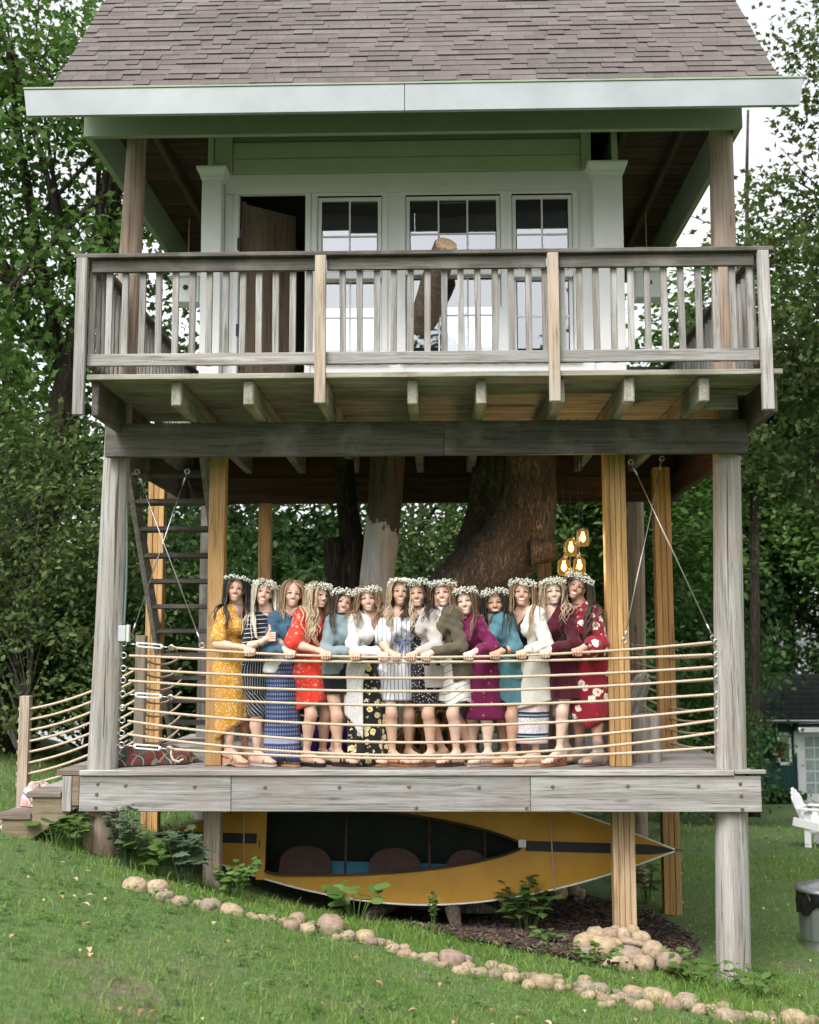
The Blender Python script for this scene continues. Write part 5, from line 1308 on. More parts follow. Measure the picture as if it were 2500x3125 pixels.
# rubbish bin
bx_, by_ = 3.95, 1.62; bz = gzf(bx_, by_)
BN = root('rubbish_bin', (bx_, by_, bz), 'galvanised metal rubbish bin with lid and black liner at right edge', 'bin')
m = MB(); n = 72; prof = [(.232, 0), (.236, .02), (.232, .03), (.236, .10), (.246, .11), (.258, .50), (.262, .56)]
for i, (r_, z) in enumerate(prof):
    for k in range(n):
        a = 2*math.pi*k/n; rr = r_+(.006 if (k % 4 < 2) and 4 <= i <= 5 else 0); m.v.append((bx_+rr*math.cos(a), by_+rr*math.sin(a), bz+z))
m.f = [(i*n+k, i*n+(k+1) % n, (i+1)*n+(k+1) % n, (i+1)*n+k) for i in range(len(prof)-1) for k in range(n)]
M['galv'] = plain('dull_galvanised', (.42, .44, .45), .42, .15, 6, .85)
m.build('body', M['galv'], BN, True, 40)
MB().lathe([(.285, -.015), (.29, .0), (.28, .02), (.24, .035), (.2, .038), (.19, .05), (.13, .06), (.12, .07), (.05, .078), (.0, .08)], (bx_, by_, bz+.56), 40).build('lid', M['galv'], BN, True)
m = MB(); n = 40
for z, r0 in ((.57, .268), (.5, .275), (.43, .283), (.385, .275)):
    for k in range(n):
        a = 2*math.pi*k/n; j = .012*math.sin(7*a+z*20)+.01*math.sin(13*a); m.v.append((bx_+(r0+j)*math.cos(a), by_+(r0+j)*math.sin(a), bz+z+(.05*math.sin(3*a+1)+.03*math.sin(8*a) if z < .4 else 0)))
m.f = [(i*n+k, i*n+(k+1) % n, (i+1)*n+(k+1) % n, (i+1)*n+k) for i in range(3) for k in range(n)]
m.build('bin_liner', plain('black_plastic', (.012, .012, .013), .25, .2, bstr=.4, bscale=20), BN, True)
MB().torus((bx_-.06, by_-.262, bz+.42), (0, 1, 0), .05, .008, 10, 6, 0, math.pi).build('handle', M['galv'], BN, True)

# jar lamps
def emis(name, c, s):
    m, nt, b = newmat(name); b.inputs['Base Color'].default_value = (*c, 1); b.inputs['Emission Color'].default_value = (*c, 1); b.inputs['Emission Strength'].default_value = s; return m
M['bulb'] = emis('warm_bulb', (1, .5, .16), 3.2)
jm, nt_, b_ = newmat('amber_jar_glass'); b_.inputs['Base Color'].default_value = (1, .8, .45, 1); b_.inputs['Roughness'].default_value = .12; b_.inputs['Transmission Weight'].default_value = 1; b_.inputs['IOR'].default_value = 1.1; b_.inputs['Emission Color'].default_value = (1, .5, .13, 1); b_.inputs['Emission Strength'].default_value = .05
M['jar'] = jm
for lab, (x, z) in zip(('jar lamp hanging second highest of the cluster', 'highest jar lamp of the hanging cluster', 'leftmost jar lamp of the hanging cluster', 'jar lamp just above the head of the woman in burgundy', 'lowest and dimmest jar lamp of the hanging cluster'), ((1.5, 1.97), (1.62, 2.07), (1.43, 1.79), (1.575, 1.80), (1.49, 1.68))):
    y = 1.0+rng.uniform(-.08, .08); r = root('jar_lamp', (x, y, z-.08), lab, 'lamp', 'amber jar lamps over the deck')
    MB().lathe([(.035, -.085), (.052, -.08), (.058, -.06), (.058, .035), (.052, .055), (.036, .066), (.036, .07)], (x, y, z), 18, False).build('jar', M['jar'], r, True)
    MB().lathe([(.0, .072), (.038, .072), (.038, .095), (.012, .1), (.012, .12)], (x, y, z), 14).build('lid', M['black'], r, True)
    MB().lathe([(.004, -.045), (.02, -.03), (.024, -.005), (.014, .03), (.012, .05)], (x, y, z), 12).build('bulb', M['bulb'], r, True)
    MB().tube([(x, y, z+.1), (x, y, 3.2)], .004, 5).build('cord', M['black'], r)
    pl = bpy.data.lights.new('jar_light', 'POINT'); pl.energy = 2.2; pl.color = (1, .6, .25); pl.shadow_soft_size = .03
    po = bpy.data.objects.new('jar_light', pl); COL.objects.link(po); po.parent = r; po.matrix_parent_inverse = Matrix.Translation(-wloc(r)); po.location = (x, y-.09, z-.02)
# birdhouses on the upper porch
for lab, c in (('white birdhouse hanging on the porch at the right', (2.5, 2.2, 4.72)), ('white birdhouse hanging on the porch at the left', (-2.45, 2.2, 4.72))):
    r = root('birdhouse', c, lab, 'birdhouse', 'birdhouses on the porch'); x, y, z = c
    box('box_body', M['white'], r, x-.14, x+.14, y-.12, y+.12, z, z+.3, .006)
    MB().add([(x-.19, y-.15, z+.28), (x, y-.15, z+.46), (x+.19, y-.15, z+.28), (x-.19, y+.15, z+.28), (x, y+.15, z+.46), (x+.19, y+.15, z+.28)], [(0, 1, 4, 3), (1, 2, 5, 4), (0, 2, 1), (3, 4, 5), (0, 3, 5, 2)]).build('roof', M['white'], r)
    MB().tube([(x, y-.121, z+.16), (x, y-.125, z+.16)], .03, 12).build('entry_hole', M['black'], r)
    MB().tube([(x, y, z+.44), (x, y, 5.7)], .006, 5).build('hanger_cord', M['rope'], r)
# ================================================================= PEOPLE
def v3(*a): return np.array(a, float)
def nrm_(v): return v/np.linalg.norm(v)
def smin(a, b, k):
    h = np.clip(.5+.5*(a-b)/k, 0, 1); return a*(1-h)+b*h-k*h*(1-h)
class SDF:
    def __init__(s): s.p = []
    def cap(s, a, b, ra, rb, k=.02): s.p.append(('c', np.array(a, float), np.array(b, float), ra, rb, k)); return s
    def ell(s, c, Mr, rad, k=.02): s.p.append(('e', np.array(c, float), np.array(Mr, float), np.array(rad, float), 0, k)); return s
    @staticmethod
    def d(pr, P):
        if pr[0] == 'c':
            _, a, b, ra, rb, k = pr; ba = b-a; pa = P-a
            h = np.clip((pa@ba)/(ba@ba+1e-12), 0, 1); return np.linalg.norm(pa-h[..., None]*ba, axis=-1)-(ra+(rb-ra)*h)
        _, c, Mr, rad, _, k = pr; q = (P-c)@Mr; k0 = np.linalg.norm(q/rad, axis=-1); k1 = np.linalg.norm(q/(rad*rad), axis=-1)
        return k0*(k0-1)/np.maximum(k1, 1e-9)
    def bb(s, pr):
        if pr[0] == 'c': r = max(pr[3], pr[4]); return np.minimum(pr[1], pr[2])-r, np.maximum(pr[1], pr[2])+r
        r = pr[3].max(); return pr[1]-r, pr[1]+r
    def ev(s, P):
        F = np.full(P.shape[:-1], .5)
        for pr in s.p: F = smin(F, s.d(pr, P), pr[5])
        return F
    def bounds(s, pad):
        lo = np.min([s.bb(p)[0] for p in s.p], 0)-pad; hi = np.max([s.bb(p)[1] for p in s.p], 0)+pad; return lo, hi
    def mesh(s, h, lo=None, hi=None, post=None):
        b0, b1 = s.bounds(2.5*h)
        lo = b0 if lo is None else np.maximum(b0, lo); hi = b1 if hi is None else np.minimum(b1, hi)
        n = np.maximum(np.ceil((hi-lo)/h).astype(int)+1, 2)
        ax = [lo[i]+h*np.arange(n[i]) for i in range(3)]
        F = np.full(n, .3)
        for pr in s.p:
            l, u = s.bb(pr); m = pr[5]+3*h
            i0 = np.clip(np.floor((l-m-lo)/h).astype(int), 0, n); i1 = np.clip(np.ceil((u+m-lo)/h).astype(int)+1, 0, n)
            if (i1 <= i0).any(): continue
            g = np.stack(np.meshgrid(ax[0][i0[0]:i1[0]], ax[1][i0[1]:i1[1]], ax[2][i0[2]:i1[2]], indexing='ij'), -1)
            sl_ = (slice(i0[0], i1[0]), slice(i0[1], i1[1]), slice(i0[2], i1[2]))
            F[sl_] = smin(F[sl_], s.d(pr, g), pr[5])
        if post is not None:
            X, Y, Z = np.meshgrid(*ax, indexing='ij'); F = post(F, X, Y, Z)
        return surfnet(F, lo, h)
def surfnet(F, lo, h):
    ins = F < 0; n = np.array(F.shape); cn = n-1
    S = np.zeros((*cn, 3)); Cn = np.zeros(cn); edges = []
    for ax in range(3):
        a = [slice(None)]*3; b = [slice(None)]*3; a[ax] = slice(0, -1); b[ax] = slice(1, None)
        cr = ins[tuple(a)] != ins[tuple(b)]; I = np.argwhere(cr)
        if not len(I): continue
        J = I.copy(); J[:, ax] += 1
        f0 = F[tuple(I.T)]; f1 = F[tuple(J.T)]; t = f0/(f0-f1)
        P = I.astype(float); P[:, ax] += t
        o = [k for k in range(3) if k != ax]; cells = []
        for d0 in (-1, 0):
            for d1 in (-1, 0):
                c = I.copy(); c[:, o[0]] += d0; c[:, o[1]] += d1
                ok = (c >= 0).all(1) & (c < cn).all(1); cells.append((c, ok))
                np.add.at(S, tuple(c[ok].T), P[ok]); np.add.at(Cn, tuple(c[ok].T), 1)
        edges.append((ax, cells, f0 < 0))
    vid = -np.ones(cn, int); m = Cn > 0; vid[m] = np.arange(m.sum())
    V = S[m]/Cn[m][:, None]*h+lo; Q = []
    for ax, cells, neg in edges:
        ok = cells[0][1] & cells[1][1] & cells[2][1] & cells[3][1]
        ids = [vid[tuple(c[ok].T)] for c, _ in cells]   # (-,-),(-,0),(0,-),(0,0)
        q = np.stack([ids[0], ids[2], ids[3], ids[1]], 1); ng = neg[ok]
        flip = ~ng if ax != 1 else ng
        q[flip] = q[flip][:, ::-1]; Q.append(q)
    return V, np.concatenate(Q) if Q else np.zeros((0, 4), int)
def joinm(L_):
    V = []; F = []; o = 0
    for v, f in L_: V.append(v); F.append(f+o); o += len(v)
    return np.concatenate(V), np.concatenate(F)

# ---------------------------------------------------------------- cloth materials
def cloth(name, fn, rough=.85, wr=.4, wscale=26, sheen=.2):
    """fn(nt, objcoord, uvcoord) -> colour socket or tuple"""
    m, nt, b = newmat(name); oc = coords(nt); uc = coords(nt, src='UV')
    c = fn(nt, oc, uc)
    if isinstance(c, tuple): b.inputs['Base Color'].default_value = (*c, 1)
    else: L(nt, c, b.inputs['Base Color'])
    b.inputs['Roughness'].default_value = rough; b.inputs['Sheen Weight'].default_value = sheen; b.inputs['Specular IOR Level'].default_value = .2
    h = math_(nt, 'MULTIPLY_ADD', noise(nt, oc, 240, 2), .12, noise(nt, coords(nt, (1, 1, .35)), wscale, 3, .55, .5))
    bump(nt, b, h, wr, .02); return m
def vor(nt, v, scale, rnd=1.0):
    n = nt.nodes.new('ShaderNodeTexVoronoi'); n.inputs['Scale'].default_value = scale; n.inputs['Randomness'].default_value = rnd; L(nt, v, n.inputs['Vector']); return n
def solid(c, var=.12):
    def fn(nt, o, u): return ramp(nt, noise(nt, o, 9, 4), [(.3, tuple(x*(1-var) for x in c)), (.7, tuple(min(1, x*(1+var)) for x in c))]).outputs[0]
    return fn
def flecks(base, fl, scale, thr, extra=None):
    def fn(nt, o, u):
        d = noise(nt, o, 60, 2); vv = nt.nodes.new('ShaderNodeVectorMath'); vv.operation = 'MULTIPLY_ADD'
        vv.inputs[1].default_value = (.012,)*3; L(nt, o, vv.inputs[2]); cb = nt.nodes.new('ShaderNodeCombineXYZ'); L(nt, d, cb.inputs[0]); L(nt, noise(nt, o, 70, 2), cb.inputs[1]); L(nt, noise(nt, o, 80, 2), cb.inputs[2]); L(nt, cb.outputs[0], vv.inputs[0])
        v = vor(nt, vv.outputs[0], scale); f = ramp(nt, v.outputs['Distance'], [(thr*.8, (1, 1, 1)), (thr, (0, 0, 0))]).outputs[0]
        c = mix(nt, f, base, fl)
        if extra:
            for (cc, sc, th) in extra:
                w = vor(nt, o, sc); c = mix(nt, ramp(nt, w.outputs['Distance'], [(th*.85, (1, 1, 1)), (th, (0, 0, 0))]).outputs[0], c, cc)
        return c
    return fn
def flowers(base, petal, heart, scale, thr, green=None, sel=.55, petals=5):
    """scattered blossoms: voronoi cells, a share of them carrying a lobed flower with a darker heart"""
    def fn(nt, o, u):
        v = vor(nt, o, scale, .8)
        s = nt.nodes.new('ShaderNodeSeparateColor'); L(nt, v.outputs['Color'], s.inputs[0])
        on = math_(nt, 'LESS_THAN', s.outputs[0], sel)
        nz = noise(nt, o, scale*4.2, 1); d = math_(nt, 'ADD', v.outputs['Distance'], math_(nt, 'MULTIPLY', math_(nt, 'SUBTRACT', nz, .5), .55*thr*2))
        pe = math_(nt, 'MULTIPLY', math_(nt, 'LESS_THAN', d, thr), on); he = math_(nt, 'MULTIPLY', math_(nt, 'LESS_THAN', d, thr*.38), on)
        c = base if not callable(base) else base(nt, o, u)
        if green:
            w = vor(nt, o, scale*2.1, 1); s2 = nt.nodes.new('ShaderNodeSeparateColor'); L(nt, w.outputs['Color'], s2.inputs[0])
            g = math_(nt, 'MULTIPLY', math_(nt, 'LESS_THAN', w.outputs['Distance'], .3), math_(nt, 'LESS_THAN', s2.outputs[1], .35)); c = mix(nt, g, c, green)
        c = mix(nt, pe, c, petal); return mix(nt, he, c, heart)
    return fn
def stripes(base, line, src, axis, freq, duty, tilt=0.0, wob=0.0):
    def fn(nt, o, u):
        v = coords(nt, src=src, rot=(0, tilt, 0) if src == 'Object' else (0, 0, tilt)); s = nt.nodes.new('ShaderNodeSeparateXYZ'); L(nt, v, s.inputs[0])
        t = math_(nt, 'MULTIPLY', s.outputs[axis], freq)
        if wob: t = math_(nt, 'ADD', t, math_(nt, 'MULTIPLY', noise(nt, o, 6, 2), wob))
        f = math_(nt, 'LESS_THAN', math_(nt, 'FRACT', t), duty); return mix(nt, f, base, line)
    return fn

SKIN_MAT = None
def skin_mat():
    m, nt, b = newmat('skin'); a = nt.nodes.new('ShaderNodeVertexColor'); a.layer_name = 'Col'
    f = noise(nt, coords(nt), 40, 3); c = mix(nt, .12, a.outputs[0], ramp(nt, f, [(.3, (.35, .16, .1)), (.7, (.9, .7, .58))]).outputs[0], 'OVERLAY')
    L(nt, c, b.inputs['Base Color']); b.inputs['Roughness'].default_value = .5; b.inputs['Specular IOR Level'].default_value = .35
    b.inputs['Subsurface Weight'].default_value = .12; b.inputs['Subsurface Radius'].default_value = (.02, .008, .004); b.inputs['Subsurface Scale'].default_value = .3
    return m
M['skin'] = skin_mat()
_hm = {}
def hair_mat(c1, c2):
    k = (c1, c2)
    if k not in _hm:
        m, nt, b = newmat('hair'); a = nt.nodes.new('ShaderNodeVertexColor'); a.layer_name = 'Col'
        f = noise(nt, coords(nt, (120, 120, 6)), 1.5, 3); s = nt.nodes.new('ShaderNodeSeparateColor'); L(nt, a.outputs[0], s.inputs[0])
        t = math_(nt, 'MULTIPLY_ADD', f, .5, math_(nt, 'MULTIPLY', s.outputs[0], .55))
        L(nt, ramp(nt, t, [(.2, c1), (.75, c2)]).outputs[0], b.inputs['Base Color']); b.inputs['Roughness'].default_value = .38; b.inputs['Specular IOR Level'].default_value = .5
        b.inputs['Anisotropic'].default_value = .4; bump(nt, b, f, .4, .004); _hm[k] = m
    return _hm[k]
fm, nt_, b_ = newmat('babys_breath'); g_ = nt_.nodes.new('ShaderNodeNewGeometry')
L(nt_, ramp(nt_, g_.outputs['Random Per Island'], [(0, (.4, .45, .25)), (.07, (.5, .54, .36)), (.08, (.82, .82, .72)), (.6, (.9, .9, .84)), (1, (.94, .94, .9))]).outputs[0], b_.inputs['Base Color']); b_.inputs['Roughness'].default_value = .8
M['blossom'] = fm
M['stem'] = plain('green_twig', (.08, .12, .04), .8)
# icosahedron
_t = (1+5**.5)/2; ICO = np.array([(-1, _t, 0), (1, _t, 0), (-1, -_t, 0), (1, -_t, 0), (0, -1, _t), (0, 1, _t), (0, -1, -_t), (0, 1, -_t), (_t, 0, -1), (_t, 0, 1), (-_t, 0, -1), (-_t, 0, 1)])/1.902
ICF = np.array([(0, 11, 5), (0, 5, 1), (0, 1, 7), (0, 7, 10), (0, 10, 11), (1, 5, 9), (5, 11, 4), (11, 10, 2), (10, 7, 6), (7, 1, 8), (3, 9, 4), (3, 4, 2), (3, 2, 6), (3, 6, 8), (3, 8, 9), (4, 9, 5), (2, 4, 11), (6, 2, 10), (8, 6, 7), (9, 8, 1)])

def ik(a, c, l1, l2, pole):
    d = c-a; D = min(np.linalg.norm(d), (l1+l2)*.999); u = nrm_(d)
    x = (l1*l1-l2*l2+D*D)/(2*D); hgt = math.sqrt(max(l1*l1-x*x, 0)); p = pole-u*(pole@u); p = nrm_(p); return a+u*x+p*hgt

class Person: pass
def person(i, label, s, psi, H, S, E, Wx, P, foots, tone, hair, hyaw=0, tilt=0, pitch=0, height=None, hand='rope', legs=True, look=None, zfoot=0.02, shoe='sandal', shoec=(.25, .12, .06), mouth=1.0, foot_dir=None, heel=0.0, bare=1.0, crown=1, hair_kw={}, kneeb=0.0):
    q = Person(); q.rg = np.random.default_rng(100+i)
    ps = R(psi); sg = 1 if s >= 0 else -1
    f = v3(sg*math.sin(ps), -math.cos(ps), 0); a = v3(sg*math.cos(ps), math.sin(ps), 0); Z = v3(0, 0, 1)
    hw = .163
    Yc = .42
    Sn = v3(S[0], Yc-hw*abs(math.sin(ps))-.0, S[1]); Sn[2] -= .035; Sn = Sn+a*.012; Cc = Sn+a*(hw-.012); Cc[2] = S[1]-.012; Sf = Cc+a*hw*.97+v3(0, 0, -.01)
    Hc = v3(H[0], .375, H[1])
    st = H[1]+.115
    zp = .525*st; Pc = v3(P, .46, zp); Wm = Cc*.42+Pc*.58; Wm[2] = Cc[2]*.45+zp*.55
    N0 = Cc+v3(0, 0, .08)*1.0; N0[0] = Cc[0]*.6+Hc[0]*.4; N0[1] = Cc[1]-.01
    # ---- torso / limbs
    B = SDF()
    for g in (-1, 1):
        B.cap(Cc+a*g*.075-Z*.07+f*.005, Wm+a*g*.045, .082, .069, .05); B.cap(Wm+a*g*.045, Pc+a*g*.07-Z*.03, .071, .092, .05)
        B.cap(Cc+a*g*.05+Z*.01, Cc+a*g*.15-Z*.012, .055, .052, .04)
        B.ell(Cc+f*.08+a*g*.072-Z*.135, np.eye(3), (.06, .06, .058), .04)
        B.ell(Pc-f*.055+a*g*.07-Z*.05, np.eye(3), (.085, .085, .09), .04)
    B.cap(Cc+Z*.02, N0+Z*.02, .06, .052, .05)
    rope0 = np.array(ropept(0, Wx))
    En = v3(E[0], .235, E[1])
    arm = SDF()
    if hand == 'rope':
        Wp = rope0; wr = Wp+v3(-sg*.072, .05, .048)
    else:
        Wp = v3(Wx, .14, hand); wr = Wp+v3(-sg*.075, .0, -.045)
    B.cap(Sn, En, .046, .037, .02); B.cap(En, wr, .036, .024, .02); B.cap(En+(wr-En)*.12, En+(wr-En)*.45, .038, .034, .03)
    Ef = Sf+v3(sg*.07, .09, -.25); Wf = Ef+v3(sg*.2, .02, .02)
    B.cap(Sf, Ef, .05, .04, .03); B.cap(Ef, Wf, .039, .027, .03)
    # ---- legs
    q.ank = []; fd0 = nrm_(v3(sg*.86, -.5, 0)) if foot_dir is None else nrm_(v3(*foot_dir, 0))
    for g, fx, fy in ((-1, foots[0], .36), (1, foots[1], .55)):
        hip = Pc+a*g*.085-Z*.045; an = v3(fx, fy, .085+zfoot+heel*.6); Lg = np.linalg.norm(hip-an)
        l1 = Lg*.515*(1.004+kneeb); l2 = Lg*.49*(1.004+kneeb); kn = ik(hip, an, l1, l2, f+v3(0, -.3, 0))
        B.cap(hip, kn, .078, .047, .04); B.cap(kn, an, .044, .029, .03)
        cf = kn+(an-kn)*.3-f*.014; B.cap(kn+(an-kn)*.1, cf, .041, .048, .03); B.cap(cf, kn+(an-kn)*.68, .048, .031, .03)
        B.ell(kn+f*.012, np.eye(3), (.043, .043, .05), .03)
        fd = fd0; ball = an+fd*.125; ball[2] = .03+zfoot; he = an-fd*.045; he[2] = .034+zfoot+heel; toe = ball+fd*.07; toe[2] = .021+zfoot
        sd = v3(-fd[1], fd[0], 0)
        B.cap(an, he, .033, .03, .02); B.cap(an, ball+Z*.015, .033, .026, .03); B.cap(he, ball, .029, .03, .02)
        for w in (-.024, 0, .024): B.cap(ball+sd*w, toe+sd*w*.9-fd*abs(w)*.4, .024, .015, .012)
        q.ank.append((an, he, ball, toe, fd, sd, kn))
    # ---- head frame
    yw = R(hyaw); hf = v3(math.sin(yw), -math.cos(yw), 0); hr = v3(math.cos(yw), math.sin(yw), 0)
    pt = R(pitch); hf = hf*math.cos(pt)+Z*math.sin(pt); hu = np.cross(hf, hr)
    tl = R(tilt); hr, hu = hr*math.cos(tl)-hu*math.sin(tl), hu*math.cos(tl)+hr*math.sin(tl)
    Mh = np.stack([hr, hf, hu], 1); lw = lambda x, y, z: Hc+Mh@v3(x, y, z)
    HS = SDF(); fw = q.rg.uniform(.93, 1.03); fl = q.rg.uniform(.96, 1.04)
    HS.ell(lw(0, -.018, .035), Mh, (.073, .092, .083), .03); HS.ell(lw(0, .018, -.03), Mh, (.053*fw, .066, .08*fl), .03)
    HS.cap(lw(-.004*fw, .062, -.096*fl), lw(.004*fw, .062, -.096*fl), .014, .014, .025)
    for g in (-1, 1):
        HS.cap(lw(g*.04*fw, -.008, -.04), lw(g*.008*fw, .05, -.092*fl), .016, .014, .03)
        HS.ell(lw(g*.034, .052, -.034), Mh, (.026, .024, .024), .02)
        HS.cap(lw(g*.012, .078, .016), lw(g*.045, .062, .014), .011, .012, .015)
        HS.ell(lw(g*.072, -.012, -.012), Mh, (.01, .02, .03), .008)
    HS.cap(lw(0, .078, .008), lw(0, .096, -.03), .009, .0115, .012); HS.cap(lw(-.012, .083, -.034), lw(.012, .083, -.034), .009, .009, .01)
    HS.cap(lw(-.016, .066, -.066), lw(.016, .066, -.066), .0115, .0115, .02)
    HS.cap(lw(0, -.028, -.06), N0, .042, .05, .02)
    HS.p += [p for p in B.p[:0]]
    HS.cap(Cc+Z*.02, N0+Z*.02, .06, .052, .05)
    # ---- meshes
    zc = N0[2]-.012
    Vb, Fb = B.mesh(.013, hi=v3(9, 9, zc+.004))
    Vh, Fh = HS.mesh(.004, lo=v3(-9, -9, zc))
    HD = SDF(); HD.cap(En+(wr-En)*.55, wr, .031, .025, .02)
    ws = Wp
    if hand == 'rope':
        up = v3(0, 0, 1); HD.cap(wr, ws+v3(-sg*.03, .03, .026), .024, .019, .02); HD.cap(wr, ws+v3(sg*.026, .03, .022), .022, .015, .02); HD.cap(ws+v3(-sg*.03, .028, .024), ws+v3(sg*.034, .028, .019), .017, .0145, .012)
        for k_ in range(4):
            xo = sg*(-.031+.0205*k_); L_ = (1, 1.08, 1, .85)[k_]
            A0 = ws+v3(xo, .02, .026); A1 = ws+v3(xo+sg*.002, -.012, .027); A2 = ws+v3(xo+sg*.004, -.0265, .004); A3 = ws+v3(xo+sg*.003, -.02, -.024*L_)
            HD.cap(A0, A1, .0098, .0092, .004); HD.cap(A1, A2, .0092, .0086, .004); HD.cap(A2, A3, .0086, .0075, .004)
        T0 = ws+v3(-sg*.045, .03, .02); T1 = ws+v3(-sg*.035, .0, -.016); T2 = ws+v3(-sg*.004, -.014, -.024)
        HD.cap(T0, T1, .0135, .011, .01); HD.cap(T1, T2, .0105, .0085, .004)
    else:
        HD.cap(wr, ws+v3(sg*.0, 0, 0), .025, .027, .02); HD.cap(ws+v3(0, 0, -.024), ws+v3(0, 0, .022), .024, .024, .015)
        for k_ in range(4):
            zo = -.034+.0205*k_; A0 = ws+v3(sg*.01, -.012, zo); A1 = ws+v3(sg*.048, -.018, zo+.002); A2 = ws+v3(sg*.05, -.042, zo); A3 = ws+v3(sg*.012, -.046, zo)
            HD.cap(A0, A1, .0105, .0095, .004); HD.cap(A1, A2, .0095, .009, .004); HD.cap(A2, A3, .009, .008, .004)
        HD.cap(ws+v3(-sg*.01, -.012, .02), ws+v3(sg*.006, -.03, .055), .0145, .0115, .012); HD.cap(ws+v3(sg*.006, -.03, .055), ws+v3(sg*.0, -.028, .098), .0112, .0085, .005)
    Vd, Fd = HD.mesh(.0045)
    V, Fc = joinm([(Vb, Fb), (Vh, Fh), (Vd, Fd)])
    # ---- skin colours
    base = np.array(tone); col = np.tile(base, (len(V), 1))
    lo_ = slice(len(Vb), len(Vb)+len(Vh)); X = (V[lo_]-Hc)@Mh; cx, cy, cz = X.T; c = col[lo_]
    def put(mask, cc, al=1.0): c[mask] = c[mask]*(1-al)+np.array(cc)*al
    fr = cy > .02
    g_ = np.exp(-(((np.abs(cx)-.038)/.02)**2+((cz+.03)/.02)**2)); c[:] = c*(1-.35*g_[:, None]*fr[:, None])+np.array((base[0]*1.08, base[1]*.75, base[2]*.72))*.35*g_[:, None]*fr[:, None]
    smz = cz+.0675-mouth*9*cx**2
    lip = (np.abs(cx) < .032) & (np.abs(smz) < .0125*mouth*np.sqrt(np.clip(1-(cx/.032)**2, 0, 1))+.001) & fr & (cy > .05); put(lip, (base[0]*.78, base[1]*.3, base[2]*.34), .95)
    tee = (np.abs(cx) < .026) & (np.abs(smz-.0015) < .0066*mouth*np.sqrt(np.clip(1-(cx/.026)**2, 0, 1))) & fr & (cy > .05); put(tee, (.82, .78, .73), 1)
    ax_ = np.abs(cx)-.0315
    soc = (np.abs(ax_) < .021) & (np.abs(cz-.004) < .012) & fr; put(soc, base*.8, .4)
    eye = ((ax_/.016)**2+((cz-.002)/.0072)**2 < 1) & fr; put(eye, (.62, .58, .55), 1)
    iri = (np.abs(ax_) < .0072) & (np.abs(cz-.002) < .0072) & fr; put(iri, (.03, .022, .018), 1)
    las = (np.abs(ax_) < .0165) & (np.abs(cz-.0078+8*ax_**2) < .0028) & fr; put(las, (.03, .02, .015), .9)
    bro = (np.abs(ax_+.0) < .021) & (np.abs(cz-.0245+6*ax_**2) < .0036) & fr; put(bro, tuple(np.array(hair[0])*.6+base*.12), .85)
    nos = (np.abs(np.abs(cx)-.0075) < .0032) & (np.abs(cz+.0415) < .0028) & (cy > .07); put(nos, base*.35, .8)
    col[lo_] = c
    if shoe == 'boot':
        pass
    nails = None
    me = npmesh('person', V, Fc, True, col=np.clip(col, 0, 1)); me.materials.append(M['skin'])
    o = bpy.data.objects.new('person', me); COL.objects.link(o)
    tag(o, label, 'person', 'women lined up along the rope railing')
    q.o = o; q.__dict__.update(f=f, a=a, Z=Z, Cc=Cc, Sn=Sn, Sf=Sf, En=En, wr=wr, Ef=Ef, Wf=Wf, Pc=Pc, Wm=Wm, N0=N0, Hc=Hc, Mh=Mh, lw=lw, sg=sg, B=B, HS=HS, zp=zp, S=S, hw=hw)
    do_hair(q, hair, **hair_kw)
    if crown: do_crown(q, crown)
    do_shoes(q, shoe, shoec, heel, zfoot)
    return q
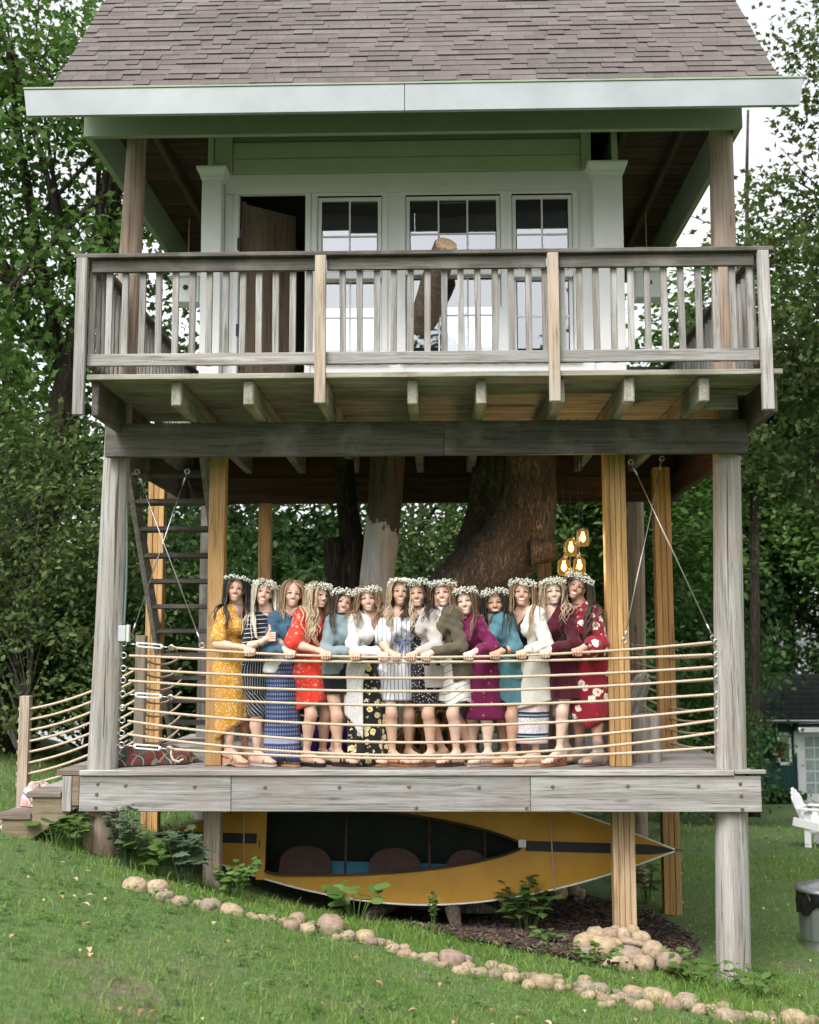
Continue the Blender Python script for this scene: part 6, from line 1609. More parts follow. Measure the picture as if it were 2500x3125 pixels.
def do_hair(q, hair, length=.42, wave=.012, n=190, fwd=.5, part=0.0, fringe=True, vol=1.0, seed=0, bothfront=False, sleek=0):
    n = int(n*2.7); rg = q.rg; HB = SDF(); HB.p = q.HS.p[:2]+[p for p in q.B.p[:14]]+[p for p in q.B.p if p[0] == 'c'][10:14]
    HB.p.append(('c', q.Sn, q.En, .062, .05, .03)); HB.p.append(('c', q.Cc, q.N0, .075, .056, .03))
    V = []; F = []; Cl = []
    ds = []
    while len(ds) < n:
        d = rg.normal(size=3); d /= np.linalg.norm(d)
        if d[2] < -.25: continue
        if d[1] > .45 and d[2] < .72: continue         # the face
        if d[1] > .1 and d[2] < .1: continue
        ds.append(d)
    rad0 = np.array((.073, .092, .083))
    P = np.array([q.Hc+q.Mh@(np.array((0, -.018, .035))+d*rad0*1.04) for d in ds])
    side = np.array([1.0 if d[0] > part else -1.0 for d in ds]); step = .034; T = int(length/step)
    Ls = length*rg.uniform(.78, 1.04, n); ph = rg.uniform(0, 6.28, n); toFront = rg.random(n) < fwd
    path = [P.copy()]; D = np.array(ds)
    vel = q.Mh@np.array((0, 0, 1.0))
    cur = P.copy()
    def local(p): return (p-q.Hc)@q.Mh
    for t in range(max(T, 6)+4):
        l = local(cur); hh = np.clip((l[:, 2]+.0)/.09, 0, 1)
        out = np.stack([side*1.0, -.25*np.ones(n), np.zeros(n)], 1)@q.Mh.T
        e = .004; f0 = HB.ev(cur); g = np.stack([HB.ev(cur+np.eye(3)[k]*e)-f0 for k in range(3)], 1); g /= np.linalg.norm(g, axis=1)[:, None]+1e-9
        dn = np.array((0, 0, -1.0)); near = np.clip(1-(f0-.02)/.03, 0, 1); dt = dn[None]-g*np.minimum(g@dn, 0)[:, None]*near[:, None]*1.0
        dirv = dt+out*hh[:, None]*.35
        # pull forward or back below the chin
        lowm = (l[:, 2] < -.05); fb = np.where(toFront, .22, -.18)*lowm
        dirv += (q.f*.6+np.array((0, -.5, 0)))[None]*np.where(toFront, .25, 0)[:, None]*lowm[:, None]+(-q.f)[None]*np.where(toFront, 0, .2)[:, None]*lowm[:, None]
        dirv /= np.linalg.norm(dirv, axis=1)[:, None]; nx = cur+dirv*step
        for _ in range(2):
            e = .004; f0 = HB.ev(nx); g = np.stack([HB.ev(nx+np.eye(3)[k]*e)-f0 for k in range(3)], 1); g /= np.linalg.norm(g, axis=1)[:, None]+1e-9
            mrg = .006*vol+.02*np.abs(np.sin(ph*3)); pen = np.clip(mrg-f0, 0, .05); nx = nx+g*pen[:, None]
        l = local(nx); m_ = (l[:, 1] > .015) & (l[:, 2] < .07) & (l[:, 2] > -.16) & (np.abs(l[:, 0]) < .066)
        l[:, 0] = np.where(m_, side*.068, l[:, 0]); nx = np.where(m_[:, None], l@q.Mh.T+q.Hc, nx)
        cur = nx; path.append(cur.copy())
    path = np.array(path)                  # (T, n, 3)
    for j in range(n):
        k = max(5, min(len(path)-1, int(Ls[j]/step)+4)); p = path[:k, j].copy(); m = len(p); s = np.linspace(0, 1, m)
        w = wave*np.clip((s-.3)*2, 0, 1); pj = round(ph[j]/1.05)*1.05+.25*math.sin(j); p[:, 0] += w*np.sin(s*length*42+pj); p[:, 1] += w*np.cos(s*length*42+pj)
        wd = .0064*(1-.8*s**2.5)*rg.uniform(.6, 1.5)*(.9+.1*vol); th = wd*.4; b = len(V); tone = rg.uniform(.25, 1)
        for i in range(m):
            t = nrm_(p[min(i+1, m-1)]-p[max(i-1, 0)]+1e-9); o = p[i]-(q.Hc if p[i][2] > q.Hc[2]-.1 else np.array((q.Cc[0], q.Cc[1]+.05, p[i][2]))); o = o-t*(o@t); o = nrm_(o+1e-9); sd = np.cross(t, o)
            for an in range(4):
                A = an/4*6.283; V.append(p[i]+sd*math.cos(A)*wd[i]+o*math.sin(A)*th[i]); Cl.append(tone*(.75+.25*s[i]))
        for i in range(m-1):
            for an in range(4): F.append((b+i*4+an, b+i*4+(an+1) % 4, b+(i+1)*4+(an+1) % 4, b+(i+1)*4+an))
    # cap
    b = len(V); nu, nv = 28, 14; keep = {}
    for i in range(nv+1):
        for j in range(nu):
            th = math.pi*.62*i/nv; pp = 2*math.pi*j/nu; d = np.array((math.sin(th)*math.cos(pp), math.sin(th)*math.sin(pp), math.cos(th)))
            V.append(q.Hc+q.Mh@(np.array((0, -.02, .036))+d*rad0*(1.075+.012*math.sin(7*pp+i)))); Cl.append(.5+.3*math.sin(9*pp))
            keep[(i, j)] = not (d[1] > .42 and d[2] < .74)
    for i in range(nv):
        for j in range(nu):
            j2 = (j+1) % nu
            if keep[(i, j)] and keep[(i, j2)] and keep[(i+1, j)] and keep[(i+1, j2)]: F.append((b+i*nu+j, b+(i+1)*nu+j, b+(i+1)*nu+j2, b+i*nu+j2))
    Cl = np.array(Cl); me = npmesh('hair', np.array(V), np.array(F), True, col=np.stack([Cl]*3, 1)); link('hair', me, hair_mat(*hair), q.o)
def do_crown(q, kind):
    rg = q.rg; n = 420 if kind == 1 else (190 if kind == 2 else 130); a = rg.uniform(0, 6.283, n)
    tb = (.033 if kind == 1 else .018)*rg.uniform(.85, 1.12); ct = rg.uniform(.012, .036); cz_ = rg.uniform(.064, .078)
    rr = np.stack([np.cos(a)*(.095), np.sin(a)*(.111)-.018, cz_+ct*np.sin(a)], 1)
    off = rg.normal(size=(n, 3)); off /= np.linalg.norm(off, axis=1)[:, None]; off *= tb*rg.random(n)[:, None]**.4*np.array((1, 1, 1.15)); P = rr+off
    dirn = rr.copy(); dirn[:, 2] = 0; dirn /= np.linalg.norm(dirn, axis=1)[:, None]; P += dirn*.008
    sz = rg.uniform(.0045, .0085, n)*(1.9 if kind == 3 else 1)
    V = (P@q.Mh.T+q.Hc)[:, None, :]+ICO[None]*sz[:, None, None]*rg.uniform(.75, 1.2, (n, 12, 1)); F = (np.arange(n)*12)[:, None, None]+ICF[None]
    cr = link('flower_crown', npmesh('flower_crown', V.reshape(-1, 3), F.reshape(-1, 3), True), M['blossom'], q.o)
    m = MB(); T = np.linspace(0, 6.283, 40)
    m.tube([tuple(q.Hc+q.Mh@np.array((math.cos(t)*.09, math.sin(t)*.108-.016, .064+.018*math.sin(t)))) for t in T], .006, 6)
    for k in range(60):
        p = rr[k % n]; e = P[(k*7) % n]; m.tube([tuple(q.Hc+q.Mh@rr[(k*7) % n]), tuple(q.Hc+q.Mh@e)], .0015, 3, False)
    m.build('twig_ring', M['stem'], cr)
def do_shoes(q, kind, c, heel, zf):
    key = 'shoe%s' % (c,); mt = M.get(key) or M.setdefault(key, plain('leather', c, .5, .15, 30, bstr=.1))
    for an, he, ball, toe, fd, sd, kn in q.ank:
        out = []
        if kind == 'boot':
            S_ = SDF(); S_.cap(an+(kn-an)*.28, an, .05, .044, .03); S_.cap(an, he, .042, .04, .03); S_.cap(an, ball+v3(0, 0, .012), .044, .036, .03); S_.cap(he, toe, .038, .028, .03); S_.cap(he-v3(0, 0, .01), he*v3(1, 1, 0)+v3(0, 0, .012), .028, .022, .01)
            V, F = S_.mesh(.008, lo=v3(-9, -9, .004)); link('boot', npmesh('boot', V, F, True), mt, q.o); continue
        b = []; ol = [(-.06, .026), (-.03, .034), (.04, .036), (.12, .046), (.165, .043), (.2, .028), (.214, 0)]
        ol = [(u, w) for u, w in ol]+[(u, -w) for u, w in reversed(ol[:-1])]
        m = MB(); n = len(ol); a0 = an*v3(1, 1, 0)
        def zt(u): return zf+.004+heel*max(0, min(1, (.08-u)/.1))
        V = [tuple(a0+fd*u+sd*w+v3(0, 0, zt(u))) for u, w in ol]+[tuple(a0+fd*u+sd*w+v3(0, 0, (.003 if (heel < .02 or u < -.02 or u > .09) else zt(u)-.018))) for u, w in ol]
        m.add(V, [tuple(range(n)), tuple(reversed(range(n, 2*n)))]+[(i, n+i, n+(i+1) % n, (i+1) % n) for i in range(n)])
        so_ = m.build('sandal', mt, q.o)
        if kind == 'bare': continue
        def strap(u, lift, w, tw=.009):
            pts = []
            for t in np.linspace(0, 1, 9):
                th = math.pi*t; pts.append(tuple(a0+fd*u+sd*(w*math.cos(th))+v3(0, 0, zt(u)+.004+lift*math.sin(th))))
            MB().tube(pts, tw, 6).build('strap', mt, so_, True)
        strap(.135, .036, .046); 
        if kind in ('sandal', 'gladiator'): strap(.085, .057, .043)
        if kind == 'gladiator': strap(.05, .075, .04); strap(.11, .048, .045, .007)
        if kind in ('sandal', 'gladiator', 'ankle'):
            c_ = an+v3(0, 0, .01); MB().torus(tuple(c_), (0.1, 0, 1), .036, .006, 14, 6).build('ankle_strap', mt, so_, True)

# ---------------------------------------------------------------- garments
def wrink(X, Y, Z, k=0): return .005*(np.sin(X*38+Z*21+k)*np.sin(Z*33-Y*18+k*2)+.6*np.sin(Z*70+X*35+k+2*np.sin(Z*15))+.5*np.sin(X*60-Z*48+k))
def top(q, name, mat, sleeve='long', t=.011, zmin=None, neck=.085, neckf=.035, open_w=None, ztop=None, cuff=1.0, loose=.0, vneck=0, label=None, puff=0):
    G = SDF(); f, a, Z = q.f, q.a, q.Z
    for g in (-1, 1):
        G.cap(q.Cc+a*g*.075-Z*.07+f*.005, q.Wm+a*g*.045, .083+t, .071+t+loose, .05); G.cap(q.Wm+a*g*.045, q.Pc+a*g*.072-Z*.03, .073+t+loose, .095+t+loose, .05)
        G.cap(q.Cc+a*g*.05+Z*.01, q.Cc+a*g*.15-Z*.012, .055+t, .052+t, .04)
        G.ell(q.Cc+f*.08+a*g*.072-Z*.135, np.eye(3), (.06+t, .06+t, .058+t), .04); G.ell(q.Pc-f*.055+a*g*.07-Z*.05, np.eye(3), (.085+t,)*3, .04)
    G.cap(q.Cc+Z*.02, q.N0, .06+t, .054+t*.6, .05)
    for Sh, El, Wr in ((q.Sn, q.En, q.wr), (q.Sf, q.Ef, q.Wf)):
        if sleeve == 'none': continue
        r0, r1 = .047+t, .038+t
        if sleeve == 'short':
            e = Sh+(El-Sh)*cuff; G.cap(Sh, e, r0, r1+.012+puff, .014)
        else:
            G.cap(Sh, El, r0, r1+puff*.4, .014); e = El+(Wr-El)*cuff; G.cap(El, e, r1+puff*.4, .026+t+puff, .018)
            if sleeve == 'bell': G.cap(e-(Wr-El)*.2, e, .035+t, .075+t, .02)
    nc = q.N0+f*neckf+Z*.035
    zlo = q.zp-.12 if zmin is None else zmin
    def post(F, X, Y, Zz):
        F = F+wrink(X, Y, Zz, q.zp*50); F = np.maximum(F, zlo-Zz)
        P = np.stack([X, Y, Zz], -1)
        F = np.maximum(F, neck-np.linalg.norm((P-nc)*np.array((1, 1, .9)), axis=-1))
        rel = P-q.Cc; pf = rel@f; pa = rel@a
        if vneck: F = np.maximum(F, -np.maximum(np.maximum(np.abs(pa)-np.clip((Zz-(q.Cc[2]-vneck))*.45, 0, .08), .02-pf), (q.Cc[2]-vneck)-Zz))
        if open_w: F = np.maximum(F, -np.maximum(np.abs(pa-open_w[1])-open_w[0], -.02-pf))
        if ztop is not None: F = np.maximum(F, Zz-ztop)
        return F
    V, F = G.mesh(.012, post=post)
    o = link(name, npmesh(name, V, F, True), mat, q.o)
    if label: o['label'] = label
    return o
def skirt(q, name, mat, lev, folds=.02, nf=9, arc=None, hem=None, seed=0, thick=True, twist=.4, label=None, margin=.016):
    """lev: (z, cx, cy, rx, ry) from waist to hem; arc=(centre angle, half gap) leaves a slit open; hem(theta)->dz at the hem"""
    rg = np.random.default_rng(seed+7); ph = rg.uniform(0, 6.28, 4); nu = 72; V = []; UV = []; lv = np.array(lev); m = 30
    tt = np.linspace(0, 1, m); src = np.linspace(0, 1, len(lv)); arr = np.stack([np.interp(tt, src, lv[:, k]) for k in range(5)], 1)
    full = arc is None; th0, th1 = (0, 2*math.pi) if full else (arc[0]+arc[1], arc[0]+2*math.pi-arc[1])
    nn = nu+1; per = 0
    for i in range(m):
        z, cx, cy, rx, ry = arr[i]; t = tt[i]
        for j in range(nn):
            th = th0+(th1-th0)*j/nu; A = 1.7*folds*(t**1.1); w = 1+A*(math.sin(nf*th+ph[0]+twist*t)+.5*math.sin((nf*2-3)*th+ph[1])+.6*math.sin(3*th+ph[2]))*.6
            dz = hem(th)*t**3 if hem else 0
            V.append((cx+rx*w*math.cos(th), cy+ry*w*math.sin(th), z+dz)); UV.append(((th)*(.17), (lv[0][0]-z)))
    F = [(i*nn+j, (i+1)*nn+j, (i+1)*nn+j+1, i*nn+j+1) for i in range(m-1) for j in range(nu)]
    Va = np.array(V); ctr = np.repeat(arr[:, 1:3], nn, 0); rad_ = Va[:, :2]-ctr; rad_ /= np.linalg.norm(rad_, axis=1)[:, None]
    for _ in range(6):
        pen = np.clip(margin-q.B.ev(Va), 0, .06); Va[:, :2] += rad_*pen[:, None]*.8
    G_ = Va.reshape(m, nn, 3)
    for _ in range(2):
        K_ = G_.copy(); K_[1:-1] = (G_[:-2]+G_[1:-1]*2+G_[2:])/4; K_[..., 2] = G_[..., 2]; G_ = K_
    V = [tuple(p) for p in G_.reshape(-1, 3)]
    if thick:
        b = len(V); V2 = G_.reshape(-1, 3).copy(); V2[:, :2] -= rad_*.006; V2[:, 2] += .001
        V += [tuple(p) for p in V2]; UV += UV
        F += [(b+i*nn+j, b+i*nn+j+1, b+(i+1)*nn+j+1, b+(i+1)*nn+j) for i in range(m-1) for j in range(nu)]
        F += [((m-1)*nn+j, b+(m-1)*nn+j, b+(m-1)*nn+j+1, (m-1)*nn+j+1) for j in range(nu)]
        if not full: F += [(i*nn, b+i*nn, b+(i+1)*nn, (i+1)*nn) for i in range(m-1)]+[(i*nn+nu, (i+1)*nn+nu, b+(i+1)*nn+nu, b+i*nn+nu) for i in range(m-1)]
    o = link(name, npmesh(name, np.array(V), np.array(F), True, uv=UV), mat, q.o)
    if label: o['label'] = label
    return o
def dress_skirt(q, mat, hemz, hx, hrx, hry=None, name='skirt', rxh=.185, folds=.05, nf=8, zw=None, wr=.135, **k):
    hry = hry or hrx*.8; zw = zw or q.Wm[2]+.02; rxh *= .94; wr *= .93
    return skirt(q, name, mat, [(zw, q.Wm[0], q.Wm[1], wr, .118), (q.zp+.02, q.Pc[0], q.Pc[1]-.005, rxh, .16), (q.zp-.14, (q.Pc[0]*.6+hx*.4), q.Pc[1]-.01, rxh*.45+hrx*.55+.005, .165), (hemz, hx, .44, hrx, hry)], folds, nf, **k)
FAIR = (.72, .48, .385); MEDI = (.65, .415, .315); TAN = (.55, .33, .235); PALE = (.75, .55, .46)
BLK = ((.006, .005, .005), (.03, .024, .022)); DBR = ((.018, .011, .008), (.085, .05, .034)); BRN = ((.05, .027, .015), (.22, .125, .07)); LBR = ((.11, .06, .03), (.42, .26, .14)); BLO = ((.3, .2, .11), (.68, .53, .36)); PLAT = ((.45, .37, .28), (.8, .73, .62)); DBL = ((.17, .105, .055), (.5, .35, .21))
C_ = {}
C_['yellow'] = cloth('mustard_flecked_cotton', flecks((.60, .28, .022), (.80, .66, .48), 62, .36))
C_['navyH'] = cloth('navy_striped_jersey', stripes((.012, .014, .022), (.62, .62, .62), 'Object', 2, 26, .13, .08)); C_['navyV'] = cloth('navy_upright_striped_jersey', stripes((.012, .014, .022), (.5, .58, .6), 'UV', 0, 34, .13)); C_['navyD'] = cloth('navy_slanted_striped_jersey', stripes((.012, .014, .022), (.6, .62, .62), 'UV', 0, 34, .13, .9))
C_['denim'] = cloth('blue_denim', solid((.045, .105, .17), .3), wr=.5)
def diamonds(nt, o, u):
    s = nt.nodes.new('ShaderNodeSeparateXYZ'); L(nt, u, s.inputs[0])
    a = math_(nt, 'ABSOLUTE', math_(nt, 'SUBTRACT', math_(nt, 'FRACT', math_(nt, 'MULTIPLY', s.outputs[0], 44)), .5)); b = math_(nt, 'ABSOLUTE', math_(nt, 'SUBTRACT', math_(nt, 'FRACT', math_(nt, 'MULTIPLY', s.outputs[1], 26)), .5))
    d = math_(nt, 'ADD', a, b); f = math_(nt, 'LESS_THAN', d, .36); g = math_(nt, 'LESS_THAN', d, .17)
    c = mix(nt, f, (.035, .05, .13), (.27, .33, .5)); c = mix(nt, g, c, (.09, .12, .27))
    band = math_(nt, 'MULTIPLY', math_(nt, 'GREATER_THAN', s.outputs[1], .70), math_(nt, 'LESS_THAN', s.outputs[1], .755)); c = mix(nt, math_(nt, 'MULTIPLY', band, .7), c, (.42, .46, .62))
    b2 = math_(nt, 'GREATER_THAN', s.outputs[1], .875); return mix(nt, b2, c, (.03, .05, .14))
C_['maxi'] = cloth('blue_diamond_print', diamonds)
C_['red'] = cloth('red_floral_crepe', flowers((.72, .045, .022), (.62, .30, .24), (.42, .03, .05), 20, .30, (.35, .33, .36), .42), rough=.7)
C_['grey'] = cloth('grey_blue_shirt', solid((.21, .27, .29), .1), wr=.4); C_['shorts'] = cloth('black_shorts', solid((.012, .014, .022)))
def crochet(nt, o, u):
    v = vor(nt, o, 95, .3); return ramp(nt, v.outputs['Distance'], [(.25, (.83, .81, .79)), (.7, (.5, .48, .47))]).outputs[0]
C_['crochet'] = cloth('white_open_knit', crochet, wr=.5)
C_['bfl'] = cloth('black_yellow_floral', flowers((.012, .012, .013), (.72, .62, .36), (.72, .36, .035), 15, .42, (.36, .36, .22), .8))
C_['pin'] = cloth('white_blue_striped_linen', lambda nt, o, u: mix(nt, math_(nt, 'LESS_THAN', math_(nt, 'FRACT', math_(nt, 'MULTIPLY', N(nt, 'ShaderNodeSeparateXYZ').outputs[0], 1.0)), .0), (.8, .8, .82), (.2, .2, .3)))
C_['pinT'] = cloth('white_blue_striped_linen_top', stripes((.74, .74, .77), (.17, .19, .30), 'Object', 0, 24, .17)); C_['pin'] = cloth('white_blue_striped_linen', stripes((.74, .74, .77), (.17, .19, .30), 'UV', 0, 26, .2))
C_['bw'] = cloth('black_small_floral', flecks((.014, .012, .016), (.6, .57, .56), 52, .30)); C_['ltgrey'] = cloth('light_grey_knit', solid((.46, .42, .39), .05), wr=.45)
C_['olive'] = cloth('olive_knit', solid((.105, .09, .058), .08), wr=.45)
C_['tee'] = cloth('white_dark_striped_jersey', stripes((.8, .78, .76), (.07, .03, .03), 'Object', 2, 20, .10, .0)); C_['teeD'] = cloth('white_slanted_striped_jersey', stripes((.8, .78, .76), (.07, .03, .03), 'UV', 1, 18, .09, .35))
C_['mag'] = cloth('magenta_floral_crepe', flowers((.14, .005, .055), (.52, .15, .04), (.38, .03, .3), 19, .20, None, .5), rough=.6)
C_['teal'] = cloth('teal_chambray', solid((.075, .185, .22), .16), wr=.4); C_['cream'] = cloth('cream_knit', solid((.70, .67, .61), .04), wr=.4)
def border(nt, o, u):
    s = nt.nodes.new('ShaderNodeSeparateXYZ'); L(nt, u, s.inputs[0]); z = s.outputs[1]
    v = vor(nt, coords(nt, (1, 1, 1), 'UV'), 70, .4); c = mix(nt, ramp(nt, v.outputs['Distance'], [(.28, (1, 1, 1)), (.34, (0, 0, 0))]).outputs[0], (.70, .66, .68), (.33, .22, .36))
    def band(a, b, cc, al=1.0):
        nonlocal c
        m = math_(nt, 'MULTIPLY', math_(nt, 'GREATER_THAN', z, a), math_(nt, 'LESS_THAN', z, b)); c = mix(nt, math_(nt, 'MULTIPLY', m, al), c, cc)
    band(-1, .115, (.014, .014, .022)); band(.115, .20, (.62, .42, .38), .45); band(.20, .222, (.02, .03, .06)); band(.222, .234, (.3, .45, .5)); band(.234, .25, (.02, .03, .06)); band(.385, .405, (.02, .03, .06)); band(.405, .415, (.3, .42, .5)); band(.415, .43, (.02, .03, .06)); band(.43, .475, (.62, .42, .38), .45); band(.48, .6, (.03, .03, .06))
    return c
C_['border'] = cloth('bordered_block_print', border)
C_['burg'] = cloth('burgundy_rib_knit', lambda nt, o, u: ramp(nt, N(nt, 'ShaderNodeTexWave', Scale=26.0, Distortion=.3).outputs['Fac'], [(0, (.045, .004, .011)), (1, (.085, .009, .02))]).outputs[0], wr=.4)
C_['wine'] = cloth('wine_floral_crepe', flowers((.235, .008, .022), (.78, .70, .60), (.55, .24, .06), 9.5, .34, (.3, .24, .2), .62), rough=.7)
C_['blackv'] = cloth('black_speckled_jersey', flecks((.012, .012, .016), (.3, .3, .3), 60, .14)); C_['wtee'] = cloth('white_tee_cotton', solid((.78, .77, .76), .04))
M['silver'] = plain('silver_band', (.6, .6, .62), .25, .05, 9, 1.0); M['gold'] = plain('gold_band', (.75, .5, .2), .25, .05, 9, 1.0)
def bangle(q, mat, r=.031, w=.006, at=.0, nm='bracelet', face=False):
    d = nrm_(q.wr-q.En); c = q.wr-d*(.012+at); MB().torus(tuple(c), tuple(d), r, w, 18, 6).build(nm, mat, q.o, True)
    if face:
        p = c+np.array((0, -.028, .02)); MB().box(p[0]-.018, p[0]+.018, p[1]-.008, p[1]+.004, p[2]-.016, p[2]+.016, .004).build('watch_face', M['black'], q.o)

# 1 mustard dress
q = person(1, 'woman in mustard flecked midi dress with long black hair beside the left lumber post', 1, 48, (-1.569, 1.559), (-1.672, 1.362), (-1.706, 1.066), -1.385, -1.609, (-1.60, -1.50), MEDI, BLK, 8, 7, 0, shoe='gladiator', shoec=(.5, .3, .2), heel=.05, crown=2, hair_kw=dict(length=.5, wave=.012, fwd=.45, n=105, vol=1.3))
top(q, 'dress_top', C_['yellow'], 'short', cuff=.78, neck=.08, vneck=.13, puff=.012); dress_skirt(q, C_['yellow'], .34, -1.60, .155, .15, folds=.06, hem=lambda th: .10*math.cos(th)-.03, rxh=.165)
# 2 navy striped dress, thumbs up
q = person(2, 'woman in navy striped dress with platinum hair giving a thumbs up', 1, 42, (-1.316, 1.523), (-1.415, 1.288), (-1.442, 1.036), -1.225, -1.37, (-1.355, -1.30), FAIR, PLAT, 10, 11, 2, hand=1.13, shoe='sandal', shoec=(.5, .46, .42), hair_kw=dict(length=.5, wave=.004, fwd=.75, n=105, vol=1.2))
top(q, 'dress_top', C_['navyH'], 'long', cuff=.12, neck=.078, puff=.012); dress_skirt(q, C_['navyV'], .62, -1.37, .115, .13, folds=.03, rxh=.14, name='upper_skirt'); skirt(q, 'lower_skirt', C_['navyD'], [(.66, -1.37, .44, .117, .131), (.44, -1.365, .44, .115, .13)], .03, 8); bangle(q, M['silver'], .029, .004)
# 3 denim jacket, no crown
q = person(3, 'woman in denim jacket and blue patterned maxi skirt with no flower crown', 1, 38, (-1.054, 1.513), (-1.212, 1.312), (-1.262, 1.01), -1.035, -1.165, (-1.15, -1.09), FAIR, DBL, 10, 6, -2, shoe='sandal', shoec=(.4, .22, .1), crown=0, hair_kw=dict(length=.27, wave=.004, fwd=.6, n=100))
dress_skirt(q, C_['maxi'], .045, -1.145, .17, .16, folds=.035, nf=6, rxh=.15, zw=q.zp+.10, wr=.14); top(q, 'tee', C_['wtee'], 'none', t=.014, zmin=q.zp-.045, neck=.085, vneck=.1, loose=.022); top(q, 'denim_jacket', C_['denim'], 'long', t=.02, zmin=q.zp+.03, neck=.1, open_w=(.035, .02), cuff=.92)
for k_ in range(4): p = q.Cc+q.f*.118-q.a*.03-q.Z*(.1+.075*k_); MB().lathe([(.0, -.004), (.008, -.003), (.008, .003), (0, .004)], tuple(p), 8).build('button', M['gold'], q.o)
for g_ in (-1, 1):
    MB().beam(tuple(q.Cc+q.a*g_*.075+q.Z*.065-q.f*.0), tuple(q.Cc+q.f*.125+q.a*(g_*.05+.02)-q.Z*.03), .055, .01).build('collar', C_['denim'], q.o)
    p = q.Cc+q.f*.145+q.a*(g_*.085+.0)-q.Z*.09; MB().beam(tuple(p-q.a*.04), tuple(p+q.a*.04), .012, .03).build('pocket_flap', C_['denim'], q.o)
# 4 red floral dress
q = person(4, 'woman in bright red floral short dress with long blonde hair looking right', 1, 50, (-.825, 1.494), (-.985, 1.335), (-1.022, 1.064), -.722, -.889, (-.925, -.80), MEDI, BLO, 42, 6, 0, shoe='ankle', shoec=(.012, .012, .014), hair_kw=dict(length=.46, wave=.02, fwd=.6, n=105, vol=1.4), kneeb=.02)
top(q, 'dress_top', C_['red'], 'short', cuff=.9, neck=.08, vneck=.12, puff=.035, loose=.012); dress_skirt(q, C_['red'], .53, -.885, .175, .16, folds=.09, hem=lambda th: .06*math.cos(th), rxh=.165); bangle(q, M['gold'], .028, .003, .01)
# 5 grey shirt, shorts
q = person(5, 'woman in grey blue shirt and black shorts with straight dark hair', 1, 38, (-.605, 1.432), (-.705, 1.285), (-.747, .995), -.47, -.65, (-.64, -.71), MEDI, DBR, 12, 13, 0, shoe='gladiator', shoec=(.03, .018, .014), hair_kw=dict(length=.36, wave=.004, fwd=.6, n=100, part=.02))
top(q, 'shirt', C_['grey'], 'long', t=.02, zmin=q.zp-.015, neck=.082, cuff=.93, loose=.016, vneck=.08); skirt(q, 'shorts', C_['shorts'], [(q.zp+.08, q.Pc[0], q.Pc[1], .15, .13), (q.zp-.02, q.Pc[0], q.Pc[1], .165, .15), (.63, -.652, .45, .155, .15)], .01, 5)
# 6 white crochet cardigan
q = person(6, 'woman in long white open-knit cardigan over black and yellow floral maxi dress', 1, 32, (-.382, 1.467), (-.499, 1.298), (-.526, .98), -.228, -.425, (-.385, -.33), FAIR, LBR, 2, -5, -2, shoe='bare', hair_kw=dict(length=.33, wave=.024, fwd=.6, n=105, vol=1.3))
top(q, 'dress_top', C_['bfl'], 'none', neck=.09, vneck=.15); dress_skirt(q, C_['bfl'], .015, -.37, .185, .17, folds=.07, rxh=.15); top(q, 'cardigan', C_['crochet'], 'long', t=.021, zmin=q.zp-.02, neck=.105, open_w=(.08, .04), cuff=1.0, puff=.004)
fa = math.atan2(q.f[1], q.f[0]); skirt(q, 'cardigan_tail', C_['crochet'], [(q.zp+.06, q.Wm[0]-.01, q.Wm[1], .172, .155), (q.zp-.1, q.Pc[0]-.01, q.Pc[1]-.01, .18, .175), (.36, -.43, .44, .17, .19)], .04, 6, margin=.03, arc=(fa+.15, .62), hem=lambda th: -.22*math.cos(th)-.1)
# 7 bride, off shoulder
q = person(7, 'woman in off-shoulder white and blue striped short dress at the middle of the row', 1, 14, (-.093, 1.527), (-.232, 1.345), (-.232, 1.062), -.12, -.122, (-.165, -.03), MEDI, BLO, 4, 2, 0, shoe='sandal', shoec=(.28, .11, .045), crown=3, hair_kw=dict(length=.40, wave=.024, fwd=.6, n=105, vol=1.3), kneeb=.012)
top(q, 'dress_top', C_['pinT'], 'short', t=.017, cuff=.72, neck=.02, ztop=q.Cc[2]-.035, puff=.03, loose=.006); dress_skirt(q, C_['pin'], .57, -.115, .155, .14, folds=.04, rxh=.155)
m = MB().torus((q.Wm[0], q.Wm[1], q.Wm[2]+.02), (0, 0, 1), .142, .011, 30, 6); m.build('waist_tie', C_['pin'], q.o, True)
m = MB()
for (dx, dz) in ((-.04, .012), (.045, .014)): m.tube([(q.Wm[0]+.03, q.Wm[1]-.135, q.Wm[2]+.02), (q.Wm[0]+.03+dx, q.Wm[1]-.15, q.Wm[2]+.02+dz*1.5), (q.Wm[0]+.03+dx*.9, q.Wm[1]-.15, q.Wm[2]-.01), (q.Wm[0]+.03, q.Wm[1]-.14, q.Wm[2]+.015)], [.006, .012, .012, .006], 6)
for dx in (-.03, .03): m.tube([(q.Wm[0]+.03, q.Wm[1]-.138, q.Wm[2]+.015), (q.Wm[0]+.03+dx, q.Wm[1]-.15, q.Wm[2]-.08), (q.Wm[0]+.03+dx*1.3, q.Wm[1]-.155, q.Wm[2]-.17)], [.006, .012, .015], 6)
m.build('bow', C_['pin'], q.o, True)
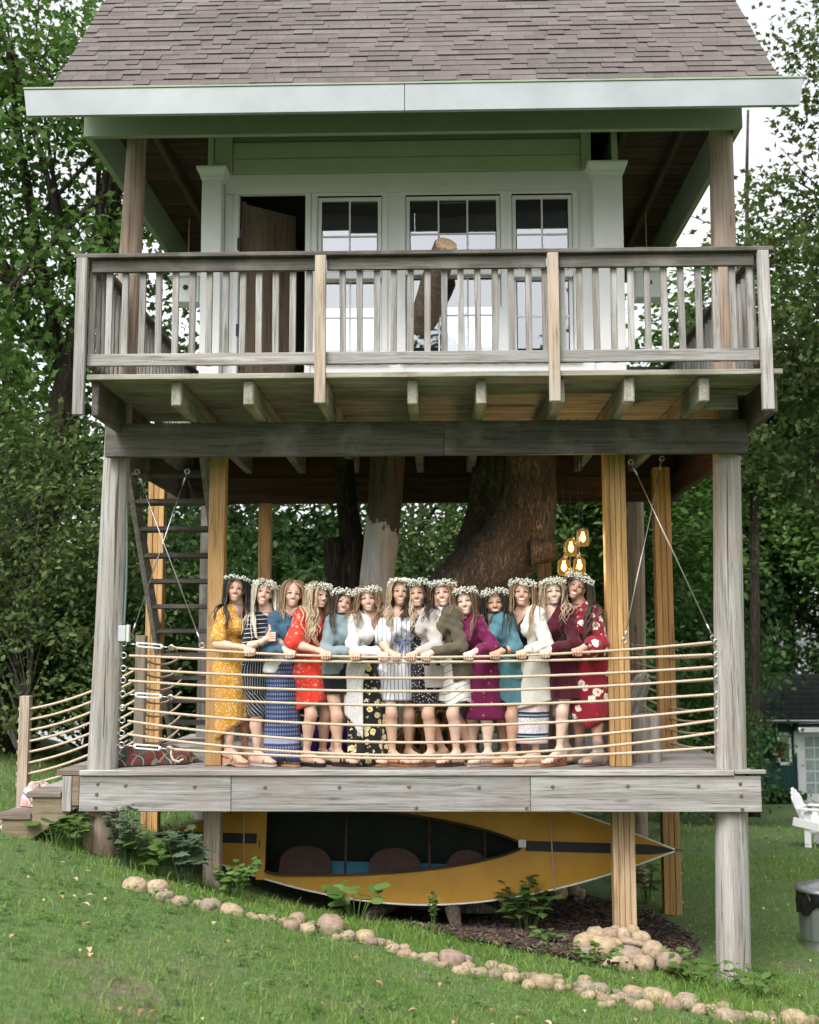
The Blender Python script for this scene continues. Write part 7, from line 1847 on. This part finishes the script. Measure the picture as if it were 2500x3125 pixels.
# 8 light grey cardigan
q = person(8, 'woman in light grey cardigan over black small-flowered dress with wavy brown hair', -1, 34, (.056, 1.509), (.18, 1.34), (.232, 1.043), .008, .122, (.175, .29), MEDI, DBR, -4, -6, 0, shoe='sandal', shoec=(.2, .1, .05), hair_kw=dict(length=.32, wave=.024, fwd=.5, n=105, vol=1.35), kneeb=.01)
top(q, 'dress_top', C_['bw'], 'none', neck=.085, vneck=.17); dress_skirt(q, C_['bw'], .545, .115, .145, .15, folds=.06, rxh=.15); top(q, 'cardigan', C_['ltgrey'], 'long', t=.02, zmin=q.zp-.04, neck=.105, open_w=(.075, -.015), cuff=.97)
fa = math.atan2(q.f[1], q.f[0]); skirt(q, 'cardigan_tail', C_['ltgrey'], [(q.zp+.02, q.Pc[0]+.005, q.Pc[1], .172, .165), (q.zp-.17, q.Pc[0]+.01, q.Pc[1], .172, .165)], .015, 5, margin=.042, arc=(fa, .55))
for k_ in range(3): p = q.Pc+np.array((-.03, -.165, .16-.14*k_)); MB().tube([tuple(p), (p[0], p[1]-.006, p[2])], .009, 8).build('button', M['brownZ'], q.o)
# 9 olive cardigan
q = person(9, 'woman laughing in olive cardigan over white dress with dark slanted stripes', -1, 52, (.287, 1.508), (.372, 1.345), (.452, 1.034), .135, .385, (.40, .54), FAIR, LBR, -8, -8, 4, shoe='sandal', shoec=(.06, .03, .02), mouth=1.25, hair_kw=dict(length=.34, wave=.012, fwd=.55, n=105, vol=1.3), kneeb=.015)
top(q, 'dress_top', C_['tee'], 'none', neck=.075); dress_skirt(q, C_['teeD'], .545, .405, .17, .165, folds=.07, rxh=.165, hem=lambda th: .02*math.sin(4*th)); top(q, 'cardigan', C_['olive'], 'long', t=.02, zmin=q.zp+.0, neck=.1, open_w=(.06, -.03), cuff=.95, loose=.006)
fa = math.atan2(q.f[1], q.f[0]); skirt(q, 'cardigan_tail', C_['olive'], [(q.zp+.05, q.Pc[0]+.01, q.Pc[1], .17, .165), (q.zp-.09, q.Pc[0]+.025, q.Pc[1], .175, .175)], .015, 5, margin=.03, arc=(fa-.2, .75), hem=lambda th: -.04*math.cos(th-fa))
# 10 magenta
q = person(10, 'woman in magenta dress with tiny orange motifs and long straight brown hair', -1, 50, (.485, 1.437), (.612, 1.262), (.727, 1.03), .503, .65, (.675, .545), PALE, BRN, -8, -9, 0, shoe='sandal', shoec=(.4, .3, .25), hair_kw=dict(length=.42, wave=.004, fwd=.6, n=105, vol=1.1))
top(q, 'dress_top', C_['mag'], 'long', t=.013, neck=.075, cuff=.8, puff=.018, loose=.008); dress_skirt(q, C_['mag'], .40, .675, .175, .165, folds=.06, rxh=.17)
# 11 teal shirt dress
q = person(11, 'woman in teal chambray shirt dress with long black hair and a dark watch', -1, 48, (.752, 1.427), (.86, 1.288), (.927, 1.024), .73, .88, (.885, .835), TAN, BLK, -5, -4, -2, shoe='gladiator', shoec=(.22, .1, .05), hair_kw=dict(length=.42, wave=.003, fwd=.45, n=105))
top(q, 'dress_top', C_['teal'], 'long', t=.015, neck=.08, cuff=.35, puff=.012, loose=.012, vneck=.08); dress_skirt(q, C_['teal'], .585, .895, .16, .16, folds=.03, rxh=.17, hem=lambda th: .05*math.cos(2*th)); bangle(q, M['black'], .03, .008, .004, 'watch_strap', True)
for g_ in (0,): 
    for k_ in range(2): MB().beam(tuple(q.Cc+q.f*.05+q.Z*.07+q.a*(.05-.1*k_)), tuple(q.Cc+q.f*.105+q.Z*.0+q.a*(.03-.06*k_)), .035, .008).build('collar', C_['teal'], q.o)
# 12 cream cardigan
q = person(12, 'woman in long cream cardigan over black top and bordered print skirt', -1, 42, (.992, 1.514), (1.13, 1.342), (1.195, 1.046), .957, 1.06, (1.09, 1.02), MEDI, LBR, -6, 4, 3, shoe='flip', shoec=(.55, .4, .28), mouth=1.25, hair_kw=dict(length=.46, wave=.006, fwd=.65, n=105), foot_dir=(-.95, -.35))
top(q, 'tank_top', C_['blackv'], 'none', neck=.09, vneck=.16); skirt(q, 'print_skirt', C_['border'], [(.67, 1.07, .45, .16, .15), (.45, 1.06, .44, .165, .155), (.195, 1.05, .43, .16, .15)], .02, 5); skirt(q, 'under_skirt', C_['blackv'], [(q.zp+.1, q.Pc[0], q.Pc[1], .15, .13), (.655, 1.07, .45, .165, .155)], .01, 5)
top(q, 'cardigan', C_['cream'], 'long', t=.021, zmin=q.zp+.0, neck=.105, open_w=(.06, -.02), cuff=.97, loose=.006); fa = math.atan2(q.f[1], q.f[0])
skirt(q, 'cardigan_tail', C_['cream'], [(q.zp+.06, q.Pc[0]+.005, q.Pc[1], .178, .172), (q.zp-.15, 1.07, .45, .185, .18), (.53, 1.06, .44, .2, .18)], .035, 5, margin=.034, arc=(fa+2.35, .16), hem=lambda th: .05*math.cos(th), label='cardigan tail with a side slit'); bangle(q, M['gold'], .034, .009, -.004, 'watch_strap')
# 13 burgundy
q = person(13, 'woman in plain burgundy knit skater dress with wavy blonde hair', -1, 38, (1.271, 1.521), (1.388, 1.358), (1.438, 1.066), 1.16, 1.335, (1.30, 1.385), PALE, BLO, -3, -4, 0, shoe='gladiator', shoec=(.23, .1, .045), heel=.05, hair_kw=dict(length=.36, wave=.024, fwd=.6, n=105, vol=1.35), foot_dir=(-.8, -.6))
top(q, 'dress_top', C_['burg'], 'long', t=.018, neck=.08, vneck=.15, cuff=.97); dress_skirt(q, C_['burg'], .585, 1.345, .178, .17, folds=.08, nf=10, rxh=.165)
# 14 wine floral
q = person(14, 'woman leaning her head in wine red dress with large white flowers at the right end', -1, 44, (1.481, 1.564), (1.625, 1.352), (1.68, 1.05), 1.437, 1.60, (1.64, 1.5), TAN, DBR, -12, 21, 3, shoe='boot', shoec=(.26, .2, .17), mouth=1.2, hair_kw=dict(length=.52, wave=.02, fwd=.45, n=110, vol=1.35), foot_dir=(-.85, -.5), kneeb=.01)
top(q, 'dress_top', C_['wine'], 'bell', t=.02, neck=.078, cuff=.5, loose=.014); dress_skirt(q, C_['wine'], .43, 1.60, .185, .17, folds=.05, rxh=.175, hem=lambda th: .07*math.cos(2*th+.6)-.03); bangle(q, M['black'], .03, .008, .008, 'watch_strap', True)
# ---------------------------------------------------------------- tidy
for o in bpy.data.objects:
    if '_w' in o: del o['_w']
